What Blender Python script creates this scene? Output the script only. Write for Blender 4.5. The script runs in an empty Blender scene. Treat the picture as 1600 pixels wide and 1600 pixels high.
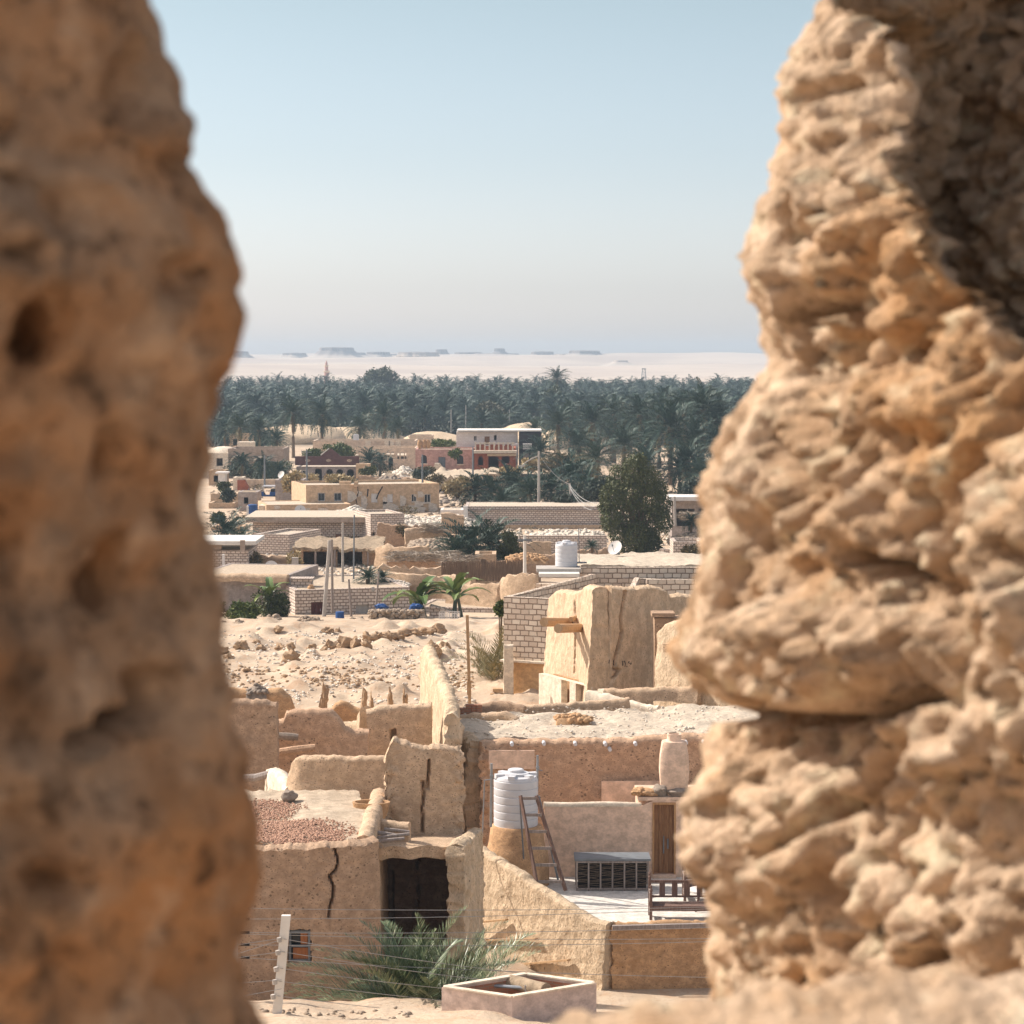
import bpy, math, random
import numpy as np
from mathutils import Vector, Matrix, noise
R = math.radians
_O = [Vector((31.7, 11.3, 5.9)), Vector((-17.2, 43.1, 9.4)), Vector((7.7, -29.3, 51.8))]
def nvec(p): return Vector((noise.noise(p + _O[0]), noise.noise(p + _O[1]), noise.noise(p + _O[2])))
SC = bpy.context.scene
COL = SC.collection
# ------------------------------------------------------------------ camera, sky, sun, exposure
F = 3609.0                      # focal length in pixels of the 1600 px frame
CAM = Vector((0, 0, 17.5))
PITCH = math.atan(235 / F)
FWD = Vector((0, math.cos(PITCH), -math.sin(PITCH)))
UP = Vector((0, math.sin(PITCH), math.cos(PITCH)))
cam = bpy.data.cameras.new('camera')
camo = bpy.data.objects.new('camera', cam); COL.objects.link(camo); SC.camera = camo
camo.location = CAM; camo.rotation_euler = (R(90) - PITCH, 0, 0)
cam.sensor_width = 36; cam.lens = 36 * F / 1600
cam.clip_start = 0.1; cam.clip_end = 30000
cam.dof.use_dof = True; cam.dof.focus_distance = 75; cam.dof.aperture_fstop = 5.8
SUN = Vector((-0.92 * math.cos(R(41)), 0.39 * math.cos(R(41)), math.sin(R(41)))).normalized()
sl = bpy.data.lights.new('sun', 'SUN'); sl.energy = 4.4; sl.angle = R(0.53); sl.color = (1, .92, .82)
so = bpy.data.objects.new('sun', sl); COL.objects.link(so); so.location = (-60, 20, 90)
so.rotation_euler = (-SUN).to_track_quat('-Z', 'Y').to_euler()
W = bpy.data.worlds.new('World'); SC.world = W; W.use_nodes = True
wn = W.node_tree; bgn = wn.nodes['Background']; bgn.inputs[1].default_value = 0.15
sky = wn.nodes.new('ShaderNodeTexSky'); sky.sky_type = 'NISHITA'; sky.sun_disc = False
sky.sun_elevation = R(41); sky.sun_rotation = math.atan2(SUN.x, SUN.y)
sky.air_density = 1.0; sky.dust_density = 1.6; sky.ozone_density = 1.5; sky.altitude = 50
hs = wn.nodes.new('ShaderNodeHueSaturation'); hs.inputs['Saturation'].default_value = .62
tint = wn.nodes.new('ShaderNodeMix'); tint.data_type = 'RGBA'; tint.blend_type = 'MULTIPLY'; tint.inputs[0].default_value = 1
tc = wn.nodes.new('ShaderNodeTexCoord'); sx = wn.nodes.new('ShaderNodeSeparateXYZ'); wn.links.new(tc.outputs['Generated'], sx.inputs[0])
rp = wn.nodes.new('ShaderNodeValToRGB'); wn.links.new(sx.outputs[2], rp.inputs[0])
while len(rp.color_ramp.elements) < 5: rp.color_ramp.elements.new(.5)
for e, (p, c) in zip(rp.color_ramp.elements, [(0, (1.22, 1.14, 1.20)), (.03, (.91, .885, .955)), (.09, (.71, .735, .765)), (.158, (.585, .635, .62)), (.35, (1.22, 1.06, .92))]): e.position = p; e.color = (*c, 1)
wn.links.new(rp.outputs[0], tint.inputs[7])
wn.links.new(sky.outputs[0], hs.inputs['Color']); wn.links.new(hs.outputs[0], tint.inputs[6]); wn.links.new(tint.outputs[2], bgn.inputs[0])
SC.view_settings.view_transform = 'Standard'; SC.view_settings.look = 'None'
SC.view_settings.exposure = 0.5; SC.view_settings.gamma = 1
SC.render.engine = 'CYCLES'
SC.cycles.use_denoising = True
SC.cycles.max_bounces = 6; SC.cycles.diffuse_bounces = 4; SC.cycles.glossy_bounces = 2
SC.cycles.transparent_max_bounces = 8; SC.cycles.volume_bounces = 0
SC.cycles.sample_clamp_indirect = 6
HAZE = 0.00021

# ------------------------------------------------------------------ measuring helpers
def P(px, py, Y):
    """world point seen at a photo pixel, at distance Y"""
    d = FWD + Vector((1, 0, 0)) * ((px - 800) / F) + UP * ((800 - py) / F)
    return CAM + d * (Y / d.y)
def PZ(px, py, z):
    d = FWD + Vector((1, 0, 0)) * ((px - 800) / F) + UP * ((800 - py) / F)
    return CAM + d * ((z - CAM.z) / d.z)
def proj(v):
    r = Vector(v) - CAM; w = r.dot(FWD)
    return 800 + F * r.x / w, 800 - F * r.dot(UP) / w
def seg_dist(p, a, b):
    ax, ay = a; bx, by = b; dx, dy = bx - ax, by - ay
    t = max(0, min(1, ((p[0] - ax) * dx + (p[1] - ay) * dy) / (dx * dx + dy * dy + 1e-9)))
    return math.hypot(p[0] - ax - t * dx, p[1] - ay - t * dy)
def lerp(a, b, t): return a + (b - a) * t
def interp(x, tab):
    if x <= tab[0][0]: return tab[0][1]
    for (a, va), (b, vb) in zip(tab, tab[1:]):
        if x <= b: return va + (vb - va) * (x - a) / (b - a)
    return tab[-1][1]

# ------------------------------------------------------------------ mesh collecting
class MB:
    def __init__(s): s.v = []; s.f = []
    def add(s, vs, fs):
        o = len(s.v); s.v += [tuple(p) for p in vs]; s.f += [tuple(i + o for i in f) for f in fs]; return s
    def join(s, m): return s.add(m.v, m.f)
    def xf(s, M): s.v = [tuple(M @ Vector(p)) for p in s.v]; return s
    def box(s, c, d, rz=0, tilt=None):
        M = Matrix.Rotation(rz, 3, 'Z')
        if tilt: M = M @ tilt
        vs = [Vector(c) + M @ Vector((x * d[0] / 2, y * d[1] / 2, z * d[2] / 2)) for x in (-1, 1) for y in (-1, 1) for z in (-1, 1)]
        return s.add(vs, [(0, 1, 3, 2), (4, 6, 7, 5), (0, 4, 5, 1), (2, 3, 7, 6), (0, 2, 6, 4), (1, 5, 7, 3)])
    def bar(s, a, b, w, h=None):
        a = Vector(a); b = Vector(b); h = h or w; d = b - a; q = d.to_track_quat('X', 'Z').to_matrix()
        return s.box((a + b) / 2, (d.length, w, h), 0, q)
    def tube(s, pts, r, n=8, cap=True):
        pts = [Vector(p) for p in pts]; rr = r if isinstance(r, (list, tuple)) else [r] * len(pts)
        rings = []
        for i, p in enumerate(pts):
            d = (pts[min(i + 1, len(pts) - 1)] - pts[max(i - 1, 0)]).normalized()
            q = d.to_track_quat('Z', 'Y').to_matrix()
            rings.append([p + q @ Vector((math.cos(k * math.tau / n) * rr[i], math.sin(k * math.tau / n) * rr[i], 0)) for k in range(n)])
        vs = [v for g in rings for v in g]
        fs = [(i * n + k, i * n + (k + 1) % n, (i + 1) * n + (k + 1) % n, (i + 1) * n + k) for i in range(len(pts) - 1) for k in range(n)]
        if cap: fs += [tuple(range(n))[::-1], tuple((len(pts) - 1) * n + k for k in range(n))]
        return s.add(vs, fs)
    def lathe(s, prof, c=(0, 0, 0), n=24, sx=1, sy=1):
        vs = [(c[0] + r * sx * math.cos(k * math.tau / n), c[1] + r * sy * math.sin(k * math.tau / n), c[2] + z) for r, z in prof for k in range(n)]
        fs = [(i * n + k, i * n + (k + 1) % n, (i + 1) * n + (k + 1) % n, (i + 1) * n + k) for i in range(len(prof) - 1) for k in range(n)]
        if prof[0][0] > 1e-4: fs.append(tuple(range(n))[::-1])
        if prof[-1][0] > 1e-4: fs.append(tuple((len(prof) - 1) * n + k for k in range(n)))
        return s.add(vs, fs)
    def prism(s, poly, y0, y1):          # polygon in xz extruded along y
        n = len(poly)
        return s.add([(x, y0, z) for x, z in poly] + [(x, y1, z) for x, z in poly],
                     [tuple(range(n)), tuple(range(2 * n - 1, n - 1, -1))] + [(i, (i + 1) % n, n + (i + 1) % n, n + i) for i in range(n)])
def rootloc(o):
    l = Vector((0, 0, 0))
    while o: l += o.location; o = o.parent
    return l
def uvproj(me):
    if len(me.vertices) == 0: return
    n = len(me.loops); co = np.empty(len(me.vertices) * 3); me.vertices.foreach_get('co', co); co = co.reshape(-1, 3)
    li = np.empty(n, int); me.loops.foreach_get('vertex_index', li)
    pn = np.empty(len(me.polygons) * 3); me.polygons.foreach_get('normal', pn); pn = pn.reshape(-1, 3)
    tot = np.empty(len(me.polygons), int); me.polygons.foreach_get('loop_total', tot)
    ln = np.repeat(pn, tot, axis=0); c = co[li]
    h = np.hypot(ln[:, 0], ln[:, 1]) + 1e-9; tx, ty = -ln[:, 1] / h, ln[:, 0] / h
    flat = np.abs(ln[:, 2]) > .7
    u = np.where(flat, c[:, 0], c[:, 0] * tx + c[:, 1] * ty); v = np.where(flat, c[:, 1], c[:, 2])
    uv = me.uv_layers.new(name='UVMap'); uv.data.foreach_set('uv', np.stack([u, v], 1).astype('f').ravel())
def rawmesh(name, V, Fc, mat, smooth=False, ang=50):
    me = bpy.data.meshes.new(name)
    if isinstance(V, np.ndarray):
        k = Fc.shape[1]; me.vertices.add(len(V)); me.vertices.foreach_set('co', V.astype('f').ravel())
        me.loops.add(Fc.size); me.loops.foreach_set('vertex_index', Fc.astype('i').ravel())
        me.polygons.add(len(Fc)); me.polygons.foreach_set('loop_start', np.arange(0, Fc.size, k, dtype='i'))
        me.update(calc_edges=True)
    else:
        me.from_pydata(V, [], Fc); me.update(); uvproj(me)
    if smooth:
        me.polygons.foreach_set('use_smooth', [True] * len(me.polygons))
        if ang: me.set_sharp_from_angle(angle=R(ang))
    if mat: me.materials.append(mat)
    return me
def meta(o, label, cat=None, group=None, kind='thing'):
    if label: o['label'] = label
    if cat: o['category'] = cat
    if group: o['group'] = group
    if kind: o['kind'] = kind
    return o
def T(name, label, cat, loc=(0, 0, 0), group=None):
    o = bpy.data.objects.new(name, None); COL.objects.link(o); o.location = loc; o.empty_display_size = .3
    return meta(o, label, cat, group)
def part(parent, name, mb, mat, smooth=False, label=None, ang=50):
    l = rootloc(parent)
    if isinstance(mb, MB): V = [(x - l.x, y - l.y, z - l.z) for x, y, z in mb.v]; Fc = mb.f
    else: V = mb[0] - np.array(l); Fc = mb[1]
    o = bpy.data.objects.new(name, rawmesh(name, V, Fc, mat, smooth, ang)); COL.objects.link(o); o.parent = parent
    if label: o['label'] = label
    return o
def solo(name, label, cat, mb, mat, group=None, smooth=False, kind='thing', ang=50):
    if isinstance(mb, MB): a = np.array(mb.v); Fc = mb.f
    else: a, Fc = mb
    lo, hi = a.min(0), a.max(0); l = np.array([(lo[0] + hi[0]) / 2, (lo[1] + hi[1]) / 2, lo[2]])
    V = a - l
    if isinstance(mb, MB): V = [tuple(p) for p in V]
    o = bpy.data.objects.new(name, rawmesh(name, V, Fc, mat, smooth, ang)); COL.objects.link(o); o.location = l
    return meta(o, label, cat, group, kind)
def clone(o, loc=None, rz=None, sc=None, parent=None, label=None):
    c = o.copy(); COL.objects.link(c); c.parent = parent
    if loc is not None: c.location = loc
    if rz is not None: c.rotation_euler = (0, 0, rz)
    if sc is not None: c.scale = (sc, sc, sc)
    if label: c['label'] = label
    for ch in list(o.children): clone(ch, parent=c)
    return c

# ------------------------------------------------------------------ materials
def _mat(name, rough=.9):
    m = bpy.data.materials.new(name); m.use_nodes = True; nt = m.node_tree; b = nt.nodes['Principled BSDF']
    b.inputs['Roughness'].default_value = rough; b.inputs['Specular IOR Level'].default_value = .25
    return m, nt, b
def _noise(nt, scale, detail=4, vec=None, rough=.6):
    n = nt.nodes.new('ShaderNodeTexNoise'); n.inputs['Scale'].default_value = scale; n.inputs['Detail'].default_value = detail; n.inputs['Roughness'].default_value = rough
    if vec: nt.links.new(vec, n.inputs['Vector'])
    return n
def _ramp(nt, src, stops):
    r = nt.nodes.new('ShaderNodeValToRGB'); nt.links.new(src, r.inputs[0]); e = r.color_ramp.elements
    while len(e) < len(stops): e.new(.5)
    for k, (p, c) in enumerate(stops): e[k].position = p; e[k].color = (*c, 1) if len(c) == 3 else c
    return r
def _mix(nt, fac, a, b, mode='MIX'):
    m = nt.nodes.new('ShaderNodeMix'); m.data_type = 'RGBA'; m.blend_type = mode
    for i, s in ((0, fac), (6, a), (7, b)):
        if isinstance(s, (int, float)): m.inputs[i].default_value = s
        elif isinstance(s, tuple): m.inputs[i].default_value = (*s, 1)
        else: nt.links.new(s, m.inputs[i])
    return m.outputs[2]
def _bump(nt, h, strength, dist, prev=None):
    b = nt.nodes.new('ShaderNodeBump'); b.inputs['Strength'].default_value = strength; b.inputs['Distance'].default_value = dist
    nt.links.new(h, b.inputs['Height'])
    if prev: nt.links.new(prev, b.inputs['Normal'])
    return b.outputs[0]
def _coord(nt, kind='Object'):
    t = nt.nodes.new('ShaderNodeTexCoord'); return t.outputs[kind]
def _math(nt, op, a, b=0.0):
    m = nt.nodes.new('ShaderNodeMath'); m.operation = op
    for i, s in enumerate((a, b)):
        if isinstance(s, (int, float)): m.inputs[i].default_value = s
        else: nt.links.new(s, m.inputs[i])
    return m.outputs[0]
def mud(name, c1, c2, pit=.5, s=1.0, bump=.6, pitc=(.09, .06, .04), vert=False, bd=.05):
    """mud plaster: mottled, with straw marks and small knocked-out pits"""
    m, nt, b = _mat(name, .95); co = _coord(nt)
    mp = nt.nodes.new('ShaderNodeMapping'); nt.links.new(co, mp.inputs[0]); mp.inputs['Scale'].default_value = (1, 1, .55 if vert else 1.25)
    big = _noise(nt, .55 * s, 5, co); mid = _noise(nt, 4 * s, 6, mp.outputs[0], .7); fine = _noise(nt, 22 * s, 3, mp.outputs[0])
    col = _mix(nt, _ramp(nt, big.outputs[0], [(.3, (0, 0, 0)), (.7, (1, 1, 1))]).outputs[0], c1, c2)
    k = tuple(x * .62 for x in c1)
    col = _mix(nt, _ramp(nt, mid.outputs[0], [(.42, (1, 1, 1)), (.62, (0, 0, 0))]).outputs[0], col, k)
    col = _mix(nt, _math(nt, 'MULTIPLY', fine.outputs[0], .5), col, tuple(min(1, x * 1.3) for x in c2))
    # straw marks and pits: sparse cells, thresholded by a second noise
    vo = nt.nodes.new('ShaderNodeTexVoronoi'); vo.inputs['Scale'].default_value = 7.5 * s; vo.inputs['Randomness'].default_value = 1
    nt.links.new(mp.outputs[0], vo.inputs['Vector'])
    spm = _noise(nt, 2.3 * s, 3, co)
    thr = _math(nt, 'MULTIPLY', _ramp(nt, spm.outputs[0], [(.36, (0, 0, 0)), (.56, (1, 1, 1))]).outputs[0], .31 * pit)
    pits = _math(nt, 'LESS_THAN', _math(nt, 'ADD', vo.outputs['Distance'], _math(nt, 'MULTIPLY', fine.outputs[0], .22)), thr)
    col = _mix(nt, _math(nt, 'MULTIPLY', pits, .6), col, pitc)
    # a second, smaller family of dark straw flecks
    v2 = nt.nodes.new('ShaderNodeTexVoronoi'); v2.inputs['Scale'].default_value = 15 * s; nt.links.new(mp.outputs[0], v2.inputs['Vector'])
    fl = _math(nt, 'LESS_THAN', v2.outputs['Distance'], _math(nt, 'MULTIPLY', _ramp(nt, mid.outputs[0], [(.36, (0, 0, 0)), (.56, (1, 1, 1))]).outputs[0], .30 * min(1, pit)))
    col = _mix(nt, _math(nt, 'MULTIPLY', fl, .5), col, pitc)
    nt.links.new(col, b.inputs['Base Color'])
    h = _math(nt, 'ADD', mid.outputs[0], _math(nt, 'MULTIPLY', fine.outputs[0], .35))
    h = _math(nt, 'SUBTRACT', h, _math(nt, 'MULTIPLY', pits, .8))
    nt.links.new(_bump(nt, h, bump, bd), b.inputs['Normal'])
    return m
def plain(name, c, rough=.6, metal=0, var=.15, s=3, bump=0, c2=None):
    m, nt, b = _mat(name, rough); b.inputs['Metallic'].default_value = metal
    n = _noise(nt, s, 5, _coord(nt))
    d = c2 or tuple(x * (1 - var * 2) for x in c)
    nt.links.new(_mix(nt, _ramp(nt, n.outputs[0], [(.35, (0, 0, 0)), (.7, (1, 1, 1))]).outputs[0], c, d), b.inputs['Base Color'])
    if bump: nt.links.new(_bump(nt, _noise(nt, s * 6, 4, _coord(nt)).outputs[0], bump, .02), b.inputs['Normal'])
    return m
def brick(name, c1, c2, mortar, bw=.42, bh=.2, ms=.022, bump=.5, stain=.3):
    m, nt, b = _mat(name, .92); uv = _coord(nt, 'UV')
    wob = _noise(nt, 1.6, 3, uv); wv = nt.nodes.new('ShaderNodeVectorMath'); wv.operation = 'MULTIPLY_ADD'
    nt.links.new(wob.outputs[1], wv.inputs[0]); wv.inputs[1].default_value = (.16, .09, 0); nt.links.new(uv, wv.inputs[2])
    t = nt.nodes.new('ShaderNodeTexBrick'); nt.links.new(wv.outputs[0], t.inputs['Vector'])
    t.inputs['Scale'].default_value = 1; t.inputs['Brick Width'].default_value = bw; t.inputs['Row Height'].default_value = bh
    t.inputs['Mortar Size'].default_value = ms; t.inputs['Mortar Smooth'].default_value = .25; t.inputs['Bias'].default_value = -.2
    t.inputs['Color1'].default_value = (*c1, 1); t.inputs['Color2'].default_value = (*c2, 1); t.inputs['Mortar'].default_value = (*mortar, 1)
    n = _noise(nt, 1.1, 6, uv, .7); n2 = _noise(nt, 14, 4, uv)
    col = _mix(nt, _math(nt, 'MULTIPLY', _ramp(nt, n.outputs[0], [(.5, (0, 0, 0)), (.75, (1, 1, 1))]).outputs[0], stain), t.outputs[0], tuple(x * .75 for x in c2))
    nt.links.new(_mix(nt, .25, col, n2.outputs[0], 'SOFT_LIGHT'), b.inputs['Base Color'])
    h = _math(nt, 'ADD', _math(nt, 'MULTIPLY', t.outputs['Fac'], -1), _math(nt, 'MULTIPLY', n2.outputs[0], .5))
    nt.links.new(_bump(nt, h, bump, .03), b.inputs['Normal'])
    return m
def leafmat(name, c1, c2, c3, s=.25, rough=.55):
    m, nt, b = _mat(name, rough); g = nt.nodes.new('ShaderNodeNewGeometry'); oi = nt.nodes.new('ShaderNodeObjectInfo')
    r = _ramp(nt, g.outputs['Random Per Island'], [(0, c1), (.55, c2), (1, c3)])
    n = _noise(nt, s, 3, g.outputs['Position'])
    col = _mix(nt, _ramp(nt, n.outputs[0], [(.35, (0, 0, 0)), (.7, (.6, .6, .6))]).outputs[0], r.outputs[0], c1)
    col = _mix(nt, _math(nt, 'MULTIPLY', oi.outputs['Random'], .35), col, c3)
    nt.links.new(col, b.inputs['Base Color'])
    return m
def wood(name, c1, c2, s=6, rough=.8):
    m, nt, b = _mat(name, rough); co = _coord(nt); mp = nt.nodes.new('ShaderNodeMapping'); nt.links.new(co, mp.inputs[0])
    mp.inputs['Scale'].default_value = (4, 4, .5); n = _noise(nt, s, 6, mp.outputs[0], .7)
    nt.links.new(_mix(nt, _ramp(nt, n.outputs[0], [(.38, (0, 0, 0)), (.66, (1, 1, 1))]).outputs[0], c1, c2), b.inputs['Base Color'])
    nt.links.new(_bump(nt, n.outputs[0], .6, .01), b.inputs['Normal'])
    return m
M = {}
M['mud'] = mud('mud', (.51, .355, .23), (.61, .45, .31), pit=1.0)
M['mudlit'] = mud('sunlit_straw_mud', (.60, .45, .30), (.68, .53, .37), pit=.8, vert=True, bump=1, bd=.09)  # paler mud for sun-facing walls, sunlight put into its colour
M['mudgrey'] = mud('grey_mud', (.38, .25, .165), (.49, .34, .23), pit=1.1)
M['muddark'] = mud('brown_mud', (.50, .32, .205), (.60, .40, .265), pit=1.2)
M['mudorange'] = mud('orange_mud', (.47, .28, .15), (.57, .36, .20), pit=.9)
M['pinkmud'] = mud('pink_plaster', (.74, .52, .38), (.80, .58, .44), pit=.12, bump=.15, s=.8)
M['orangeplaster'] = mud('orange_plaster', (.58, .35, .17), (.62, .40, .21), pit=.08, bump=.1)
M['tower'] = mud('tower_mud', (.58, .415, .27), (.68, .51, .35), pit=.7, vert=True, bump=.8, bd=.07)
M['alcoveshade'] = mud('shaded_alcove_mud', (.17, .11, .075), (.24, .16, .11), pit=1)  # alcove back wall: the passage's shade put into a darker mud colour
M['whitewash'] = mud('whitewashed_mud', (.72, .60, .46), (.78, .67, .54), pit=.35, bump=.4)
M['roofdirt'] = mud('earth_roof', (.46, .36, .26), (.54, .44, .33), pit=.7, bump=.5)
M['roofpale'] = mud('pale_roof', (.52, .43, .33), (.62, .53, .42), pit=.9, bump=.6, s=1.5)
M['floor'] = mud('courtyard_plaster', (.62, .58, .52), (.70, .66, .60), pit=.05, bump=.08)
M['lump'] = mud('eroded_lump', (.36, .24, .15), (.50, .35, .22), pit=.8, s=2)
M['stone'] = plain('rubble_stone', (.46, .36, .27), .95, var=.25, s=3, bump=.5)
M['stonepale'] = plain('pale_rubble', (.72, .64, .54), .95, var=.15, s=3, bump=.5)
M['stonegrey'] = plain('grey_stone', (.33, .27, .22), .95, var=.2, s=8, bump=.8)
M['gravel'] = plain('pink_gravel', (.50, .30, .21), .95, var=.15, s=25)
M['brick'] = brick('limestone_block', (.60, .48, .38), (.82, .71, .58), (.26, .19, .14), .37, .215, .024, .8, .75)
M['brickfar'] = brick('white_block_far', (.58, .48, .41), (.76, .66, .57), (.25, .19, .155), .36, .2, .034, .6, .6)
M['redbrick'] = brick('red_brick', (.34, .15, .09), (.42, .2, .12), (.3, .22, .16), .22, .08, .01)
M['tan'] = mud('tan_plaster', (.55, .38, .24), (.62, .44, .29), pit=.4, s=.6, bump=.2)
M['tanlit'] = M['tan']
M['patch'] = mud('fallen_plaster', (.60, .50, .40), (.72, .62, .52), pit=.7, bump=.6)
M['mauve'] = mud('mauve_plaster', (.115, .058, .055), (.15, .075, .07), pit=.2, s=.5, bump=.1)
M['greystone'] = mud('grey_stone_wall', (.30, .25, .23), (.42, .36, .32), pit=.4, s=.6)
M['pink'] = mud('pink_limewash', (.50, .27, .22), (.60, .37, .31), pit=.5, s=.5, bump=.1, pitc=(.62, .52, .45))
M['beige'] = mud('beige_plaster', (.60, .46, .34), (.66, .52, .40), pit=.15, s=.4, bump=.1)
M['greige'] = mud('greige_plaster', (.36, .28, .22), (.42, .33, .27), pit=.15, s=.4, bump=.1)
M['whiteblock'] = brick('white_wall_block', (.62, .58, .54), (.72, .68, .64), (.52, .47, .43), .5, .25, .02)
M['redplaster'] = plain('red_plaster', (.36, .12, .07), .9)
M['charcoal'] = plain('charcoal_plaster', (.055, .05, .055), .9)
M['concrete'] = plain('concrete', (.46, .42, .38), .9, var=.12, s=4, bump=.3)
M['whiteconcrete'] = plain('white_concrete', (.72, .68, .62), .9, var=.08, s=3, bump=.2)
M['white'] = plain('white_plastic', (.62, .62, .64), .45, var=.05)
M['whitepaint'] = plain('white_paint', (.72, .68, .64), .7, var=.08)
M['blue'] = plain('blue_plastic', (.025, .085, .26), .5, var=.1)
M['black'] = plain('black_rubber', (.02, .02, .022), .7)
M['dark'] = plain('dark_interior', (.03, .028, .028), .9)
M['glass'] = plain('window_glass', (.03, .035, .04), .15)
M['steel'] = plain('galvanised_pipe', (.36, .38, .40), .45, metal=.6)
M['steelgrey'] = plain('grey_painted_steel', (.20, .22, .24), .5)
M['wire'] = plain('fence_wire', (.42, .40, .38), .5, metal=.3)
M['wood'] = wood('weathered_door_wood', (.20, .095, .045), (.33, .18, .09))
M['palmwood'] = wood('palm_trunk_wood', (.38, .20, .09), (.55, .33, .17))
M['greywood'] = wood('grey_wood', (.22, .18, .16), (.36, .31, .28))
M['polewood'] = wood('brown_pole_wood', (.40, .25, .13), (.54, .36, .21))  # warm brown wood of poles, beams and boards
M['carved'] = wood('carved_dark_wood', (.12, .07, .055), (.24, .16, .13))
M['coop'] = wood('dry_sticks', (.10, .07, .05), (.22, .16, .11), s=12)
M['thatch'] = plain('dry_palm_thatch', (.42, .32, .22), .95, var=.3, s=5, bump=1)
M['reed'] = wood('reed', (.17, .11, .075), (.27, .19, .13), s=3)
M['shutter'] = wood('orange_shutter', (.30, .12, .05), (.42, .17, .07))
M['pinkbox'] = mud('pink_tank_plaster', (.60, .47, .41), (.66, .53, .46), pit=.05, bump=.1)
M['palm'] = leafmat('palm_leaf', (.010, .036, .030), (.022, .064, .048), (.09, .125, .085))
M['palmdry'] = leafmat('dry_palm_leaf', (.12, .13, .06), (.22, .20, .10), (.36, .30, .17))
M['palmnear'] = leafmat('near_palm_leaf', (.055, .095, .045), (.12, .17, .085), (.36, .37, .22), s=1.5, rough=.35)
M['trunk'] = wood('trunk_bark', (.13, .09, .06), (.22, .16, .11))
M['tree'] = leafmat('tree_leaf', (.026, .046, .018), (.058, .082, .030), (.14, .14, .05))
M['green'] = leafmat('green_leaf', (.035, .065, .018), (.08, .12, .03), (.20, .22, .06))
M['banana'] = leafmat('banana_leaf', (.06, .11, .035), (.12, .19, .05), (.28, .32, .10), rough=.35)
M['olive'] = leafmat('dusty_shrub_leaf', (.09, .075, .04), (.15, .12, .06), (.24, .19, .10))
M['olive2'] = leafmat('olive_tree_leaf', (.045, .055, .035), (.085, .09, .055), (.16, .15, .10))
M['yellow'] = leafmat('dry_weed', (.26, .19, .09), (.42, .32, .16), (.55, .45, .27))
M['greyleaf'] = leafmat('grove_undergrowth_leaf', (.020, .042, .034), (.040, .062, .045), (.10, .105, .07))

# ------------------------------------------------------------------ ground
TT = [(-40, 14), (0, 12), (20, 9.3), (30, 7.6), (38, 6.0), (43, 5.15), (46, 4.6), (50, 2.9), (54, 1.9), (62, 1.6), (70, 2.4), (78, 4.0), (90, 4.35), (110, 3.6), (130, 2.7),
      (145, 1.6), (165, 1.1), (200, 1.0), (255, .9), (360, 0), (600, 0), (1150, 0), (1800, 3), (2600, 10), (3400, 20.5), (4000, 28.5), (4700, 30)]
def tz(x, y):
    z = interp(y, TT)
    if 40 < y < 75 and x > -.5: z -= min(.4, (x + .5) * .3) * min(1, (y - 40) / 6) * min(1, (75 - y) / 8)
    if 78 < y < 138:
        w = min(1, (y - 78) / 6) * min(1, (138 - y) / 8)
        q = Vector((x * .22, y * .13, 3)); z += w * (.5 * noise.noise(q) + .16 * noise.noise(q * 5) + .09 * noise.noise(q * 14))
        n = noise.noise(Vector((x * .8, y * .55, 9))); z += w * max(0, n - .25) * .9
    elif y < 52: z += .12 * noise.noise(Vector((x * .8, y * .8, 2))) + .04 * noise.noise(Vector((x * 3, y * 3, 2)))
    elif y > 1200:
        w = min(1, (y - 1200) / 1500)
        z += w * (11 * noise.noise(Vector((x / 450, y / 450, 5))) + 2.5 * noise.noise(Vector((x / 125, y / 175, 7))))
    return z
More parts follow.
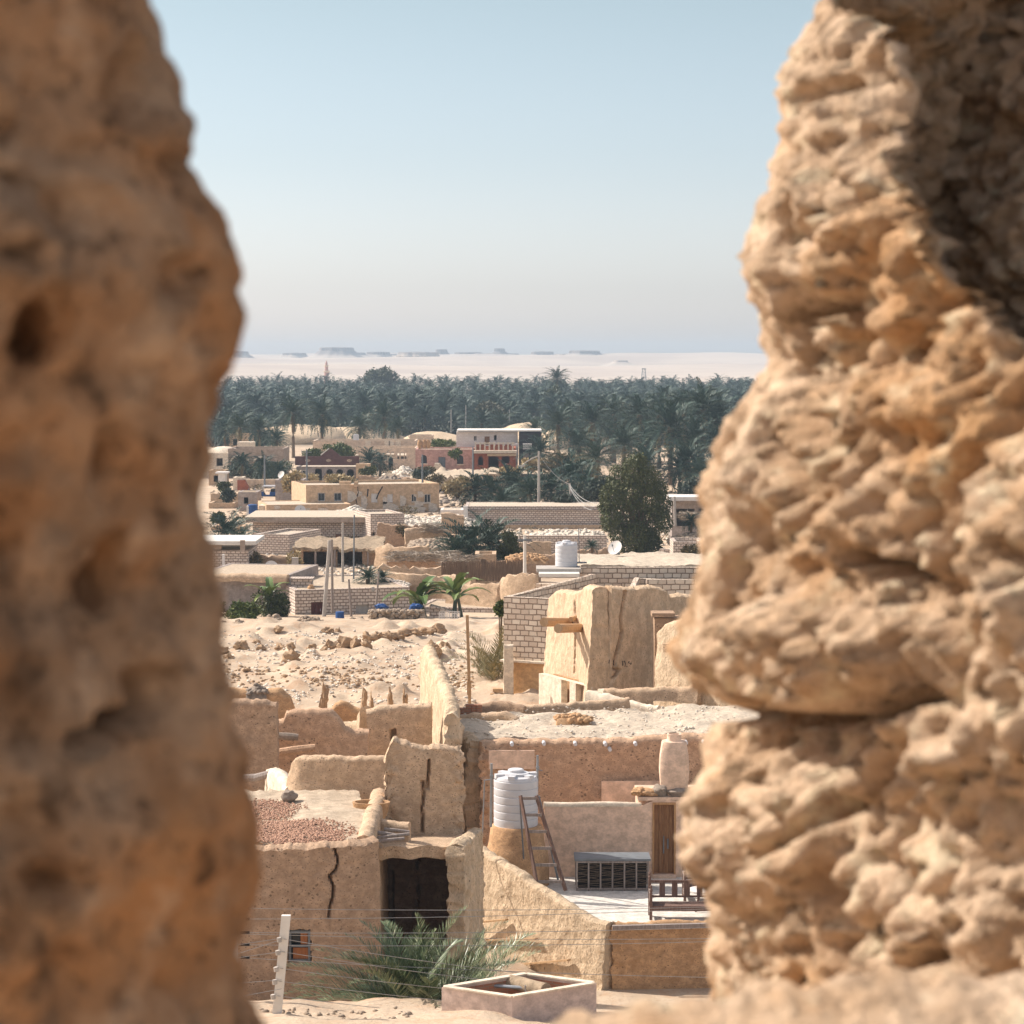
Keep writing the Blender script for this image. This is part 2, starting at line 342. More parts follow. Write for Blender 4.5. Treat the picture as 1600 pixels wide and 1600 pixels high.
def ground():
    ys = [-40, -20, 0, 10, 20, 30, 36, 40]
    def run(a, b, d):
        y = a
        while y < b: ys.append(y); y += d
    run(41, 52, .25); run(52, 78, 1); run(78, 138, .35); run(138, 260, 1.5); run(260, 700, 8); run(700, 1200, 40); run(1200, 4700, 35); ys.append(4700)
    n = 150; xs = [math.copysign(abs(k / n) ** 1.35, k) for k in range(-n, n + 1)]
    V = []; m = len(xs)
    for y in ys:
        w = 26 + .29 * max(y, 0)
        for s in xs: V.append((s * w, y, tz(s * w, y)))
    Fc = np.array([(i * m + k, i * m + k + 1, (i + 1) * m + k + 1, (i + 1) * m + k) for i in range(len(ys) - 1) for k in range(m - 1)])
    m_, nt, b = _mat('desert_sand', .97); co = _coord(nt)
    big = _noise(nt, .09, 5, co); mid = _noise(nt, 1.1, 7, co, .72); fine = _noise(nt, 9, 4, co)
    far = _noise(nt, .0042, 5, co)
    col = _mix(nt, _ramp(nt, big.outputs[0], [(.35, (0, 0, 0)), (.65, (1, 1, 1))]).outputs[0], (.50, .39, .28), (.58, .47, .35))
    bg2 = _noise(nt, .35, 6, co, .7)
    col = _mix(nt, _ramp(nt, bg2.outputs[0], [(.42, (0, 0, 0)), (.62, (.75, .75, .75))]).outputs[0], col, (.38, .29, .21))
    col = _mix(nt, _ramp(nt, mid.outputs[0], [(.36, (.8, .8, .8)), (.5, (0, 0, 0))]).outputs[0], col, (.47, .31, .20))
    col = _mix(nt, _ramp(nt, fine.outputs[0], [(.34, (.6, .6, .6)), (.46, (0, 0, 0))]).outputs[0], col, (.40, .27, .18))
    # beyond the grove: paler, pinker sand
    sp = nt.nodes.new('ShaderNodeSeparateXYZ'); nt.links.new(co, sp.inputs[0])
    fr = nt.nodes.new('ShaderNodeMapRange'); fr.inputs[1].default_value = 1080; fr.inputs[2].default_value = 1120; nt.links.new(sp.outputs[1], fr.inputs[0])
    fc = _mix(nt, _ramp(nt, far.outputs[0], [(.45, (0, 0, 0)), (.6, (1, 1, 1))]).outputs[0], (.52, .43, .35), (.43, .35, .29))
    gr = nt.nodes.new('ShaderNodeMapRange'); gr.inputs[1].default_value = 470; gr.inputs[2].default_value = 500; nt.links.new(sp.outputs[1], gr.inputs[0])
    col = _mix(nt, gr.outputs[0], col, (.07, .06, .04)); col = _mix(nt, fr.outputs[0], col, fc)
    nt.links.new(col, b.inputs['Base Color'])
    h = _math(nt, 'ADD', mid.outputs[0], _math(nt, 'MULTIPLY', fine.outputs[0], .3))
    nt.links.new(_bump(nt, h, .7, .12), b.inputs['Normal'])
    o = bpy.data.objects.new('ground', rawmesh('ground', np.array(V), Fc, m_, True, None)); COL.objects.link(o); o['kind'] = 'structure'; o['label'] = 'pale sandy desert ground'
ground()
def mesa(x0, x1, ytop, Y, flat=.55, hb=0, seed=1):
    a, b = P(x0, 560, Y), P(x1, 560, Y); top = P(800, ytop, Y).z; bz = 13 + hb; cx = (a.x + b.x) / 2; rx = (b.x - a.x) / 2; ry = rx * .8
    mb = MB(); n = 72; prof = [(1.9, 0), (1.35, .22), (1.0, .36), (.82, .5), (flat + .07, .74), (flat + .03, .78), (flat + .005, .97), (flat - .03, 1.0), (0.01, 1.02)]
    V = []
    for r, h in prof:
        for k in range(n):
            t = k * math.tau / n; q = 1 + .22 * noise.noise(Vector((math.cos(t) * 1.6, math.sin(t) * 1.6, seed))) + .10 * noise.noise(Vector((math.cos(t) * 6, math.sin(t) * 6, seed + h)))
            V.append((cx + rx * r * q * math.cos(t), Y + ry * r * q * math.sin(t), bz + (top - bz) * h * (1 + (.04 * noise.noise(Vector((math.cos(t) * 3, math.sin(t) * 3, seed * 3))) if h > .9 else 0))))
    fs = [(i * n + k, i * n + (k + 1) % n, (i + 1) * n + (k + 1) % n, (i + 1) * n + k) for i in range(len(prof) - 1) for k in range(n)]
    mb.add(V, fs); return mb
def mesamat():
    m, nt, b = _mat('mesa_rock', .95); g = nt.nodes.new('ShaderNodeNewGeometry'); sp = nt.nodes.new('ShaderNodeSeparateXYZ'); nt.links.new(g.outputs['Position'], sp.inputs[0])
    n = _noise(nt, .03, 5, g.outputs['Position']); z = _math(nt, 'ADD', sp.outputs[2], _math(nt, 'MULTIPLY', n.outputs[0], 7)); r = nt.nodes.new('ShaderNodeMapRange'); nt.links.new(z, r.inputs[0]); r.inputs[1].default_value = 30; r.inputs[2].default_value = 35
    nt.links.new(_mix(nt, r.outputs[0], (.50, .42, .35), (.25, .215, .20)), b.inputs['Base Color']); return m
M['mesa'] = mesamat()
hm = MB()
for a in [(484, 570, 543, 7600, .6, 8, 1), (470, 600, 551, 7700, .5, 6, 2), (612, 694, 550.5, 6900, .75, 0, 3), (672, 706, 546, 7900, .5, 12, 4), (756, 804, 544.5, 7800, .35, 8, 5), (720, 830, 552, 7850, .6, 4, 15),
          (872, 958, 548, 7400, .55, 6, 6), (850, 985, 553, 7500, .7, 2, 7), (946, 992, 563, 6200, .5, -4, 8), (340, 400, 549, 7000, .5, 0, 9), (1040, 1130, 556.5, 8000, .8, 4, 10), (1130, 1220, 554, 7900, .7, 0, 12),
          (430, 490, 551.5, 7900, .6, 4, 21), (700, 760, 550.5, 7900, .7, 4, 22), (560, 620, 550, 7800, .6, 4, 23), (960, 1040, 551.5, 7900, .7, 4, 24), (1060, 1110, 552, 7900, .6, 4, 25), (820, 875, 549.5, 7900, .6, 4, 16), (570, 640, 553, 8000, .7, 2, 17)]:
    hm.join(mesa(a[0], a[1], a[2], a[3] * .5 , a[4], a[5] * .5, a[6]))
solo('hills', 'pale flat-topped desert mesas on the horizon', None, hm, M['mesa'], kind='structure', smooth=True, ang=25)

# haze: closed box round everything
hz = MB().box((0, 2370, 26), (3400, 4900, 58))
mh = bpy.data.materials.new('haze'); mh.use_nodes = True; mh.node_tree.nodes.clear()
vo = mh.node_tree.nodes.new('ShaderNodeVolumePrincipled'); oo = mh.node_tree.nodes.new('ShaderNodeOutputMaterial')
vo.inputs['Color'].default_value = (.66, .83, 1, 1); vo.inputs['Density'].default_value = HAZE; vo.inputs['Anisotropy'].default_value = 0
mh.node_tree.links.new(vo.outputs[0], oo.inputs['Volume'])
ho = bpy.data.objects.new('haze', rawmesh('haze', hz.v, hz.f, mh)); COL.objects.link(ho); ho['kind'] = 'stuff'; ho['label'] = 'thin bluish desert haze'

# ------------------------------------------------------------------ the ruined wall we look through
def vor(p): return noise.voronoi(p)[0][0]
def dome(p):
    d = noise.voronoi(p)[0]; return .42 - 1.05 * d[0] * d[0] - .25 * max(0, .14 - (d[1] - d[0]))
def warp(p, f, a): return p + nvec(p * f) * a
LE = [(-400, 230), (0, 263), (60, 275), (100, 283), (160, 300), (200, 320), (238, 332), (262, 310), (300, 342), (350, 368), (400, 372), (480, 380), (540, 377), (580, 362), (620, 350), (700, 334), (760, 326), (850, 322), (950, 328),
      (1050, 334), (1120, 345), (1200, 363), (1230, 385), (1260, 396), (1300, 389), (1350, 395), (1420, 383), (1480, 370), (1530, 384), (1570, 400), (1610, 412), (2000, 470)]
RE = [(-400, 1330), (0, 1280), (90, 1238), (140, 1222), (200, 1228), (300, 1195), (360, 1165), (390, 1152), (430, 1155), (460, 1175), (480, 1182), (510, 1155), (530, 1170), (560, 1182), (600, 1165), (650, 1140), (700, 1118), (760, 1097), (800, 1105),
      (850, 1092), (900, 1075), (950, 1060), (1000, 1050), (1050, 1058), (1080, 1082), (1105, 1130), (1150, 1112), (1220, 1095), (1300, 1088), (1350, 1098), (1400, 1088), (1450, 1106), (1500, 1102), (1550, 1112), (1700, 1120), (2000, 1130)]
def pier(path, edge, Yref, zs, disp, name, mat, parent, shift=0):
    """path: (dx,y) plan outline from the outer back round the nose, dx measured from the edge; edge: photo profile of the nose"""
    n = len(path); V = []; Fc = []
    nrm = []
    for i in range(n):
        a = Vector(path[max(i - 1, 0)]); b = Vector(path[min(i + 1, n - 1)]); d = (b - a).normalized(); nrm.append(Vector((d.y, -d.x, 0)))
    for j, z in enumerate(zs):
        py = proj((0, Yref, z))[1]; ex = (interp(py, edge) + shift - 800) / F * Yref / (math.cos(PITCH))
        for i in range(n):
            p = Vector((ex + path[i][0], path[i][1], z))
            V.append(disp(p, nrm[i], i / (n - 1)))
    m = len(zs)
    for j in range(m - 1):
        for i in range(n - 1): Fc.append((j * n + i, j * n + i + 1, (j + 1) * n + i + 1, (j + 1) * n + i))
        Fc.append((j * n + n - 1, j * n, (j + 1) * n, (j + 1) * n + n - 1))
    mb = MB().add(V, Fc + [tuple(range(n))[::-1], tuple((m - 1) * n + i for i in range(n))])
    return part(parent, name, mb, mat, True, ang=None)
def resample(pts, res):
    out = []
    for (a, b) in zip(pts, pts[1:]):
        a = Vector(a); b = Vector(b); r = res if max(abs(a.x), abs(b.x)) < .9 else .12
        k = max(1, int((b - a).length / r))
        out += [tuple(a.lerp(b, t / k)) for t in range(k)]
    return out + [tuple(pts[-1])]
def zsteps(a, b, fa, fb, res):
    o = []; z = a
    while z < b: o.append(z); z += res if fa <= z <= fb else .1
    return o + [b]
def rockmat(name, c1, c2, c3, holes=.5):
    m, nt, b = _mat(name, .95); co = _coord(nt); a = _noise(nt, 5, 6, co, .65); f = _noise(nt, 30, 5, co, .7); f2 = _noise(nt, 11, 4, co, .6); g = _noise(nt, 2.0, 3, co)
    col = _mix(nt, _ramp(nt, a.outputs[0], [(.35, (0, 0, 0)), (.65, (1, 1, 1))]).outputs[0], c1, c2)
    col = _mix(nt, _ramp(nt, g.outputs[0], [(.5, (0, 0, 0)), (.66, (1, 1, 1))]).outputs[0], col, c3)
    col = _mix(nt, _math(nt, 'MULTIPLY', _ramp(nt, f.outputs[0], [(.3, (1, 1, 1)), (.45, (0, 0, 0))]).outputs[0], holes), col, tuple(x * .4 for x in c1))
    col = _mix(nt, _math(nt, 'MULTIPLY', _ramp(nt, f2.outputs[0], [(.55, (0, 0, 0)), (.68, (1, 1, 1))]).outputs[0], .55), col, tuple(min(.85, x * 1.35) for x in c2))
    col = _mix(nt, _math(nt, 'MULTIPLY', _ramp(nt, f2.outputs[0], [(.32, (1, 1, 1)), (.42, (0, 0, 0))]).outputs[0], holes * .8), col, tuple(x * .35 for x in c1))
    nt.links.new(col, b.inputs['Base Color'])
    nt.links.new(_bump(nt, f.outputs[0], 1.0, .035), b.inputs['Normal'])
    return m
M['rockl'] = rockmat('orange_mud_rock', (.24, .135, .075), (.53, .345, .215), (.54, .26, .11), 1.0)
M['rockr'] = rockmat('pale_mud_rock', (.50, .33, .20), (.74, .56, .40), (.58, .34, .17), .75)
rw = T('ruined_wall', 'crumbling salt-mud wall framing the view on both sides, out of focus', 'ruined wall', (0, 2.6, 16))
LP = [(70, 510, 28, 50, .07), (185, 905, 24, 56, .065), (150, 1160, 34, 14, .05), (205, 1138, 44, 20, .07), (262, 1090, 20, 40, .07), (90, 1390, 44, 26, .04), (30, 1300, 30, 40, .03), (170, 700, 16, 40, .03), (230, 140, 40, 60, .035), (320, 240, 20, 18, .0), (290, 430, 40, 30, .03), (110, 330, 60, 40, .025), (340, 510, 20, 40, .02), (60, 1130, 0.1, .1, 0)]
def dl(p, n, t):
    q = warp(p, 4, .06)
    h = .04 * noise.noise(q * 3.3) + .035 * noise.noise(q * 9) + .04 * dome(q * 8) + .05 * dome(q * 20) + .028 * noise.noise(q * 26) + .012 * noise.noise(q * 55)
    g = noise.noise(q * 6.5 + Vector((9, 2, 4))); h -= .14 * max(0, g - .26)
    if n.x > .6: h *= .42
    px, py = proj(p)
    if n.y < 0:
        for a, b, c, d, e in LP:
            r = ((px - a) / (c * 1.25 + .01)) ** 2 + ((py - b) / (d * 1.25 + .01)) ** 2
            if r < 1: h -= e * 1.5 * (1 - r) ** .6
    return p + n * (h - .01)
lpath = resample([(-1.9, 1.95), (-.8, 2.0), (-.35, 2.08), (-.14, 2.20), (-.05, 2.30), (-.012, 2.38), (0, 2.45), (-.02, 2.53), (-.08, 2.65), (-.3, 2.8), (-1.0, 2.9), (-1.9, 2.9)], .012)
pier(lpath, LE, 2.45, zsteps(15.2, 19.6, 16.65, 18.05, .012), dl, 'pier', M['rockl'], rw, 4)
RB = [(1230, 1020, 150, 90, .10), (1110, 1010, 50, 60, .015), (1180, 1300, 95, 130, .09), (1460, 1200, 45, 85, .06), (1400, 620, 90, 50, .04), (1240, 440, 70, 60, .045), (1330, 830, 60, 50, .045), (1160, 760, 50, 60, .03), (1560, 900, 80, 110, .07), (1290, 1210, 60, 50, .03), (1350, 1120, 50, 40, .02), (1500, 600, 60, 110, .05), (1300, 300, 60, 70, .03),
      (1480, 1440, 70, 50, .04), (1330, 1420, 60, 60, .03), (1390, 1000, 60, 60, .03)]
RC = [((1085, 1108), (1200, 1128), .035, 13), ((1200, 1128), (1310, 1128), .05, 15), ((1310, 1128), (1400, 1090), .05, 15), ((1200, 1345), (1290, 1250), .03, 14), ((1330, 870), (1395, 900), .05, 16), ((1215, 590), (1260, 670), .04, 20), ((1200, 690), (1270, 840), .03, 22),
      ((1270, 1370), (1300, 1440), .04, 18), ((1370, 1530), (1430, 1490), .05, 18), ((1440, 930), (1480, 870), .04, 16), ((1230, 500), (1300, 470), .035, 14), ((1260, 150), (1320, 120), .02, 18), ((1300, 480), (1330, 560), .03, 14)]
def dr(p, n, t):
    px, py = proj(p); p = p.copy()
    # recess shaped for its shade: upper right of the pier turned out of the sun
    bx = interp(py, [(-400, 1330), (0, 1290), (60, 1340), (170, 1345), (260, 1370), (380, 1410), (440, 1450), (560, 1580), (700, 1800), (900, 2300)])
    if px > bx and n.y < 0:
        s = min(.55, (px - bx) / F * 4.0); p.y += min(1.2, s * 4.6 * min(1, (px - bx) / 40))
    q = warp(p, 3, .05); q2 = warp(warp(p, 5, .07), 14, .022)
    m_ = .5 + .9 * noise.noise(p * 3.1 + Vector((4, 4, 4)))
    h = .045 * noise.noise(q * 2.4) + .055 * dome(q2 * 4.6) + .10 * max(.4, m_) * dome(q2 * 11) + .12 * max(.45, 1 - m_) * dome(q2 * 20 + Vector((3, 1, 7))) + .055 * dome(warp(p, 20, .012) * 36) + .012 * noise.noise(p * 30) - .07
    g = noise.noise(q * 5.5 + Vector((1, 7, 2))); h -= .10 * max(0, g - .3)
    if n.x < -.75 and n.y > -.35: h = h * .55 + .02
    if n.x < .2:
        for a, b, c, d, e in RB:
            r = ((px - a) / c) ** 2 + ((py - b) / d) ** 2
            if r < 1: h += e * math.sqrt(1 - r)
        for a, b, e, w in RC:
            dd = seg_dist((px, py), a, b)
            if dd < w: h -= e * 2.6 * (1 - dd / w) ** .5
    return p + n * h
rpath = resample([(2.2, 5.0), (1.0, 4.95), (.35, 4.8), (.1, 4.65), (.02, 4.52), (0, 4.4), (.03, 4.25), (.12, 4.02), (.24, 3.78), (.36, 3.55), (.5, 3.3), (.7, 3.0), (1.0, 2.8), (2.2, 2.6)], .014)
pier(rpath, RE, 4.4, zsteps(14.6, 19.9, 16.1, 18.4, .014), dr, 'pier', M['rockr'], rw, 6)
# the sill of the opening
def sill():
    xs = [-1.6 + k * .018 for k in range(int(3.4 / .018))]; prof = [(2.35, -1.2), (2.5, -.5), (2.65, -.18), (2.8, -.06), (3.0, -.01), (3.15, -.06), (3.35, -.22), (3.6, -.42), (3.8, -.7), (4.0, -1.3)]
    pr = resample([(a, b) for a, b in prof], .02); V = []
    n = len(pr)
    for x in xs:
        px = 800 + x / 3.0 * F; top = P(800, interp(px, [(-1000, 1700), (400, 1690), (640, 1640), (720, 1606), (800, 1584), (900, 1568), (960, 1552), (1100, 1536), (1300, 1500), (3000, 1480)]), 3.0).z
        for y, dz in pr:
            p = Vector((x, y, top + dz)); q = warp(p, 5, .05)
            h = .015 * noise.noise(q * 3) + .04 * (.3 - vor(q * 14)) + .016 * (.3 - vor(q * 32))
            V.append(p + Vector((0, -.25 if y < 2.6 else (.1 if y > 4.2 else 0), 1)) * h)
    Fc = [(i * n + k, i * n + k + 1, (i + 1) * n + k + 1, (i + 1) * n + k) for i in range(len(xs) - 1) for k in range(n - 1)]
    Fc += [tuple(range(n)), tuple((len(xs) - 1) * n + k for k in range(n))]
    part(rw, 'sill', MB().add(V, Fc), M['rockr'], True, ang=70)
sill()

# ------------------------------------------------------------------ builders
def mudwall(pts, base, th=.4, res=.15, amp=.04, jag=.06, batter=0., cracks=(), recess=(), seed=0, cw=2.0, endrough=.0, face=None):
    """an earthen wall along a plan line with its own ragged top; pts are (x, y, top z)"""
    pts = [Vector(p) for p in pts]; st = []
    for a, b in zip(pts, pts[1:]):
        k = max(1, int(math.hypot(b.x - a.x, b.y - a.y) / res)); st += [a.lerp(b, t / k) for t in range(k)]
    st.append(pts[-1]); n = len(st); top = max(p.z for p in st); nz = max(3, int((top - base) / res)); V = []
    dirs = [((st[min(i + 1, n - 1)] - st[max(i - 1, 0)]).xy).normalized() for i in range(n)]
    S = Vector((seed * 7.3, seed * 3.1, seed * 5.7)); L = 2 * nz + 3
    f0 = pts[len(pts) // 2]
    for i, p in enumerate(st):
        d = dirs[i]; nn = Vector((d.y, -d.x, 0))
        if face is None:
            if nn.dot(Vector((-f0.x, -f0.y, 0))) < 0: nn = -nn
        elif nn.dot(Vector((*face, 0))) < 0: nn = -nn
        tz_ = p.z + jag * (noise.noise(Vector((p.x * 2.2, p.y * 2.2, seed))) + .6 * noise.noise(Vector((p.x * 7, p.y * 7, seed + 5))) + .5 * noise.noise(Vector((p.x * 16, p.y * 16, seed + 8))))
        e = min(i, n - 1 - i) * res
        eg = endrough * max(0, 1 - e / .5)
        for s in (1, 0, -1):
            ks = range(nz + 1) if s == 1 else ([0] if s == 0 else range(nz, -1, -1))
            for k in ks:
                t = k / nz; z = base + (tz_ - base) * t
                if s == 0: q = Vector((p.x, p.y, tz_ + th * .12))
                else:
                    o = th / 2 + batter * (1 - t) - (th * .13 if t == 1 else 0)
                    q = Vector((p.x, p.y, z)) + nn * (o * s)
                w = q + S
                v = nvec(w * .9) * amp + nvec(w * 3.5) * amp * .6 + nvec(w * 10) * amp * .32 + nvec(w * 24) * amp * .14
                if eg: v += nvec(w * 5) * eg + nvec(w * 13) * eg * .5
                q = q + v
                if s == 1 and (cracks or recess):
                    px, py = proj(q)
                    for c in cracks:
                        dd = min(seg_dist((px, py), a, b) for a, b in zip(c, c[1:]))
                        w_ = cw * (1.15 + .5 * noise.noise(Vector((px * .3, py * .3, 1))))
                        if dd < w_: q -= nn * (.26 * (1 - dd / w_) ** .7)
                    for (x0, y0, x1, y1, dp) in recess:
                        if x0 <= px <= x1 and y0 <= py <= y1: q -= nn * dp
                V.append(q)
    Fc = [(i * L + k, (i + 1) * L + k, (i + 1) * L + k + 1, i * L + k + 1) for i in range(n - 1) for k in range(L - 1)]
    for i, fl in ((0, 0), (n - 1, 1)):
        o = i * L
        for k in range(nz):
            q = (o + k, o + k + 1, o + L - 2 - k, o + L - 1 - k); Fc.append(q if not fl else q[::-1])
        Fc.append((o + nz, o + nz + 1, o + nz + 2) if not fl else (o + nz + 2, o + nz + 1, o + nz))
    return MB().add(V, Fc)
def W3(*pts): return [P(*p) for p in pts]
def slab(c, nu=20, nv=20, th=.3, amp=.05, edge=.05, seed=0, sag=0):
    """uneven earth roof between four corners (front-left, front-right, back-right, back-left)"""
    c = [Vector(p) for p in c]; V = []
    for j in range(nv + 1):
        for i in range(nu + 1):
            u, v = i / nu, j / nv; p = c[0].lerp(c[1], u).lerp(c[3].lerp(c[2], u), v); w = p + Vector((seed, seed, seed))
            onb = i in (0, nu) or j in (0, nv)
            if onb: p = p + Vector(nvec(w * 1.7)) * edge + Vector(nvec(w * 6)) * edge * .6
            p.z += amp * noise.noise(w * .8) + amp * .4 * noise.noise(w * 3) - sag * math.sin(u * math.pi) * math.sin(v * math.pi); V.append(p)
    m = nu + 1; Fc = [(j * m + i, j * m + i + 1, (j + 1) * m + i + 1, (j + 1) * m + i) for j in range(nv) for i in range(nu)]
    ring = [i for i in range(m)] + [j * m + nu for j in range(1, nv + 1)] + [nv * m + i for i in range(nu - 1, -1, -1)] + [j * m for j in range(nv - 1, 0, -1)]
    o = len(V); V += [V[k] - Vector((0, 0, th + .3 * edge * noise.noise(V[k] * 5))) for k in ring]; r = len(ring)
    Fc += [(ring[k], o + k, o + (k + 1) % r, ring[(k + 1) % r]) for k in range(r)] + [tuple(o + k for k in range(r))[::-1]]
    return MB().add(V, Fc)
def holewall(w, z0, z1, t, holes):
    """local wall x 0..w, y 0..t with real openings (u0,u1,v0,v1,arch)"""
    us = sorted({0, w, *[h[0] for h in holes], *[h[1] for h in holes]}); vs = sorted({z0, z1, *[h[2] for h in holes], *[h[3] for h in holes]})
    us = [u for u in us if 0 <= u <= w]; vs = [v for v in vs if z0 <= v <= z1]
    def solid(i, j):
        if not (0 <= i < len(us) - 1 and 0 <= j < len(vs) - 1): return False
        a, b = (us[i] + us[i + 1]) / 2, (vs[j] + vs[j + 1]) / 2
        return not any(h[0] < a < h[1] and h[2] < b < h[3] for h in holes)
    mb = MB()
    for i in range(len(us) - 1):
        for j in range(len(vs) - 1):
            if not solid(i, j): continue
            a, b, c, d = us[i], us[i + 1], vs[j], vs[j + 1]
            mb.add([(a, 0, c), (b, 0, c), (b, 0, d), (a, 0, d)], [(0, 1, 2, 3)]); mb.add([(a, t, c), (a, t, d), (b, t, d), (b, t, c)], [(0, 1, 2, 3)])
            if not solid(i - 1, j): mb.add([(a, 0, c), (a, 0, d), (a, t, d), (a, t, c)], [(0, 1, 2, 3)])
            if not solid(i + 1, j): mb.add([(b, 0, c), (b, t, c), (b, t, d), (b, 0, d)], [(0, 1, 2, 3)])
            if not solid(i, j - 1): mb.add([(a, 0, c), (a, t, c), (b, t, c), (b, 0, c)], [(0, 1, 2, 3)])
            if not solid(i, j + 1): mb.add([(a, 0, d), (b, 0, d), (b, t, d), (a, t, d)], [(0, 1, 2, 3)])
    for h in holes:
        if len(h) > 4 and h[4]:
            r = (h[1] - h[0]) / 2; cx = (h[0] + h[1]) / 2; cz = h[3] - r
            for s in (-1, 1):
                poly = [(cx + s * r, h[3] - .001), (cx, h[3] - .001)] + [(cx + s * r * math.sin(k * math.pi / 12), cz + r * .998 * math.cos(k * math.pi / 12)) for k in range(7)]
                mb.prism(poly, .001, t - .001)
    return mb
def fill_hole(root, Mx, h, t, kind, mats):
    u0, u1, v0, v1 = h[:4]; f = .06 * min(1, (u1 - u0)) + .02; y = t * .45
    def bx(mb, a, b, c, d, y0, y1): mb.box(((a + b) / 2, (y0 + y1) / 2, (c + d) / 2), (b - a, y1 - y0, d - c)); return mb
    if kind in ('open', 'arch'): return
    if kind == 'door':
        mb = MB(); n = 3
        for k in range(n):
            a = u0 + (u1 - u0) * k / n; bx(mb, a + .008, a + (u1 - u0) / n - .008, v0, v1 - .01, y, y + .05)
        d = part(root, 'door', mb.xf(Mx), mats['door'])
        part(d, 'handle', MB().box((u0 + (u1 - u0) * .8, y - .03, (v0 + v1) / 2), (.04, .05, .16)).xf(Mx), M['steel']); return
    fr = MB(); bx(fr, u0, u0 + f, v0, v1, y - .03, y + .04); bx(fr, u1 - f, u1, v0, v1, y - .03, y + .04); bx(fr, u0 + f, u1 - f, v0, v0 + f, y - .03, y + .04); bx(fr, u0 + f, u1 - f, v1 - f, v1, y - .03, y + .04)
    bx(fr, (u0 + u1) / 2 - f * .4, (u0 + u1) / 2 + f * .4, v0 + f, v1 - f, y - .02, y + .03)
    w = part(root, 'window_frame', fr.xf(Mx), mats.get('frame', M['whitepaint']))
    pm = MB()
    if kind == 'grille':
        for k in range(1, 6): bx(pm, u0 + (u1 - u0) * k / 6 - .012, u0 + (u1 - u0) * k / 6 + .012, v0 + f, v1 - f, y - .05, y - .035)
        for k in range(1, 5): bx(pm, u0 + f, u1 - f, v0 + (v1 - v0) * k / 5 - .012, v0 + (v1 - v0) * k / 5 + .012, y - .065, y - .052)
        part(w, 'grille', pm.xf(Mx), M['steelgrey']); return
    bx(pm, u0 + f, u1 - f, v0 + f, v1 - f, y - .005, y + .01)
    part(w, 'shutter' if kind == 'shutter' else 'pane', pm.xf(Mx), mats.get('shutter', M['whitepaint']) if kind == 'shutter' else M['glass'])
def house(name, label, cat, L, Rr, ytop, zb, depth, mat, holes=(), lholes=(), rholes=(), par=.35, roofm=None, t=.3, mats=None, group=None, roofdown=None, back=True):
    A = P(L[0], ytop, L[1]); B = P(Rr[0], ytop, Rr[1]); B.z = A.z; w = (B - A).xy.length; ang = math.atan2(B.y - A.y, B.x - A.x); z1 = A.z
    Mx = Matrix.Translation((A.x, A.y, 0)) @ Matrix.Rotation(ang, 4, 'Z'); mats = mats or {}; mats.setdefault('door', M['wood'])
    c = Mx @ Vector((w / 2, depth / 2, zb)); root = T(name, label, cat, c, group)
    def conv(hs, W_, La, Lb, Ya, Yb):
        o = []
        for (x0, y0, x1, y1, k) in hs:
            def uz(px, py):
                s = (px - La) / (Lb - La); Y = 1 / lerp(1 / Ya, 1 / Yb, s)      # perspective-correct along the wall
                q = P(px, py, Y); return q
            a, b = uz(x0, y0), uz(x1, y1); o.append((*sorted(((a - AA).xy.length, (b - AA).xy.length)), max(zb + .02, b.z), min(z1 - .05, a.z), k == 'arch', k))
        return o
    AA = A; H = conv(holes, w, L[0], Rr[0], L[1], Rr[1])
    wall = MB().join(holewall(w, zb, z1, t, H))
    D = Mx @ Vector((0, depth, 0)); C2 = Mx @ Vector((w, depth, 0))
    if lholes:
        pD = proj((D.x, D.y, z1)); AA = Vector((D.x, D.y, z1)); HL = conv(lholes, depth, pD[0], L[0], D.y, A.y)
        HL = [h for h in HL]
    else: HL = []
    Ml = Matrix.Translation((0, depth, 0)) @ Matrix.Rotation(-math.pi / 2, 4, 'Z'); wall.join(holewall(depth - t - .001, zb, z1, t, HL).xf(Ml))
    Mr = Matrix.Translation((w, t + .001, 0)) @ Matrix.Rotation(math.pi / 2, 4, 'Z')
    if rholes:
        pC = proj((C2.x, C2.y, z1)); AA = B; HR = conv(rholes, depth, Rr[0], pC[0], Rr[1], C2.y); HR = [(max(.05, h[0] - t), h[1] - t, *h[2:]) for h in HR]
    else: HR = []
    wall.join(holewall(depth - t - .001, zb, z1, t, HR).xf(Mr))
    if back: wall.join(holewall(w - 2 * t - .002, zb, z1, t, []).xf(Matrix.Translation((t + .001, depth - t, 0))))
    part(root, 'wall', wall.xf(Mx), mat)
    rd = par if roofdown is None else roofdown
    part(root, 'roof', MB().box((w / 2, depth / 2, z1 - rd - .1), (w - 2 * t - .004, depth - 2 * t - .004, .2)).xf(Mx), roofm or M['roofpale'])
    for h in H: fill_hole(root, Mx, h, t, h[5], mats)
    for h in HL: fill_hole(root, Mx @ Ml, h, t, h[5], mats)
    for h in HR: fill_hole(root, Mx @ Mr, h, t, h[5], mats)
    return root, Mx, w, z1
rng = np.random.default_rng(7)
ICO = None
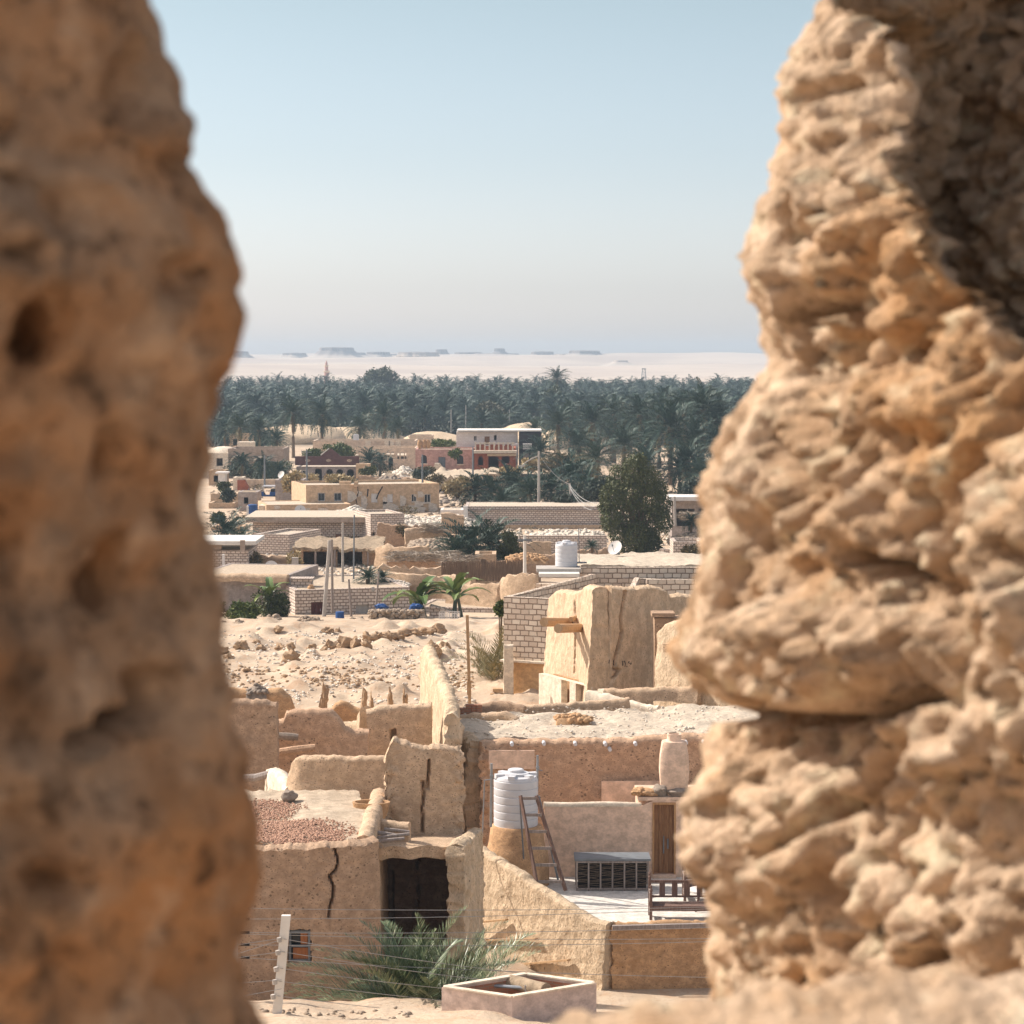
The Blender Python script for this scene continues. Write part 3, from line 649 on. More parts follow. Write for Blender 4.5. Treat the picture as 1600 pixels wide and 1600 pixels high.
def ico():
    global ICO
    if ICO is None:
        p = (1 + 5 ** .5) / 2; v = np.array([(-1, p, 0), (1, p, 0), (-1, -p, 0), (1, -p, 0), (0, -1, p), (0, 1, p), (0, -1, -p), (0, 1, -p), (p, 0, -1), (p, 0, 1), (-p, 0, -1), (-p, 0, 1)], float)
        v /= np.linalg.norm(v[0]); f = np.array([(0, 11, 5), (0, 5, 1), (0, 1, 7), (0, 7, 10), (0, 10, 11), (1, 5, 9), (5, 11, 4), (11, 10, 2), (10, 7, 6), (7, 1, 8), (3, 9, 4), (3, 4, 2), (3, 2, 6), (3, 6, 8), (3, 8, 9), (4, 9, 5), (2, 4, 11), (6, 2, 10), (8, 6, 7), (9, 8, 1)])
        ICO = v, f
    return ICO
def stones(cs, sizes, flat=.7):
    """many small irregular stones as one mesh (arrays)"""
    v, f = ico(); n = len(cs); cs = np.asarray(cs); sizes = np.asarray(sizes)
    V = v[None] * (1 + rng.uniform(-.28, .28, (n, 12, 1))) * sizes[:, None, None] * rng.uniform(.7, 1.35, (n, 1, 3)) * np.array([1, 1, flat])
    a = rng.uniform(0, 6.28, n); c, s = np.cos(a), np.sin(a); X = V[:, :, 0] * c[:, None] - V[:, :, 1] * s[:, None]; Yy = V[:, :, 0] * s[:, None] + V[:, :, 1] * c[:, None]
    V[:, :, 0] = X; V[:, :, 1] = Yy; V += cs[:, None, :]
    return V.reshape(-1, 3), (f[None] + (np.arange(n) * 12)[:, None, None]).reshape(-1, 3)
def boulder(c, d, seed=0, n=3, rough=.3):
    import bmesh
    bm = bmesh.new(); bmesh.ops.create_icosphere(bm, subdivisions=n, radius=1); V = []
    for v in bm.verts:
        q = v.co * 1.3 + Vector((seed * 3.3, seed, 1)); k = 1 + rough * noise.noise(q) + rough * .6 * noise.noise(q * 2.6) + .25 * rough * noise.noise(q * 7)
        V.append(Vector(c) + Vector((v.co.x * d[0] * k, v.co.y * d[1] * k, v.co.z * d[2] * k)))
    Fc = [tuple(v.index for v in f.verts) for f in bm.faces]; bm.free(); return MB().add(V, Fc)
def pile(name, label, cat, x0, x1, ytop, ybase, Y, mat, ss=(.08, .2), n=220, depth=1.5, kindpts=None):
    a = P(x0, ybase, Y); b = P(x1, ybase, Y); h = P((x0 + x1) / 2, ytop, Y).z - a.z; L_ = b.x - a.x
    t = rng.uniform(0, 1, n); d = rng.uniform(-1, 1, n); prof = np.sin(np.pi * t) ** .6
    hh = np.array([.75 + .5 * noise.noise(Vector((k * 3.1, x0, 0))) for k in t]) * h * prof * np.clip(1 - np.abs(d), 0, 1) ** .6
    z = hh * np.where(rng.random(n) < .7, 1, rng.uniform(.2, 1, n))
    cs = np.stack([a.x + t * L_, Y + d * depth, a.z + z - .05], 1)
    body = MB(); m = 26; V = []
    for i in range(m + 1):
        for j in range(9):
            t_ = i / m; d_ = j / 4 - 1; pz = h * math.sin(math.pi * t_) ** .6 * max(0, 1 - abs(d_)) ** .6 * (.75 + .5 * noise.noise(Vector((t_ * 3.1, x0, 0))))
            V.append((a.x + t_ * L_, Y + d_ * depth * 1.05, a.z + pz * .93 - (.3 if j in (0, 8) or i in (0, m) else .04)))
    body.add(V, [(i * 9 + j, (i + 1) * 9 + j, (i + 1) * 9 + j + 1, i * 9 + j + 1) for i in range(m) for j in range(8)])
    sv, sf = stones(cs, rng.uniform(*ss, n)); bv = np.array(body.v); bf = np.array(body.f)
    bf3 = np.concatenate([bf[:, [0, 1, 2]], bf[:, [0, 2, 3]]])
    return solo(name, label, cat, (np.concatenate([sv, bv]), np.concatenate([sf, bf3 + len(sv)])), mat)
def scatter(name, label, pts, sizes, mat, flat=.7):
    o = solo(name, label, None, stones(pts, sizes, flat), mat, kind='stuff'); return o
# ------------------------------------------------------------------ plants
def kites(b, d, l, w, side):
    """one pointed leaf each: base b, direction d, length l, width w, width direction side"""
    tip = b + d * l[:, None]; mid = b + d * (l * .45)[:, None]; s = side * (w / 2)[:, None]
    V = np.stack([b, mid + s, tip, mid - s], 1).reshape(-1, 3); return V, np.arange(len(V)).reshape(-1, 4)
def cat(parts_):
    V = []; Fc = []; o = 0
    for v, f in parts_: V.append(v); Fc.append(f + o); o += len(v)
    return np.concatenate(V), np.concatenate(Fc)
def unit(a): return a / (np.linalg.norm(a, axis=-1, keepdims=True) + 1e-9)
def frond(base, az, el, L, droop, nl, lw, ll, rg, seg=7, rw_=.02, twist=0):
    t = np.linspace(0, 1, seg + 1); ang = el - droop * t ** 1.4; h = np.array([math.cos(az), math.sin(az), 0]); u = np.array([0, 0, 1.])
    dv = np.cos(ang)[:, None] * h + np.sin(ang)[:, None] * u
    pts = np.concatenate([[base], base + np.cumsum((dv[:-1] + dv[1:]) / 2 * (L / seg), 0)])
    side0 = np.array([-math.sin(az), math.cos(az), 0]); out = []
    wr = (rw_ * (1 - .8 * t))[:, None]; a = pts + side0 * wr; b = pts - side0 * wr
    V = np.stack([a, b], 1).reshape(-1, 3); out.append((V, np.array([(2 * i, 2 * i + 1, 2 * i + 3, 2 * i + 2) for i in range(seg)])))
    ts = np.repeat(np.linspace(.14, .99, nl), 2) + rg.uniform(-.01, .01, nl * 2); sd = np.tile([1., -1.], nl); ts = np.clip(ts, 0, .995)
    x = ts * seg; i = x.astype(int); fr = (x - i)[:, None]; p = pts[i] * (1 - fr) + pts[np.minimum(i + 1, seg)] * fr; tg = unit(dv[i] * (1 - fr) + dv[np.minimum(i + 1, seg)] * fr)
    nr = np.cross(tg, side0); nr = unit(nr) * np.sign(nr[:, 2:3] + 1e-6)
    fa = np.radians(58 - 34 * ts) + rg.uniform(-.12, .12, len(ts))
    d = unit(tg * np.cos(fa)[:, None] + side0 * (sd * np.sin(fa))[:, None] + nr * (.35 + .25 * rg.random(len(ts)))[:, None] - u * (.15 * rg.random(len(ts)))[:, None])
    l = ll * (np.sin(np.pi * np.clip(ts * .8 + .18, 0, 1)) ** .7) * rg.uniform(.8, 1.1, len(ts))
    out.append(kites(p, d, l, np.full(len(l), lw), unit(np.cross(d, nr) + rg.normal(0, .2, d.shape))))
    return cat(out)
def crownmesh(nf, nl, lw, ll, seed, L=1., low=-.5, skirt=.0, seg=6, rw_=.008, up=1.35):
    rg = np.random.default_rng(seed); out = []
    for k in range(nf):
        q = k / nf; el = up - (up - low) * q ** .85 + rg.uniform(-.12, .12); az = k * 2.399 + rg.uniform(-.3, .3)
        out.append(frond(np.array([0, 0, .02 * (1 - q)]), az, el, L * rg.uniform(.82, 1.08), rg.uniform(.9, 1.45) * (1 - .25 * q), nl, lw, ll, rg, seg, rw_))
    return cat(out)
def leafcloud(clumps, n, size, seed=1, asp=.5, droop=.0, shell=.55):
    """leaf faces through a crown made of uneven clumps (x, y, z, rx, ry, rz)"""
    rg = np.random.default_rng(seed); cl = np.array(clumps, float); vol = (cl[:, 3] * cl[:, 4] * cl[:, 5]) ** (2 / 3); idx = rg.choice(len(cl), n, p=vol / vol.sum())
    d = unit(rg.normal(0, 1, (n, 3))); r = (shell + (1 - shell) * rg.random(n) ** .6) * (1 + .11 * rg.normal(0, 1, n)); c = cl[idx]
    # twigs: gather leaves into tufts
    nt = max(1, n // 9); td = unit(rg.normal(0, 1, (nt, 3))); ti = rg.integers(0, nt, n); dd = unit(td[ti] + rg.normal(0, .11, (n, 3)))
    use = rg.random(n) < .8; d = np.where(use[:, None], dd, d)
    p = c[:, :3] + d * r[:, None] * c[:, 3:6]
    dr_ = unit(rg.normal(0, 1, (n, 3)) + d * .6 + np.array([0, 0, -droop])); sd = unit(np.cross(dr_, rg.normal(0, 1, (n, 3))))
    l = size * rg.uniform(.6, 1.4, n); return kites(p, dr_, l, l * asp, sd)
def ptube(pts, r, n=7): return MB().tube(pts, r, n)
PALM = []
for k in range(5):
    r_ = bpy.data.objects.new('proto', None); COL.objects.link(r_)
    cr = part(r_, 'crown', crownmesh([66, 58, 70, 62, 66][k], 22, .026, .17, 11 + k, low=[-.7, -.35, -.9, -.6, -.8][k]), M['palm'])
    dsk = part(r_, 'dry_frond', crownmesh(13, 12, .02, .12, 40 + k, L=.62, low=-1.45, up=-.7), M['palmdry'])
    tr = part(r_, 'trunk', MB().tube([(.02 * math.sin(z * 3 + k), 0, z) for z in np.linspace(-.1, 1.0, 9)], [.26, .24, .22, .21, .2, .2, .21, .24, .26], 8), M['trunk'])
    PALM.append((r_, cr, dsk, tr))
FIRST = {}
def palm(px, pyc, Y, L, label, group=None, rz=None, kind=None, base=None, dry=True, x=None, top=None, xy=None):
    k = int(rng.integers(0, 5)) if kind is None else kind
    if xy is None: c = P(px, pyc, Y)
    else: c = Vector(xy)
    b = tz(c.x, c.y) if base is None else base; h = max(.15, c.z - b)
    o = T('date_palm', label, 'palm', (c.x, c.y, b), group); rz = rng.uniform(0, 6.28) if rz is None else rz; o.rotation_euler = (0, 0, rz)
    _, cr, ds, tr = PALM[k]
    q = cr.copy(); COL.objects.link(q); q.parent = o; q.location = (0, 0, h); q.scale = (L, L, L)
    if dry and h > L * .8: q = ds.copy(); COL.objects.link(q); q.parent = o; q.location = (0, 0, h - .02 * L); q.scale = (L, L, L)
    q = tr.copy(); COL.objects.link(q); q.parent = o; q.location = (0, 0, 0); q.scale = (L / 4 + .25, L / 4 + .25, h)
    return o
def killproto():
    for r_, a, b, c in PALM:
        for o in (a, b, c, r_): bpy.data.objects.remove(o)
def shrub(name, label, cat, x0, x1, ytop, ybase, Y, mat, n=1500, size=.18, group=None, depth=.8, seed=None, cl=9, trunk=True, zb=None, asp=.5):
    sd = int(rng.integers(1, 9999)) if seed is None else seed; rg = np.random.default_rng(sd)
    a = P(x0, ybase, Y); b = P(x1, ybase, Y); t = P((x0 + x1) / 2, ytop, Y); w = (b.x - a.x) / 2; h = t.z - a.z; cx = (a.x + b.x) / 2; g = tz(cx, Y) if zb is None else zb
    cs = []
    for k in range(cl):
        u = rg.uniform(-.62, .62); v = rg.uniform(.2, .78); wd = math.sqrt(max(.1, 1 - (v - .45) ** 2 * 2))
        cs.append((cx + u * w * wd, Y + rg.uniform(-.6, .6) * w * depth, a.z + v * h, w * rg.uniform(.28, .45), w * depth * rg.uniform(.3, .45), h * rg.uniform(.16, .27)))
    cs.append((cx, Y, a.z + h * .4, w * .6, w * depth * .6, h * .4))
    root = T(name, label, cat, (cx, Y, min(g, a.z)), group)
    part(root, 'crown' if h > 3.5 else 'foliage', leafcloud(cs, n, size, sd, asp), mat)
    if trunk:
        st = MB()
        for k in range(5):
            c = cs[k]; st.tube([(cx + (c[0] - cx) * .1, Y, min(g, a.z) - .1), (cx + (c[0] - cx) * .4, lerp(Y, c[1], .4), a.z + h * .22), (c[0], c[1], c[2])], [h * .03 + .02, h * .018 + .01, h * .006 + .005], 6)
        part(root, 'trunk' if h > 3.5 else 'stem', st, M['trunk'])
    return root

# ================================================================== the near ruins and roofs
# earth-roofed house on the left with the cracked front
hl = T('mud_house', 'earth-roofed mud house with a zigzag crack and small shuttered window, pink gravel on its roof', 'house', P(470, 1560, 52))
front = mudwall(W3((150, 1316, 52), (330, 1322, 52), (400, 1323, 52), (500, 1322, 52), (560, 1315, 52.1), (583, 1309, 52.3)), 1.2, .5, .038, .035, .05, .18,
    cracks=[[(523, 1327), (528, 1345), (526, 1358), (514, 1370), (521, 1385), (520, 1402), (515, 1418), (514, 1432)]], recess=[(451, 1454, 485, 1503, .34)], seed=1, cw=1.9)
part(hl, 'wall', front, M['mudgrey'], True)
A_ = P(583, 1309, 52.4); sidew = mudwall([(A_.x - .22, 52.5, A_.z - .02), (A_.x - .2, 54.5, A_.z), (A_.x - .2, 58.3, A_.z)], 1.2, .4, .09, .04, .05, .12, seed=2, face=(1, 0))
part(hl, 'wall', sidew, M['mud'], True)
zr = P(470, 1322, 52).z - .03
part(hl, 'roof', slab([PZ(150, 1322, zr), PZ(588, 1312, zr), PZ(560, 1236, zr), PZ(210, 1236, zr)], 70, 50, .35, .10, .08, 3), M['roofdirt'], True)
fr = MB(); a, b = P(451, 1454, 51.75), P(485, 1503, 51.75)
for q in [(a.x, a.x + .05, b.z, a.z), (b.x - .05, b.x, b.z, a.z), (a.x + .05, b.x - .05, a.z - .05, a.z), (a.x + .05, b.x - .05, b.z, b.z + .05), (a.x + .05, b.x - .05, (a.z + b.z) / 2 - .02, (a.z + b.z) / 2 + .02)]:
    fr.box(((q[0] + q[1]) / 2, 51.8, (q[2] + q[3]) / 2), (q[1] - q[0], .09, q[3] - q[2]))
wf = part(hl, 'window_frame', fr, M['steelgrey'])
sh = MB(); zc = (a.z + b.z) / 2
sh.box(((a.x + b.x) / 2 + .1, 51.84, (zc + a.z) / 2 - .02), (.16, .03, a.z - zc - .08)); sh.box(((a.x + b.x) / 2 + .02, 51.84, (zc + b.z) / 2), (b.x - a.x - .14, .03, zc - b.z - .1))
part(wf, 'shutter', sh, M['shutter']); part(wf, 'pane', MB().box(((a.x + b.x) / 2, 51.9, zc), (b.x - a.x - .06, .02, a.z - b.z - .06)), M['glass'])
# gravel drying on the roof, in two spreads
gp = []
for (cx, cy, rx, ry, n) in [(455, 1303, 85, 17, 3300), (405, 1265, 62, 15, 1500), (350, 1290, 60, 22, 900)]:
    for _ in range(n):
        r = math.sqrt(random.Random(_ * 7 + cx).random()); th = random.Random(_ * 13 + cy).random() * 6.283; w_ = 1 + .25 * noise.noise(Vector((math.cos(th) * 2, math.sin(th) * 2, cx)))
        r *= 1 + .16 * random.Random(_ * 17 + cy).gauss(0, 1); q = PZ(cx + rx * r * w_ * math.cos(th), cy + ry * r * w_ * math.sin(th), zr + .0)
        gp.append((q.x, q.y, zr + .03 + .10 * noise.noise((q + Vector((3, 3, 3))) * .8)))
scatter('gravel', 'pinkish gravel spread over the earth roof', gp, rng.uniform(.014, .034, len(gp)), M['gravel'])
c = PZ(452, 1252, zr); solo('stone', 'single dark stone lying on the gravel-strewn earth roof', 'stone', boulder((c.x, c.y, c.z + .12), (.2, .16, .16), 5), M['stonegrey'], smooth=True)
pile('rubble_heap', 'small grey broken lumps at the front edge of the gravel roof', 'rubble', 384, 430, 1316, 1322, 52.6, M['stonepale'], (.02, .07), 60, .3)
# low parapet and tall standing wall behind the roof
solo('parapet_wall', 'low pitted mud wall rising behind the gravel roof', 'wall', mudwall(W3((457, 1215, 60.2), (463, 1190, 60), (472, 1183, 59.8), (500, 1183, 59.6), (560, 1184, 59.4), (612, 1181, 59.2)), 6.0, .32, .06, .035, .05, .06, seed=3), M['mud'], smooth=True)
solo('standing_wall', 'tall free-standing mud wall slab with a cracked foot and broken stony edge', 'wall',
     mudwall(W3((602, 1192, 57.6), (606, 1172, 57.6), (614, 1154, 57.6), (640, 1158, 57.6), (660, 1166, 57.6), (700, 1166, 57.7), (720, 1172, 57.8)), 5.6, .42, .04, .04, .06, .05,
             cracks=[[(660, 1222), (663, 1240), (659, 1262), (661, 1300)], [(671, 1188), (668, 1232)]], seed=4, cw=2.2, endrough=.10), M['mud'], smooth=True)
c = PZ(580, 1262, zr); bs = MB().lathe([(.0, 0), (.34, .0), (.42, .18), (.47, .42), (.41, .42), (.36, .2), (.28, .06), (0, .06)], (c.x, c.y, c.z - .27), 28, 1.0, .7)
solo('clay_hearth', 'broken orange clay hearth between the two mud walls', 'hearth', bs, M['mudorange'], smooth=True)
e = P(585, 1290, 54.5); solo('roof_kerb', 'curved mud kerb running from the clay hearth to the tall wall', 'kerb', mudwall([P(556, 1268, 57), P(572, 1276, 56), P(600, 1284, 55.3), P(640, 1288, 55.2)], 5.9, .3, .07, .03, .03, seed=44), M['mud'], smooth=True)
# shaded alcove
al = T('alcove', 'deep shaded mud-walled passage under a sagging beam roof', 'ruined room', P(650, 1480, 56))
part(al, 'wall', mudwall(W3((575, 1300, 57.6), (640, 1302, 57.6), (716, 1305, 57.6)), 1.6, .4, .06, .04, .02, 0, cracks=[[(664, 1325), (652, 1350), (654, 1400), (648, 1430), (650, 1500)]], recess=[(588, 1362, 615, 1440, .25)], seed=5, cw=1.4), M['alcoveshade'], True)
part(al, 'roof', slab([P(588, 1322, 54.3), P(712, 1324, 54.6), P(722, 1302, 57.8), P(588, 1300, 57.8)], 26, 16, .28, .08, .09, 8), M['mud'], True)
part(al, 'jamb', mudwall(W3((712, 1318, 54.4), (717, 1315, 54.8), (728, 1308, 56.0), (742, 1300, 57.6)), 1.0, .4, .06, .10, .1, .05, seed=6, endrough=.08, face=(-1, 0)), M['mudlit'], True)
bm_ = MB()
for k, (x0, y0, x1, y1, Y, r) in enumerate([(586, 1301, 622, 1306, 54.2, .06), (590, 1310, 640, 1303, 54.0, .05), (584, 1316, 632, 1310, 53.7, .05), (600, 1296, 640, 1300, 54.9, .05)]):
    part(al, 'beam', MB().tube([P(x0, y0, Y), P((x0 + x1) / 2, (y0 + y1) / 2 - .5, Y), P(x1, y1, Y)], [r, r * .9, r * .8], 8), M['greywood'])
part(al, 'stick', MB().tube([P(589, 1313, 53.5), P(598, 1322, 53.4), P(604, 1333, 53.4), P(606, 1343, 53.4)], [.012, .011, .009, .006], 5), M['polewood'])
# left: sunken yard walls behind
solo('yard_wall', 'square-topped pitted mud wall dark at its foot', 'wall', mudwall(W3((280, 1094, 66), (345, 1096, 66), (400, 1094, 66), (434, 1096, 66)), 2.8, .45, .09, .06, .07, .1, seed=7, cracks=[[(345, 1150), (344, 1170), (352, 1190), (355, 1205)]]), M['mudgrey'], smooth=True)
solo('yard_wall', 'brown wall top showing just above the square-topped pitted wall', 'wall', mudwall(W3((300, 1080, 72), (400, 1078, 72), (440, 1078, 72), (452, 1086, 72), (453, 1110, 72.1)), 2.8, .5, .12, .06, .08, .1, seed=8), M['mudorange'], smooth=True)
c = P(400, 1080, 71.5); pile('rubble_heap', 'grey stones lying on the brown wall top', 'rubble', 385, 418, 1066, 1080, 71.9, M['stonegrey'], (.05, .12), 50, .25)
solo('yard_wall', 'round-shouldered brown mud wall stepping down to the right, a log in its face', 'wall', mudwall(W3((432, 1128, 68), (444, 1125, 68), (449, 1112, 68), (460, 1109, 68), (520, 1109, 68), (528, 1118, 68), (540, 1136, 68), (552, 1141, 68), (577, 1142, 68)), 2.8, .45, .09, .05, .05, .08, seed=9), M['muddark'], smooth=True)
for (x0, y0, x1, y1, Y, r, lb) in [(434, 1150, 466, 1152, 67.4, .11, 'short burnt log end sticking out of the brown stepped wall'), (428, 1177, 493, 1168, 67.0, .12, 'long dark log lying across the foot of the brown stepped wall')]:
    solo('log', lb, 'log', MB().tube([P(x0, y0, Y), P((x0 + x1) / 2, (y0 + y1) / 2, Y), P(x1, y1, Y)], [r, r * 1.1, r * .9], 9), M['muddark'] if y0 > 1160 else M['stonegrey'])
solo('yard_wall', 'flat-topped mud wall with a small dark slot, beside the long sunlit wall', 'wall', mudwall(W3((572, 1108, 70), (600, 1106, 70), (650, 1102, 70), (674, 1100, 70)), 2.8, .45, .08, .05, .05, .06, recess=[(611, 1141, 620, 1157, .3)], seed=10), M['mud'], smooth=True)
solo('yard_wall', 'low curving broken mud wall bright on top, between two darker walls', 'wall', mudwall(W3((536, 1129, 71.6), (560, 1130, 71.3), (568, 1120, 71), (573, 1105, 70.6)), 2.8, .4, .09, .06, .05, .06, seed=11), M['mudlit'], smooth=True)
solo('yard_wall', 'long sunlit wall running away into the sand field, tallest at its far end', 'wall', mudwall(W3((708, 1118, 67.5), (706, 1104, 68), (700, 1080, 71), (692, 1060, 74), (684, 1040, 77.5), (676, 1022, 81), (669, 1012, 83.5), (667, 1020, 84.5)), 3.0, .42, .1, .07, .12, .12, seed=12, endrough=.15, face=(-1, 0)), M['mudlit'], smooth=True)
solo('yard_wall', 'short whitened wall stub catching the sun at the corner of the sunken yard', 'wall', mudwall(W3((424, 1200, 63), (436, 1206, 61.6), (448, 1218, 60.6), (456, 1230, 60)), 4.5, .35, .08, .06, .05, .05, seed=13, face=(-1, -.3)), M['whitewash'], smooth=True)
solo('log', 'pale split log bridging the dark corner of the yard', 'log', MB().tube([P(368, 1216, 63), P(400, 1215, 62.8), P(424, 1208, 62.6)], [.1, .11, .09], 8), M['greywood'])
solo('arch_wall', 'small orange mud wall fragment with a rounded broken top', 'wall', mudwall(W3((519, 1108, 75), (524, 1099, 75), (533, 1095, 75), (545, 1098, 75), (556, 1106, 75), (572, 1108, 75)), 3, .4, .09, .05, .05, .06, seed=14), M['mudorange'], smooth=True)
for i, (px, yt, Y, lb) in enumerate([(507, 1077, 77, 'tallest and leftmost of the thin mud stubs standing in the sand'), (569, 1081, 77.5, 'second mud stub from the left in the sand, narrow and upright'), (580, 1093, 76, 'short mud stub close in front of its taller neighbour'), (610, 1083, 78, 'narrow mud stub in the middle of the row, leaning a little'), (633, 1085, 78.5, 'rightmost of the thin mud stubs, nearest the long sunlit wall')]):
    a = P(px, yt, Y); b = P(px, yt + 24, Y); solo('mud_stub', lb, 'wall stub', boulder((a.x, Y, (a.z + b.z) / 2 - .1), (.085 if i else .13, .1, (a.z - b.z) / 2 + .2), i, 3, .7), M['lump'], 'thin mud stubs in the sand', smooth=True)

# big flat-roofed building
bb = T('mud_building', 'large flat earth-roofed mud building with a row of white drain spouts', 'house', P(900, 1300, 70))
zb_ = P(760, 1157, 68).z
part(bb, 'wall', mudwall(W3((752, 1158, 68), (800, 1156, 68), (900, 1155, 68), (1000, 1153, 68), (1060, 1150, 68), (1120, 1148, 68), (1200, 1146, 68)), 2.0, .5, .08, .04, .06, .08, seed=15, endrough=.15), M['muddark'], True)
part(bb, 'wall', mudwall(W3((706, 1136, 71.5), (715, 1140, 70.5), (730, 1150, 69), (742, 1155, 68.3)), 1.5, .5, .07, .12, .12, .12, seed=16, endrough=.1, face=(-1, -.4)), M['mudlit'], True)
part(bb, 'roof', slab([PZ(722, 1152, zb_ - .08), PZ(1200, 1146, zb_ - .08), PZ(1190, 1100, zb_ - .08), PZ(700, 1118, zb_ - .08)], 90, 40, .3, .16, .08, 5), M['roofpale'], True)
for px, py in [(800, 1158), (850, 1157), (899, 1157.5), (946, 1158), (953, 1166), (993, 1157.5), (1072, 1155.5), (1100, 1155), (1140, 1154)]:
    a = P(px, py, 67.55); part(bb, 'spout', MB().tube([(a.x, a.y - .10, a.z - .09), (a.x - .01, a.y + .3, a.z - .09)], .055, 10), M['white'])
for lb, pts, b_, th_, mt, sd in [
    ('low rounded mud parapet along the near left of the big flat roof', [(713, 1121, 73), (740, 1114, 73), (790, 1114, 72.8), (806, 1120, 72.6), (812, 1128, 72.5)], 5.9, .35, 'mud', 17),
    ('brown crumbling kerb above the low rounded parapet', [(746, 1102, 74.6), (780, 1097, 74.6), (800, 1099, 74.4), (820, 1107, 74.2)], 5.9, .3, 'mudgrey', 18),
    ('long straight mud kerb in front of the whitewashed doorways', [(812, 1104, 75.5), (860, 1100, 75.5), (930, 1096, 75.5), (984, 1090, 75.5)], 5.9, .3, 'mud', 19),
    ('raised mud kerb crossing behind the big roof towards the cracked tower', [(945, 1077, 79), (1000, 1076, 78.6), (1060, 1075, 78.4), (1094, 1073, 78)], 5.9, .35, 'mud', 20),
    ('sloping whitewashed wall top running down to the big roof', [(918, 1080, 78), (950, 1086, 77.5), (1000, 1098, 76.8), (1030, 1104, 76.4)], 5.7, .3, 'whitewash', 21)]:
    solo('parapet', lb, 'parapet', mudwall(W3(*pts), b_, th_, .09, .05, .06, .05, seed=sd), M[mt], smooth=True)
rb = MB()
for k in range(5): q = P(716 + k * 8, 1107 - (k > 1) * 4, 73.8); rb.box((q.x, q.y, q.z - .1), (.17, .3, .22 + (k > 1) * .08), .05 * k)
solo('brick_step', 'short run of dark red bricks at the end of the brown kerb', 'brick step', rb, M['redbrick'])
pile('rubble_heap', 'orange broken mud lumps on the middle of the big flat roof', 'rubble', 868, 925, 1112, 1121, 72, M['mudorange'], (.05, .12), 90, .4)
pts_ = [PZ(rng.uniform(720, 1160), rng.uniform(1104, 1148), zb_ - .05) for _ in range(420)]; scatter('debris', 'small chips and pebbles scattered over the big flat roof', [tuple(p) for p in pts_], rng.uniform(.015, .05, 420), M['stonepale'])
# courtyard terrace
zf = P(950, 1440, 59).z - .16
ct = T('courtyard_house', 'mud house with a walled plastered roof terrace, a brown plank door and sloping parapet', 'house', P(950, 1540, 60))
Bk = 64.9
cw_ = P(851, 1261, Bk); ce_ = P(1086, 1250, Bk)
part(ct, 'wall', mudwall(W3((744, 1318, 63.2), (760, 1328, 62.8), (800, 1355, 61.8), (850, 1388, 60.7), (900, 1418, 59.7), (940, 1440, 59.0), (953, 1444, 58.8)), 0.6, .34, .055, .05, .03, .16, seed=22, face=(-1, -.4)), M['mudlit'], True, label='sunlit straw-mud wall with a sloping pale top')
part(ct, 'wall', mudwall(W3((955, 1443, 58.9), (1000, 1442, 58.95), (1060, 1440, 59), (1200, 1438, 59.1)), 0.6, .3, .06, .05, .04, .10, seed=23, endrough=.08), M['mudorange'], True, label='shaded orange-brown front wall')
a = P(957, 1449, 58.6); b = P(1200, 1443, 58.8); ed = MB().bar((a.x, a.y, a.z), (b.x, b.y, b.z), .12, .10); part(ct, 'beam', ed, M['greywood'])
part(ct, 'floor', slab([(P(940, 1440, 59.2).x, 59.2, zf), (6.8, 59.2, zf), (6.8, Bk, zf), (-1.0, Bk, zf)], 10, 10, .12, .012, .0, 4), M['floor'], True)
def bwall(x0, x1, y, z0, prof, th):
    n = 24; pl = [(x0, z0)] + [(lerp(x0, x1, k / n), prof(k / n) + .012 * noise.noise(Vector((k * .6, x0, 2)))) for k in range(n + 1)] + [(x1, z0)]
    return MB().prism(pl, y, y + th)
dA = P(1022, 1257, Bk); dB = P(1053, 1365, Bk); zt = ce_.z
part(ct, 'wall', bwall(cw_.x, dA.x, Bk, zf - .1, lambda t: P(851, interp(t, [(0, 1260), (.1, 1261), (.55, 1262), (.88, 1260), (.95, 1254), (1, 1251)]), Bk).z, .22), M['pinkmud'], label='smooth pink plaster wall')
part(ct, 'wall', MB().box(((dB.x + ce_.x) / 2 , Bk + .11, (zf - .1 + zt) / 2), (ce_.x - dB.x, .22, zt - zf + .1)), M['pinkmud'])
part(ct, 'wall', MB().box(((dA.x + dB.x) / 2, Bk + .11, (dA.z + zt) / 2), (dB.x - dA.x - .004, .216, zt - dA.z)), M['pinkmud'])
part(ct, 'step', MB().box(((dA.x + dB.x) / 2, Bk + .02, (zf + dB.z) / 2 - .02), (dB.x - dA.x + .1, .46, dB.z - zf - .0)), M['pinkmud'])
cp = MB(); xs_ = [lerp(cw_.x - .03, dA.x - .35, k / 14) for k in range(15)]
cp.tube([(x, Bk + .11, P(851, 1260.5, Bk).z + .02 + .012 * math.sin(x * 3)) for x in xs_], .1, 8); part(ct, 'coping', cp, M['whitewash'], True)
dr_ = MB(); nx = 4
for k in range(nx):
    w_ = (dB.x - dA.x) / nx; dr_.box((dA.x + (k + .5) * w_, Bk + .10, (dA.z + dB.z) / 2), (w_ - .012, .05, dA.z - dB.z - .02))
dr_.box(((dA.x + dB.x) / 2, Bk + .13, (dA.z + dB.z) / 2), (dB.x - dA.x, .015, dA.z - dB.z))
dor = part(ct, 'door', dr_, M['wood']); part(dor, 'handle', MB().box((dA.x + .40, Bk + .055, dB.z + .85), (.035, .05, .28)).box((dA.x + .28, Bk + .06, dB.z + .82), (.03, .03, .5)), M['steelgrey'])
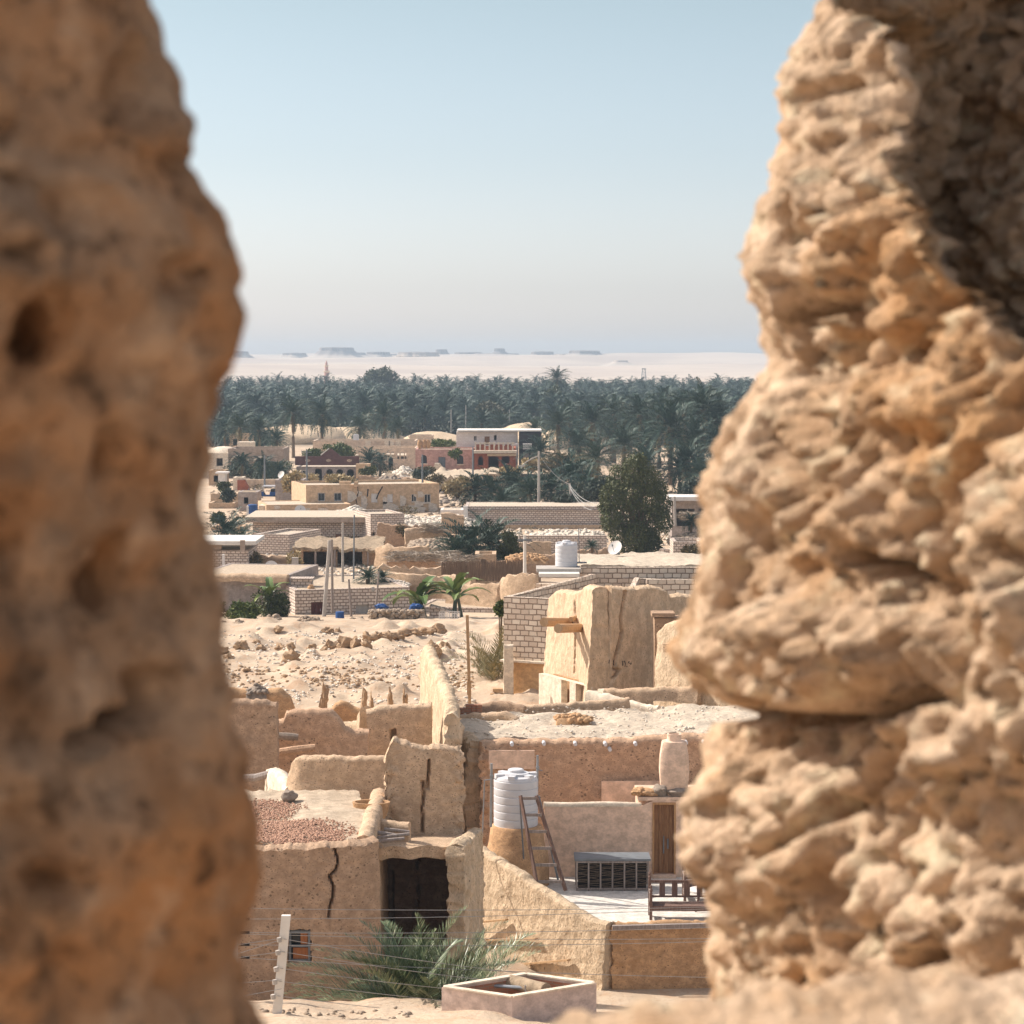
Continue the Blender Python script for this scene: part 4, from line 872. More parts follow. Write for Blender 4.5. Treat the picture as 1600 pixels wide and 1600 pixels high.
fr = MB().box((dA.x - .02, Bk - .01, (dA.z + dB.z) / 2), (.05, .05, dA.z - dB.z)).box((dB.x + .02, Bk - .01, (dA.z + dB.z) / 2), (.05, .05, dA.z - dB.z)).box(((dA.x + dB.x) / 2, Bk - .01, dA.z + .03), (dB.x - dA.x + .09, .05, .06)); part(dor, 'frame', fr, M['palmwood'])
# small store room behind the wall, roofed with stones; chimney on top
part(ct, 'roof', MB().box((P(1052, 1250, Bk).x + .3, Bk + .95, zt + .03), (2.6, 1.9, .1)), M['pinkmud'])
part(ct, 'wall', MB().box((dA.x - .33, Bk + 1.1, (zt + zf) / 2), (.2, 1.7, zt - zf - .06)), M['pinkmud'])
part(ct, 'wall', MB().box((ce_.x + .5, Bk + 1.4, (zt + zf) / 2), (.95, .2, zt - zf - .06)), M['pinkmud'])
ch = MB(); a = P(1053, 1242, 65.4)
prf = [(.36, 0), (.40, .35), (.43, .75), (.41, 1.15), (.35, 1.52), (.33, 1.56), (.22, 1.57), (.20, 1.60), (.20, 1.76), (.15, 1.76), (.14, 1.5)]
V = []
for r, z in prf:
    for k in range(16):
        t = math.tau * k / 16 + math.radians(12); c_, s_ = math.cos(t), math.sin(t); q = (abs(c_) ** 5 + abs(s_) ** 5) ** (-1 / 5)
        V.append((a.x + r * q * c_, a.y + r * q * s_ * .9, a.z + z + .012 * noise.noise(Vector((c_ * 2, s_ * 2, z * 3)))))
ch.add(V, [(i * 16 + k, i * 16 + (k + 1) % 16, (i + 1) * 16 + (k + 1) % 16, (i + 1) * 16 + k) for i in range(len(prf) - 1) for k in range(16)] + [tuple(range(16))[::-1]])
part(ct, 'chimney', ch, M['pinkmud'], True, ang=40)
for k, (x0, y0, rx, rz, lb) in enumerate([(997, 1240, .2, .14, 'orange-brown slab'), (1012, 1248, .3, .12, ''), (1030, 1243, .26, .17, ''), (1062, 1243, .42, .13, ''), (1080, 1240, .2, .14, '')]):
    q = P(x0, y0, Bk + .25); part(ct, 'roof_stone', boulder((q.x, q.y, zt + .08 + rz * .8), (rx, .25, rz), k + 60, 3, .4), M['stonegrey'] if k > 1 else M['mudorange'], True)
# plaster patches on the wall behind
q = P(940, 1228, 67.3); part(bb, 'plaster_patch', MB().box((q.x + .95, 67.42, q.z - .25), (1.9, .06, .75)), M['pinkmud'])
q = P(765, 1180, 67.3); part(bb, 'plaster_patch', MB().box((q.x + .65, 67.42, q.z - .15), (1.35, .05, .55)), M['pinkmud'])
# water tank on mud stand
def tank(px, ybase, Y, r, h, label, kind=0, ribs=6, base=None):
    a = P(px, ybase, Y); z = a.z if base is None else base; root = T('water_tank', label, 'water tank', (a.x, Y, z)); p = [(0, 0), (r * .97, 0), (r, .03)]
    for k in range(ribs):
        z0 = .05 + (h * .84) * k / ribs; z1 = .05 + (h * .84) * (k + 1) / ribs; p += [(r * .99, z0), (r * 1.0, z0 + .02), (r * 1.0, z1 - .025), (r * .965, z1 - .008)]
    p += [(r * .98, h * .88), (r * .93, h * .93), (r * .6, h * .95), (r * .6, h * .99), (r * .42, h), (0, h * 1.01)]
    part(root, 'body', MB().lathe(p, (a.x, Y, z), 36), M['white'], True, ang=35)
    lid = MB()
    for k in range(6): t = k * math.tau / 6 + .3; lid.box((a.x + r * .78 * math.cos(t), Y + r * .78 * math.sin(t), z + h * .945), (r * .38, r * .3, h * .07), t)
    part(root, 'lid', lid.lathe([(0, .0), (r * .36, 0), (r * .36, h * .05), (r * .3, h * .065), (0, h * .07)], (a.x, Y, z + h * .995), 24), M['white'])
    return a
tY = 64.1
ta = tank(806, 1290, tY, .62, 1.52, 'ribbed white plastic water tank on a mud plinth beside the stepladder')
st_ = MB(); q = P(808, 1288, tY)
pl = [(.90, -2.2), (.90, -1.0), (.88, -.75), (.82, -.62), (.78, -.42), (.74, -.08), (.68, 0), (0, 0.0)]
V = []
for r, z in pl:
    for k in range(32):
        t = k * math.tau / 32; n_ = 1 + .05 * noise.noise(Vector((math.cos(t) * 1.5, math.sin(t) * 1.5, z * 2))); V.append((q.x + r * n_ * math.cos(t), tY + r * n_ * math.sin(t), q.z + z))
st_.add(V, [(i * 32 + k, i * 32 + (k + 1) % 32, (i + 1) * 32 + (k + 1) % 32, (i + 1) * 32 + k) for i in range(7) for k in range(32)]); solo('tank_plinth', 'rounded orange mud plinth under the ribbed white tank', 'plinth', st_, M['mudorange'], smooth=True)
for (x0, y0, y1, Y, r, lb) in [(768, 1193, 1292, 62.7, .035, 'grey upright scaffold pipe at the left of the ribbed tank'), (840, 1180, 1246, 64.3, .035, 'grey upright pipe at the right of the ribbed tank'), (757, 1219, 1300, 62.5, .018, 'thin grey water pipe bent over at the top, left of the tank')]:
    a, b = P(x0, y0, Y), P(x0 - (3 if r < .03 else 1), y1, Y); mb = MB().tube([b, a], r, 8)
    if r > .03: mb.box((a.x, a.y, a.z - .35), (.1, .1, .06)).tube([(a.x - .02, a.y, a.z - .4), (a.x + .14, a.y, a.z - .44)], .015, 6)
    else: mb.tube([a, (a.x + .2, a.y, a.z + .02)], r, 8).tube([b, P(748, 1340, 62.2), P(742, 1370, 61.7), P(734, 1400, 61.2), P(730, 1424, 61)], r, 6)
    solo('pipe', lb, 'pipe', mb, M['steel'])
# stepladder
ld = T('stepladder', 'weathered stepladder leaning open against the tank plinth', 'ladder', P(850, 1390, 62))
def LP_(px, py, Y): return P(px, py, Y)
r1a, r1b, r2a, r2b = LP_(813, 1243, 62.6), LP_(841, 1392, 62.0), LP_(838, 1243, 62.6), LP_(884, 1392, 62.0)
for a, b in ((r1a, r1b), (r2a, r2b)): part(ld, 'rail', MB().bar(a, b, .055, .10), M['carved'])
for k in range(6):
    t = .03 + k * .175; part(ld, 'rung', MB().bar(r1a.lerp(r1b, t), r2a.lerp(r2b, t), .04, .08), M['greywood'])
for a, b in ((LP_(812, 1244, 62.68), LP_(820, 1368, 63.4)), (LP_(842, 1244, 62.68), LP_(872, 1375, 63.4))): part(ld, 'strut', MB().bar(a, b, .035, .05), M['steelgrey'])
# palm-stick coop
co_ = T('palm_stick_coop', 'long low cage of woven palm sticks under the courtyard wall', 'coop', P(957, 1392, 63.4))
a, b = P(901, 1392, 63.2), P(1013, 1392, 63.2); z0 = zf; z1 = P(900, 1345, 63.2).z; D_ = .75; fm = MB()
for k in range(7):
    x = lerp(a.x, b.x, k / 6); fm.box((x, 63.2, (z0 + z1) / 2), (.045, .05, z1 - z0)).box((x, 63.2 + D_, (z0 + z1) / 2), (.045, .05, z1 - z0))
for y in (63.2, 63.2 + D_):
    for z in (z0 + .06, z1 - .03): fm.box(((a.x + b.x) / 2, y - .028, z), (b.x - a.x, .03, .045))
part(co_, 'frame', fm, M['greywood']); sk = MB(); rr = random.Random(4)
for k in range(6):
    x0, x1 = lerp(a.x, b.x, k / 6) + .03, lerp(a.x, b.x, (k + 1) / 6) - .03
    for j in range(17): z = z0 + .08 + j * (z1 - z0 - .14) / 16; sk.tube([(x0, 63.22, z + rr.uniform(-.04, .04)), (x1, 63.22, z + rr.uniform(-.04, .04))], .009, 4)
part(co_, 'slats', sk, M['coop']); part(co_, 'top', MB().box(((a.x + b.x) / 2, 63.2 + D_ / 2 + .02, z1 + .035), (b.x - a.x + .12, D_ + .14, .06)), M['steelgrey'])
part(co_, 'back', MB().box(((a.x + b.x) / 2, 63.2 + D_ / 2, (z0 + z1) / 2), (b.x - a.x - .1, D_ * .8, z1 - z0 - .06)), M['dark'])  # near-black block filling the coop, painted in place of its inner shade
# carved bench
def fin(mb, x, y, z, r): mb.lathe([(r * .6, 0), (r, r), (r * 1.1, r * 2), (r * .5, r * 2.8), (r * .9, r * 3.8), (r * .7, r * 4.8), (0, r * 5.3)], (x, y, z), 10)
def bench(px0, px1, Y, hb, label, rz=0):
    a = P(px0, 1430, Y); b = P(px1, 1430, Y); Lb = b.x - a.x; o = T('wooden_bench', label, 'bench', (a.x, Y, zf + .02)); z = zf + .02; d = .55
    for x in (a.x, b.x):
        for y, hh in ((Y, .72), (Y + d, .95)):
            g = MB().box((x, y, z + hh / 2), (.075, .075, hh)); fin(g, x, y, z + hh, .04); part(o, 'leg', g, M['carved'])
        ar = MB().bar((x, Y, z + .62), (x, Y + d, z + .70), .06, .05).box((x, Y + d / 2, z + .5), (.035, d - .1, .22)).box((x, Y + d / 2, z + .17), (.035, d - .1, .16)); part(o, 'armrest', ar, M['greywood'])
    part(o, 'seat', MB().box(((a.x + b.x) / 2, Y + d / 2, z + .34), (Lb - .05, d, .05)).box(((a.x + b.x) / 2, Y + .02, z + .28), (Lb - .08, .03, .1)), M['carved'])
    bk = MB().bar((a.x, Y + d, z + .9), (b.x, Y + d, z + .9), .05, .07).bar((a.x, Y + d, z + .5), (b.x, Y + d, z + .5), .04, .05)
    for k in range(1, int(Lb / .33)): bk.box((a.x + k * .33, Y + d, z + .70), (.15, .03, .38))
    part(o, 'backrest', bk, M['carved'])
bench(1017, 1118, 59.75, .9, 'carved dark wooden bench with turned finials at the terrace edge')
# round table with pale top behind it
q = P(1084, 1408, 60.9); tb = T('low_table', 'pale low round table beside the carved bench', 'table', (q.x + .3, 60.9, zf))
part(tb, 'table_top', MB().lathe([(0, 0), (.42, 0), (.44, .02), (.44, .05), (0, .06)], (q.x + .3, 60.9, zf + .52), 28), M['whitepaint'])
for k in range(4): t = k * math.pi / 2 + .6; part(tb, 'leg', MB().tube([(q.x + .3 + .2 * math.cos(t), 60.9 + .2 * math.sin(t), zf + .52), (q.x + .3 + .32 * math.cos(t), 60.9 + .32 * math.sin(t), zf)], .025, 6), M['carved'])
bench(1070, 1150, 61.9, .8, 'second wooden bench, further back, behind the pale low table')
# timber stubs and ledge boards in the sunlit terrace wall
for x0, y0, x1, y1, lb in [(722, 1443, 792, 1437, 'upper pale ledge board fixed to the sunlit straw-mud wall'), (762, 1468, 838, 1467, 'middle pale ledge board on the sunlit straw-mud wall'), (822, 1506, 889, 1500, 'lowest pale ledge board on the sunlit straw-mud wall')]:
    def YW(px): return interp(px, [(745, 63.2), (850, 60.7), (953, 58.8)]) - .55
    solo('ledge_board', lb, 'board', MB().bar(P(x0, y0, YW(x0) - .1), P(x1, y1, YW(x1) - .1), .12, .045), M['palmwood' if 0 else 'polewood'])
# fence in front
def strand(a, b, sag, r=.006, n=14):
    a, b = Vector(a), Vector(b); return MB().tube([a.lerp(b, t / n) - Vector((0, 0, sag * 4 * (t / n) * (1 - t / n))) for t in range(n + 1)], r, 4)
fe = T('wire_fence', 'white concrete fence post carrying strands of slack wire above the palm bush', 'fence', P(437, 1565, 43))
pa, pb = P(447, 1430, 43), P(432, 1567, 43)
def post(top, bot, w1, w2, w=.17):
    g = MB(); q = [Vector((s * w / 2, t * w / 2 * .7, 0)) for s, t in ((-1, -1), (1, -1), (1, 1), (-1, 1))]
    g.add([bot + v for v in q] + [top + v for v in q], [(0, 1, 2, 3)[::-1], (4, 5, 6, 7)] + [(k, (k + 1) % 4, 4 + (k + 1) % 4, 4 + k) for k in range(4)]); return g
part(fe, 'post', post(Vector(pa), Vector(pb) - Vector((0, 0, .3)), 0, 0), M['whiteconcrete'])
for k, (yl, yr, yr2) in enumerate([(1467, 1511, 1530), (1487, 1520, 1546), (1513, 1542, 1562), (1533, 1560, 1580), (1556, 1583, 1600)]):
    t = (yl - 1430) / 137; x = 447 - 15 * t
    part(fe, 'wire', strand(P(x, yl, 42.9), P(905, yr2, 47.5), .06), M['wire'])
    part(fe, 'insulator', MB().tube([P(x - 7, yl - 2, 42.88), P(x - 6, yl + 5, 42.88)], .045, 8), M['concrete'])
for y0, y1 in ((1478, 1466), (1498, 1487), (1494, 1468), (1537, 1531), (1560, 1545)): part(fe, 'wire', strand(P(360, y0, 42.4), P(440, y1, 42.9), .0), M['wire'])
f2 = T('wire_fence', 'pale post half hidden by the left rock, with black insulators and long level wires', 'fence', P(368, 1520, 45))
part(f2, 'post', post(P(367, 1428, 45.5), P(367, 1545, 45.5), 0, 0, .12), M['concrete'])
for k, (yl, y2, x2) in enumerate([(1419, 1416, 1150), (1436, 1418, 1150), (1457, 1448, 1150), (1459, 1466, 1150), (1476, 1470, 1150), (1496, 1528, 1150)]):
    part(f2, 'wire', strand(P(372, yl, 45.4), P(x2, y2, 49.0), .06), M['wire'])
    if k != 3: part(f2, 'insulator', MB().tube([P(376, yl, 45.38), P(390, yl, 45.4)], .028, 8), M['black'])
# roofless pink box
bx4 = [P(690, 1540, 44.2), P(800, 1558, 43.5), P(932, 1534, 44.5)]; bx4.append(bx4[0] + bx4[2] - bx4[1]); zt_ = bx4[1].z; bx4 = [Vector((v.x, v.y, zt_)) for v in bx4]
pbx = T('open_tank_enclosure', 'roofless pale pink plaster box with pipes and a palm log inside', 'enclosure', (bx4[1].x, 44.4, 2.5)); ctr = sum(bx4, Vector()) / 4
for i in range(4):
    a, b = bx4[i], bx4[(i + 1) % 4]; ai, bi = a.lerp(ctr, .085), b.lerp(ctr, .085)
    vs = [(a.x, a.y, 2.5), (b.x, b.y, 2.5), (bi.x, bi.y, 2.5), (ai.x, ai.y, 2.5), (a.x, a.y, zt_), (b.x, b.y, zt_), (bi.x, bi.y, zt_), (ai.x, ai.y, zt_)]
    part(pbx, 'wall', MB().add(vs, [(0, 3, 2, 1), (4, 5, 6, 7), (0, 1, 5, 4), (2, 3, 7, 6)]), M['pinkbox'])
    if i in (2, 3): a2, b2 = a.lerp(ctr, .088), b.lerp(ctr, .088); part(pbx, 'lining', MB().add([(a2.x, a2.y, 4), (b2.x, b2.y, 4), (b2.x, b2.y, zt_ - .06), (a2.x, a2.y, zt_ - .06)], [(0, 1, 2, 3)]), M['redbrick'])
    part(pbx, 'rim', MB().bar(a.lerp(ctr, .042) + Vector((0, 0, .012)), b.lerp(ctr, .042) + Vector((0, 0, .006)), .13, .03), M['whitewash'])
part(pbx, 'floor', MB().add([tuple(v.lerp(ctr, .04) - Vector((0, 0, .9))) for v in bx4], [(0, 1, 2, 3)]), M['concrete'])
a, b = P(797, 1533, 45.0), P(853, 1548, 44.2); lg = MB().tube([a, a.lerp(b, .3), a.lerp(b, .7), b], [.13, .145, .14, .15], 14)
solo('palm_log', 'rough palm log lying across the roofless pink box', 'log', lg, M['thatch'], smooth=True)
a, b = P(768, 1540, 44.8), P(885, 1548, 44.2); solo('pipe', 'pale green pipe with a tap spanning the roofless pink box', 'pipe', MB().tube([a, b], .035, 8).box(a.lerp(b, .5), (.16, .12, .14)).tube([a.lerp(b, .5), a.lerp(b, .5) + Vector((0, 0, -.35))], .03, 6).tube([a.lerp(b, .02), a.lerp(b, .02) + Vector((-.25, -.1, .02))], .03, 6), M['steel'])
# big near palm bush
rg_ = np.random.default_rng(5); npm = T('date_palm', 'low grey-green palm bush spreading in front of the shaded passage', 'palm', P(648, 1600, 47)); c0 = np.array(P(655, 1592, 47)); lst = []
for k in range(44):
    az = k * 2.399; el = rg_.uniform(.1, 1.3); L_ = rg_.uniform(1.7, 2.6)
    lst.append(frond(c0 + rg_.normal(0, .12, 3), az, el, L_, rg_.uniform(.7, 1.3), 66, .027, .42, rg_, 10, .018))
for (px, py) in [(470, 1550), (480, 1520), (800, 1500), (790, 1460), (735, 1440), (720, 1450), (560, 1460), (600, 1455), (575, 1475), (690, 1470), (770, 1520), (500, 1500), (455, 1560), (540, 1480), (640, 1440), (660, 1460), (465, 1575), (490, 1540), (450, 1520), (520, 1530), (815, 1520)]:
    q = np.array(P(px, py, 47)) - c0; L_ = np.linalg.norm(q) * 1.12; az = math.atan2(rg_.uniform(-.4, .4), q[0]); lst.append(frond(c0, az, math.atan2(q[2], abs(q[0])) + .38, L_, .8, 66, .022, .42, rg_, 10, .018))
part(npm, 'crown', cat(lst), M['palmnear'])
part(npm, 'trunk', MB().tube([(c0[0], 47, 2.9), (c0[0], 47, c0[2])], [.3, .26], 12), M['trunk'])
# second clump, right of it, lower
lst = []; c1 = np.array(P(735, 1575, 48.5))
for k in range(24):
    lst.append(frond(c1 + rg_.normal(0, .1, 3), k * 2.399, rg_.uniform(.5, 1.35), rg_.uniform(1.4, 2.2), rg_.uniform(.7, 1.2), 50, .022, .38, rg_, 9, .018))
n2 = T('date_palm', 'smaller upright palm bush behind the roofless pink box', 'palm', (c1[0], 48.5, 2.2)); part(n2, 'crown', cat(lst), M['palmnear']); part(n2, 'trunk', MB().tube([(c1[0], 48.5, 2.2), (c1[0], 48.5, c1[2])], [.22, .2], 10), M['trunk'])

# ------------------------------------------------------------------ cracked tower and white block house
tw = T('mud_tower', 'tall mud tower split by a long black crack, one face bright and one in shade', 'tower', P(945, 1090, 83))
part(tw, 'wall', mudwall(W3((866, 932, 88.5), (872, 926, 88), (880, 923, 87.4), (905, 926, 85.6), (919, 923, 84.6), (922, 917, 84.4), (938, 917, 82.0)), 3, .5, .07, .04, .035, .35, seed=24, endrough=.04, face=(-1, -.3), cracks=[[(898, 940), (899, 990), (897, 1050)]], cw=1.0), M['tower'], True, label='sunlit straw-mud face with beams')
part(tw, 'wall', mudwall(W3((949, 917, 82.15), (980, 919, 82.6), (1022, 918, 83.1), (1034, 921, 83.3), (1038, 930, 83.5), (1100, 932, 84.3)), 3, .5, .04, .045, .05, .10, seed=25,
    cracks=[[(977, 925), (972, 955), (970, 965), (972, 985), (969, 1000), (965, 1015), (961, 1030), (960, 1045), (968, 1047), (958, 1060), (953, 1075)]], cw=2.4), M['tower'], True, label='shaded face with a long jagged crack')
gf = MB(); rr = random.Random(3)
for cx, cy, n in [(952, 1035, 3), (973, 1037, 5)]:
    for k in range(n):
        p_ = [P(cx + k * 3.2 + rr.uniform(-1, 1), cy + rr.uniform(-5, 6), 81.98) for _ in range(3)]; gf.tube(p_, .018, 4)
part(tw, 'painted_mark', gf, M['black'])
for (x0, y0, x1, y1, Y0, Y1, r, lb) in [(850, 972, 892, 972, 82.9, 85.6, .17, 'thick'), (872, 982, 916, 981, 82.0, 84.7, .17, 'thick'), (892, 968, 901, 965, 84.6, 85.2, .1, '')]:
    part(tw, 'beam', MB().tube([P(x0, y0, Y0), P(x1, y1, Y1)], [r, r * .95], 9), M['polewood'])
# whitewashed lower front with doorways
A2, B2 = P(842, 1052, 85.6), P(948, 1052, 80.9); w2 = (B2 - A2).xy.length; an2 = math.atan2(B2.y - A2.y, B2.x - A2.x); M2 = Matrix.Translation((A2.x, A2.y, 0)) @ Matrix.Rotation(an2, 4, 'Z')
def uu(px):
    s = (px - 842) / 106; Y = 1 / lerp(1 / 85.6, 1 / 80.9, s); return (P(px, 1052, Y) - A2).xy.length
zz = lambda py, Y: P(900, py, Y).z
lw = holewall(w2, 3.2, A2.z, .25, [(uu(877), uu(890), 3.3, zz(1058, 84.6), False), (uu(899.5), uu(913), 3.3, zz(1064, 83.6), False), (uu(924), uu(934), zz(1077, 82.2), zz(1068, 82.2), False)]).xf(M2)
part(tw, 'base_wall', lw, M['whitewash']); M3 = M2 @ Matrix.Translation((0, .6, 0)); part(tw, 'back_wall', holewall(w2, 3.2, A2.z - .05, .1, []).xf(M3), M['mudorange'])
# white block building with the tank
wb = T('block_house', 'unfinished white limestone-block house with an open upper floor and orange ground floor', 'house', P(830, 1090, 92))
za = P(787, 932, 92).z; zm = P(787, 1030, 92).z; A3 = P(787, 932, 92); B3 = P(905, 932, 90.6); Wd = (B3 - A3).xy.length; a3 = math.atan2(B3.y - A3.y, B3.x - A3.x); M4 = Matrix.Translation((A3.x, A3.y, 0)) @ Matrix.Rotation(a3, 4, 'Z')
part(wb, 'wall', holewall(Wd, zm, za, .22, []).xf(M4), M['brick']); dp = 9.6
zk = P(905, 893, 101).z
# stepped left side: courses climb towards the back
stp = MB(); n = 12
for k in range(n):
    y0 = .222 + k * dp / n; zt2 = lerp(za, P(838, 893, 101).z, k / (n - 1)); stp.box((.11, y0 + dp / n / 2, (zm + zt2) / 2), (.22, dp / n - .001, zt2 - zm))
part(wb, 'wall', stp.xf(M4), M['brick'], label='side wall with its top stepping up')
part(wb, 'wall', MB().add([v for v in holewall(9.5, zm, P(905, 900, 101).z, .22, []).v], holewall(9.5, zm, zk, .22, []).f).xf(M4 @ Matrix.Translation((.22, dp, 0))), M['brick'])
for (x0, x1, yt, Y) in [(905, 1140, 886, 100.3), (1010, 1100, 905, 93), (838, 905, 912, 98)]:
    a, b = P(x0, yt, Y), P(x1, yt, Y); part(wb, 'wall', MB().box(((a.x + b.x) / 2, Y, (a.z + zm) / 2), (b.x - a.x, .22, a.z - zm)), M['brick'])
a, b = P(952, 905, 100), P(1012, 905, 93); part(wb, 'wall', MB().bar((a.x + .3, 92.9, a.z - 1.6), (a.x + 1.2, 99.9, a.z - 1.2), .22, 2.6), M['brick'])
part(wb, 'ground_floor', holewall(Wd - .02, 3.0, zm - .07, .3, []).xf(M4 @ Matrix.Translation((.01, .02, 0))), M['orangeplaster'])
part(wb, 'ground_floor', MB().box((.16, .33 + 4.5, (zm + 2.9) / 2), (.3, 9.0, zm - 3.04)).xf(M4), M['orangeplaster'])
part(wb, 'ledge', MB().box((Wd / 2, 0, zm - .03), (Wd + .12, .5, .07)).xf(M4), M['whitewash'])
part(wb, 'roof', MB().box((Wd / 2 + 3, dp / 2, zm - .2), (Wd + 6, dp - .5, .2)).xf(M4), M['roofpale'])
part(wb, 'slab', MB().bar(P(838, 889, 100.6), P(907, 889, 100.6), 1.7, .16), M['concrete']); part(wb, 'slab', MB().bar(P(842, 897, 99.4), P(905, 897, 99.4), 1.2, .14), M['whiteconcrete'])
part(wb, 'stucco_block', mudwall(W3((787, 1008, 91.5), (802, 1008, 91.5)), 3.5, .25, .08, .03, .03, seed=27), M['whitewash'], True)
# terrain-coloured roof plateau behind the block wall
zp = P(1000, 884, 101).z - .05
rf = T('mud_house', 'low house behind the block wall, its broad sandy roof dotted with chips', 'house', (P(1000, 880, 106).x, 106, 1))
part(rf, 'roof', slab([PZ(905, 884, zp), PZ(1180, 884, zp), PZ(1180, 862, zp), PZ(900, 866, zp)], 60, 24, .35, .12, .1, 12), M['roofpale'], True)
q1, q2 = PZ(905, 882, zp), PZ(1180, 864, zp); part(rf, 'wall', MB().box(((q1.x + q2.x) / 2, (q1.y + q2.y) / 2, (zp + .5) / 2), (q2.x - q1.x - 1, q2.y - q1.y - 1, zp - 1.2)), M['mud'])
tank(885, 884, 101, .49, 1.08, 'small ribbed white water tank on the block house roof, with thin pole beside it', ribs=5, base=P(885, 886, 100.8).z + .02)
solo('pipe', 'thin vertical pipe standing beside the rooftop tank on the block house', 'pipe', MB().tube([P(905, 880, 101), P(904, 826, 101)], .02, 6).box(P(906, 879, 101), (.6, .3, .05)), M['steelgrey'])
def dish(px, py, Y, r, label, zb=None, face=(-.5, -.7, .5)):
    c = P(px, py, Y); o = T('satellite_dish', label, 'satellite dish', (c.x, c.y, (zb if zb is not None else c.z - r * 1.3))); q = Vector(face).normalized().to_track_quat('Z', 'Y').to_matrix().to_4x4()
    part(o, 'bowl', MB().lathe([(0, 0), (r * .4, .03 * r), (r * .75, .12 * r), (r, .24 * r), (r, .27 * r), (r * .75, .15 * r), (0, .03 * r)], (0, 0, 0), 28).xf(Matrix.Translation(c) @ q), M['whitepaint'], True)
    b = Vector((c.x, c.y + .05, (zb if zb is not None else c.z - r * 1.3))); part(o, 'mast', MB().tube([b, c - Vector(face).normalized() * .02], .035, 7).box((b.x, b.y, b.z + .03), (r * 1.1, r * .9, .07)), M['steelgrey'])
    part(o, 'feed_arm', MB().tube([c - Vector((0, 0, r * .8)) + Vector(face) * .1, c + Vector(face).normalized() * r * .9], .012, 5).box(c + Vector(face).normalized() * r * .9, (.07, .07, .09)), M['steelgrey'])
dish(962, 857, 107, .36, 'pale satellite dish on a concrete foot on the sandy roof beyond the tank', zp + .05)
# walls right of the tower, partly behind the right rock
solo('yard_wall', 'bright sloping mud wall right of the cracked tower, against the right rock', 'wall', mudwall(W3((1036, 985, 80.5), (1046, 975, 80), (1100, 960, 78.5), (1180, 958, 77)), 4, .45, .1, .05, .08, .15, seed=28, face=(-1, -.6)), M['mudlit'], smooth=True)
q = P(1030, 985, 81.3); nk = MB().box((q.x + .25, 81.2, q.z - .8), (.9, 1.0, 2.6)); solo('mud_buttress', 'grey stepped buttress in the shaded angle of the cracked tower', 'buttress', nk.box((q.x + .1, 81.0, q.z + .62), (.8, .9, .14)), M['mudgrey'])
q = P(1062, 1012, 79.2); solo('wall_ledge', 'shaded concrete ledge on the bright sloping wall', 'ledge', MB().bar(P(1040, 1012, 79.3), P(1120, 1008, 78.2), .35, .3), M['mud'])
# wooden pole, palm bush and sunlit yard by the block house
solo('wooden_pole', 'orange-brown squared wooden pole standing upright beside the block house', 'pole', MB().bar(P(734, 1099, 86), P(730, 961, 86), .13, .11).box(P(733, 1075, 85.97), (.16, .14, .5)), M['polewood'])
lst = []; rg_ = np.random.default_rng(8); c2 = np.array(P(770, 1062, 97))
for k in range(46): lst.append(frond(c2 + rg_.normal(0, .25, 3), k * 2.399, rg_.uniform(.35, 1.4), rg_.uniform(1.7, 3.0), rg_.uniform(.6, 1.2), 26, .035, .42, rg_, 7, .02))
pb_ = T('date_palm', 'straggly yellowing palm bush between the wooden pole and block house', 'palm', (c2[0], 97, tz(c2[0], 97))); part(pb_, 'crown', cat(lst), M['palmdry']); part(pb_, 'trunk', MB().tube([(c2[0], 97, tz(c2[0], 97) - .2), (c2[0], 97, c2[2])], [.35, .28], 9), M['trunk'])
shrub('bush', 'small bright green bush squeezed against the block house corner', 'bush', 772, 792, 936, 962, 99, M['green'], 900, .14, trunk=True)
q = P(762, 1078, 90); solo('crate', 'small yellowish wooden crate on the sand near the wooden pole', 'crate', MB().box((P(776, 1085, 91).x, 91, P(776, 1085, 91).z), (.5, .4, .12)).box((P(776, 1079, 91).x + .05, 91, P(776, 1078, 91).z), (.4, .35, .12)), M['polewood'])

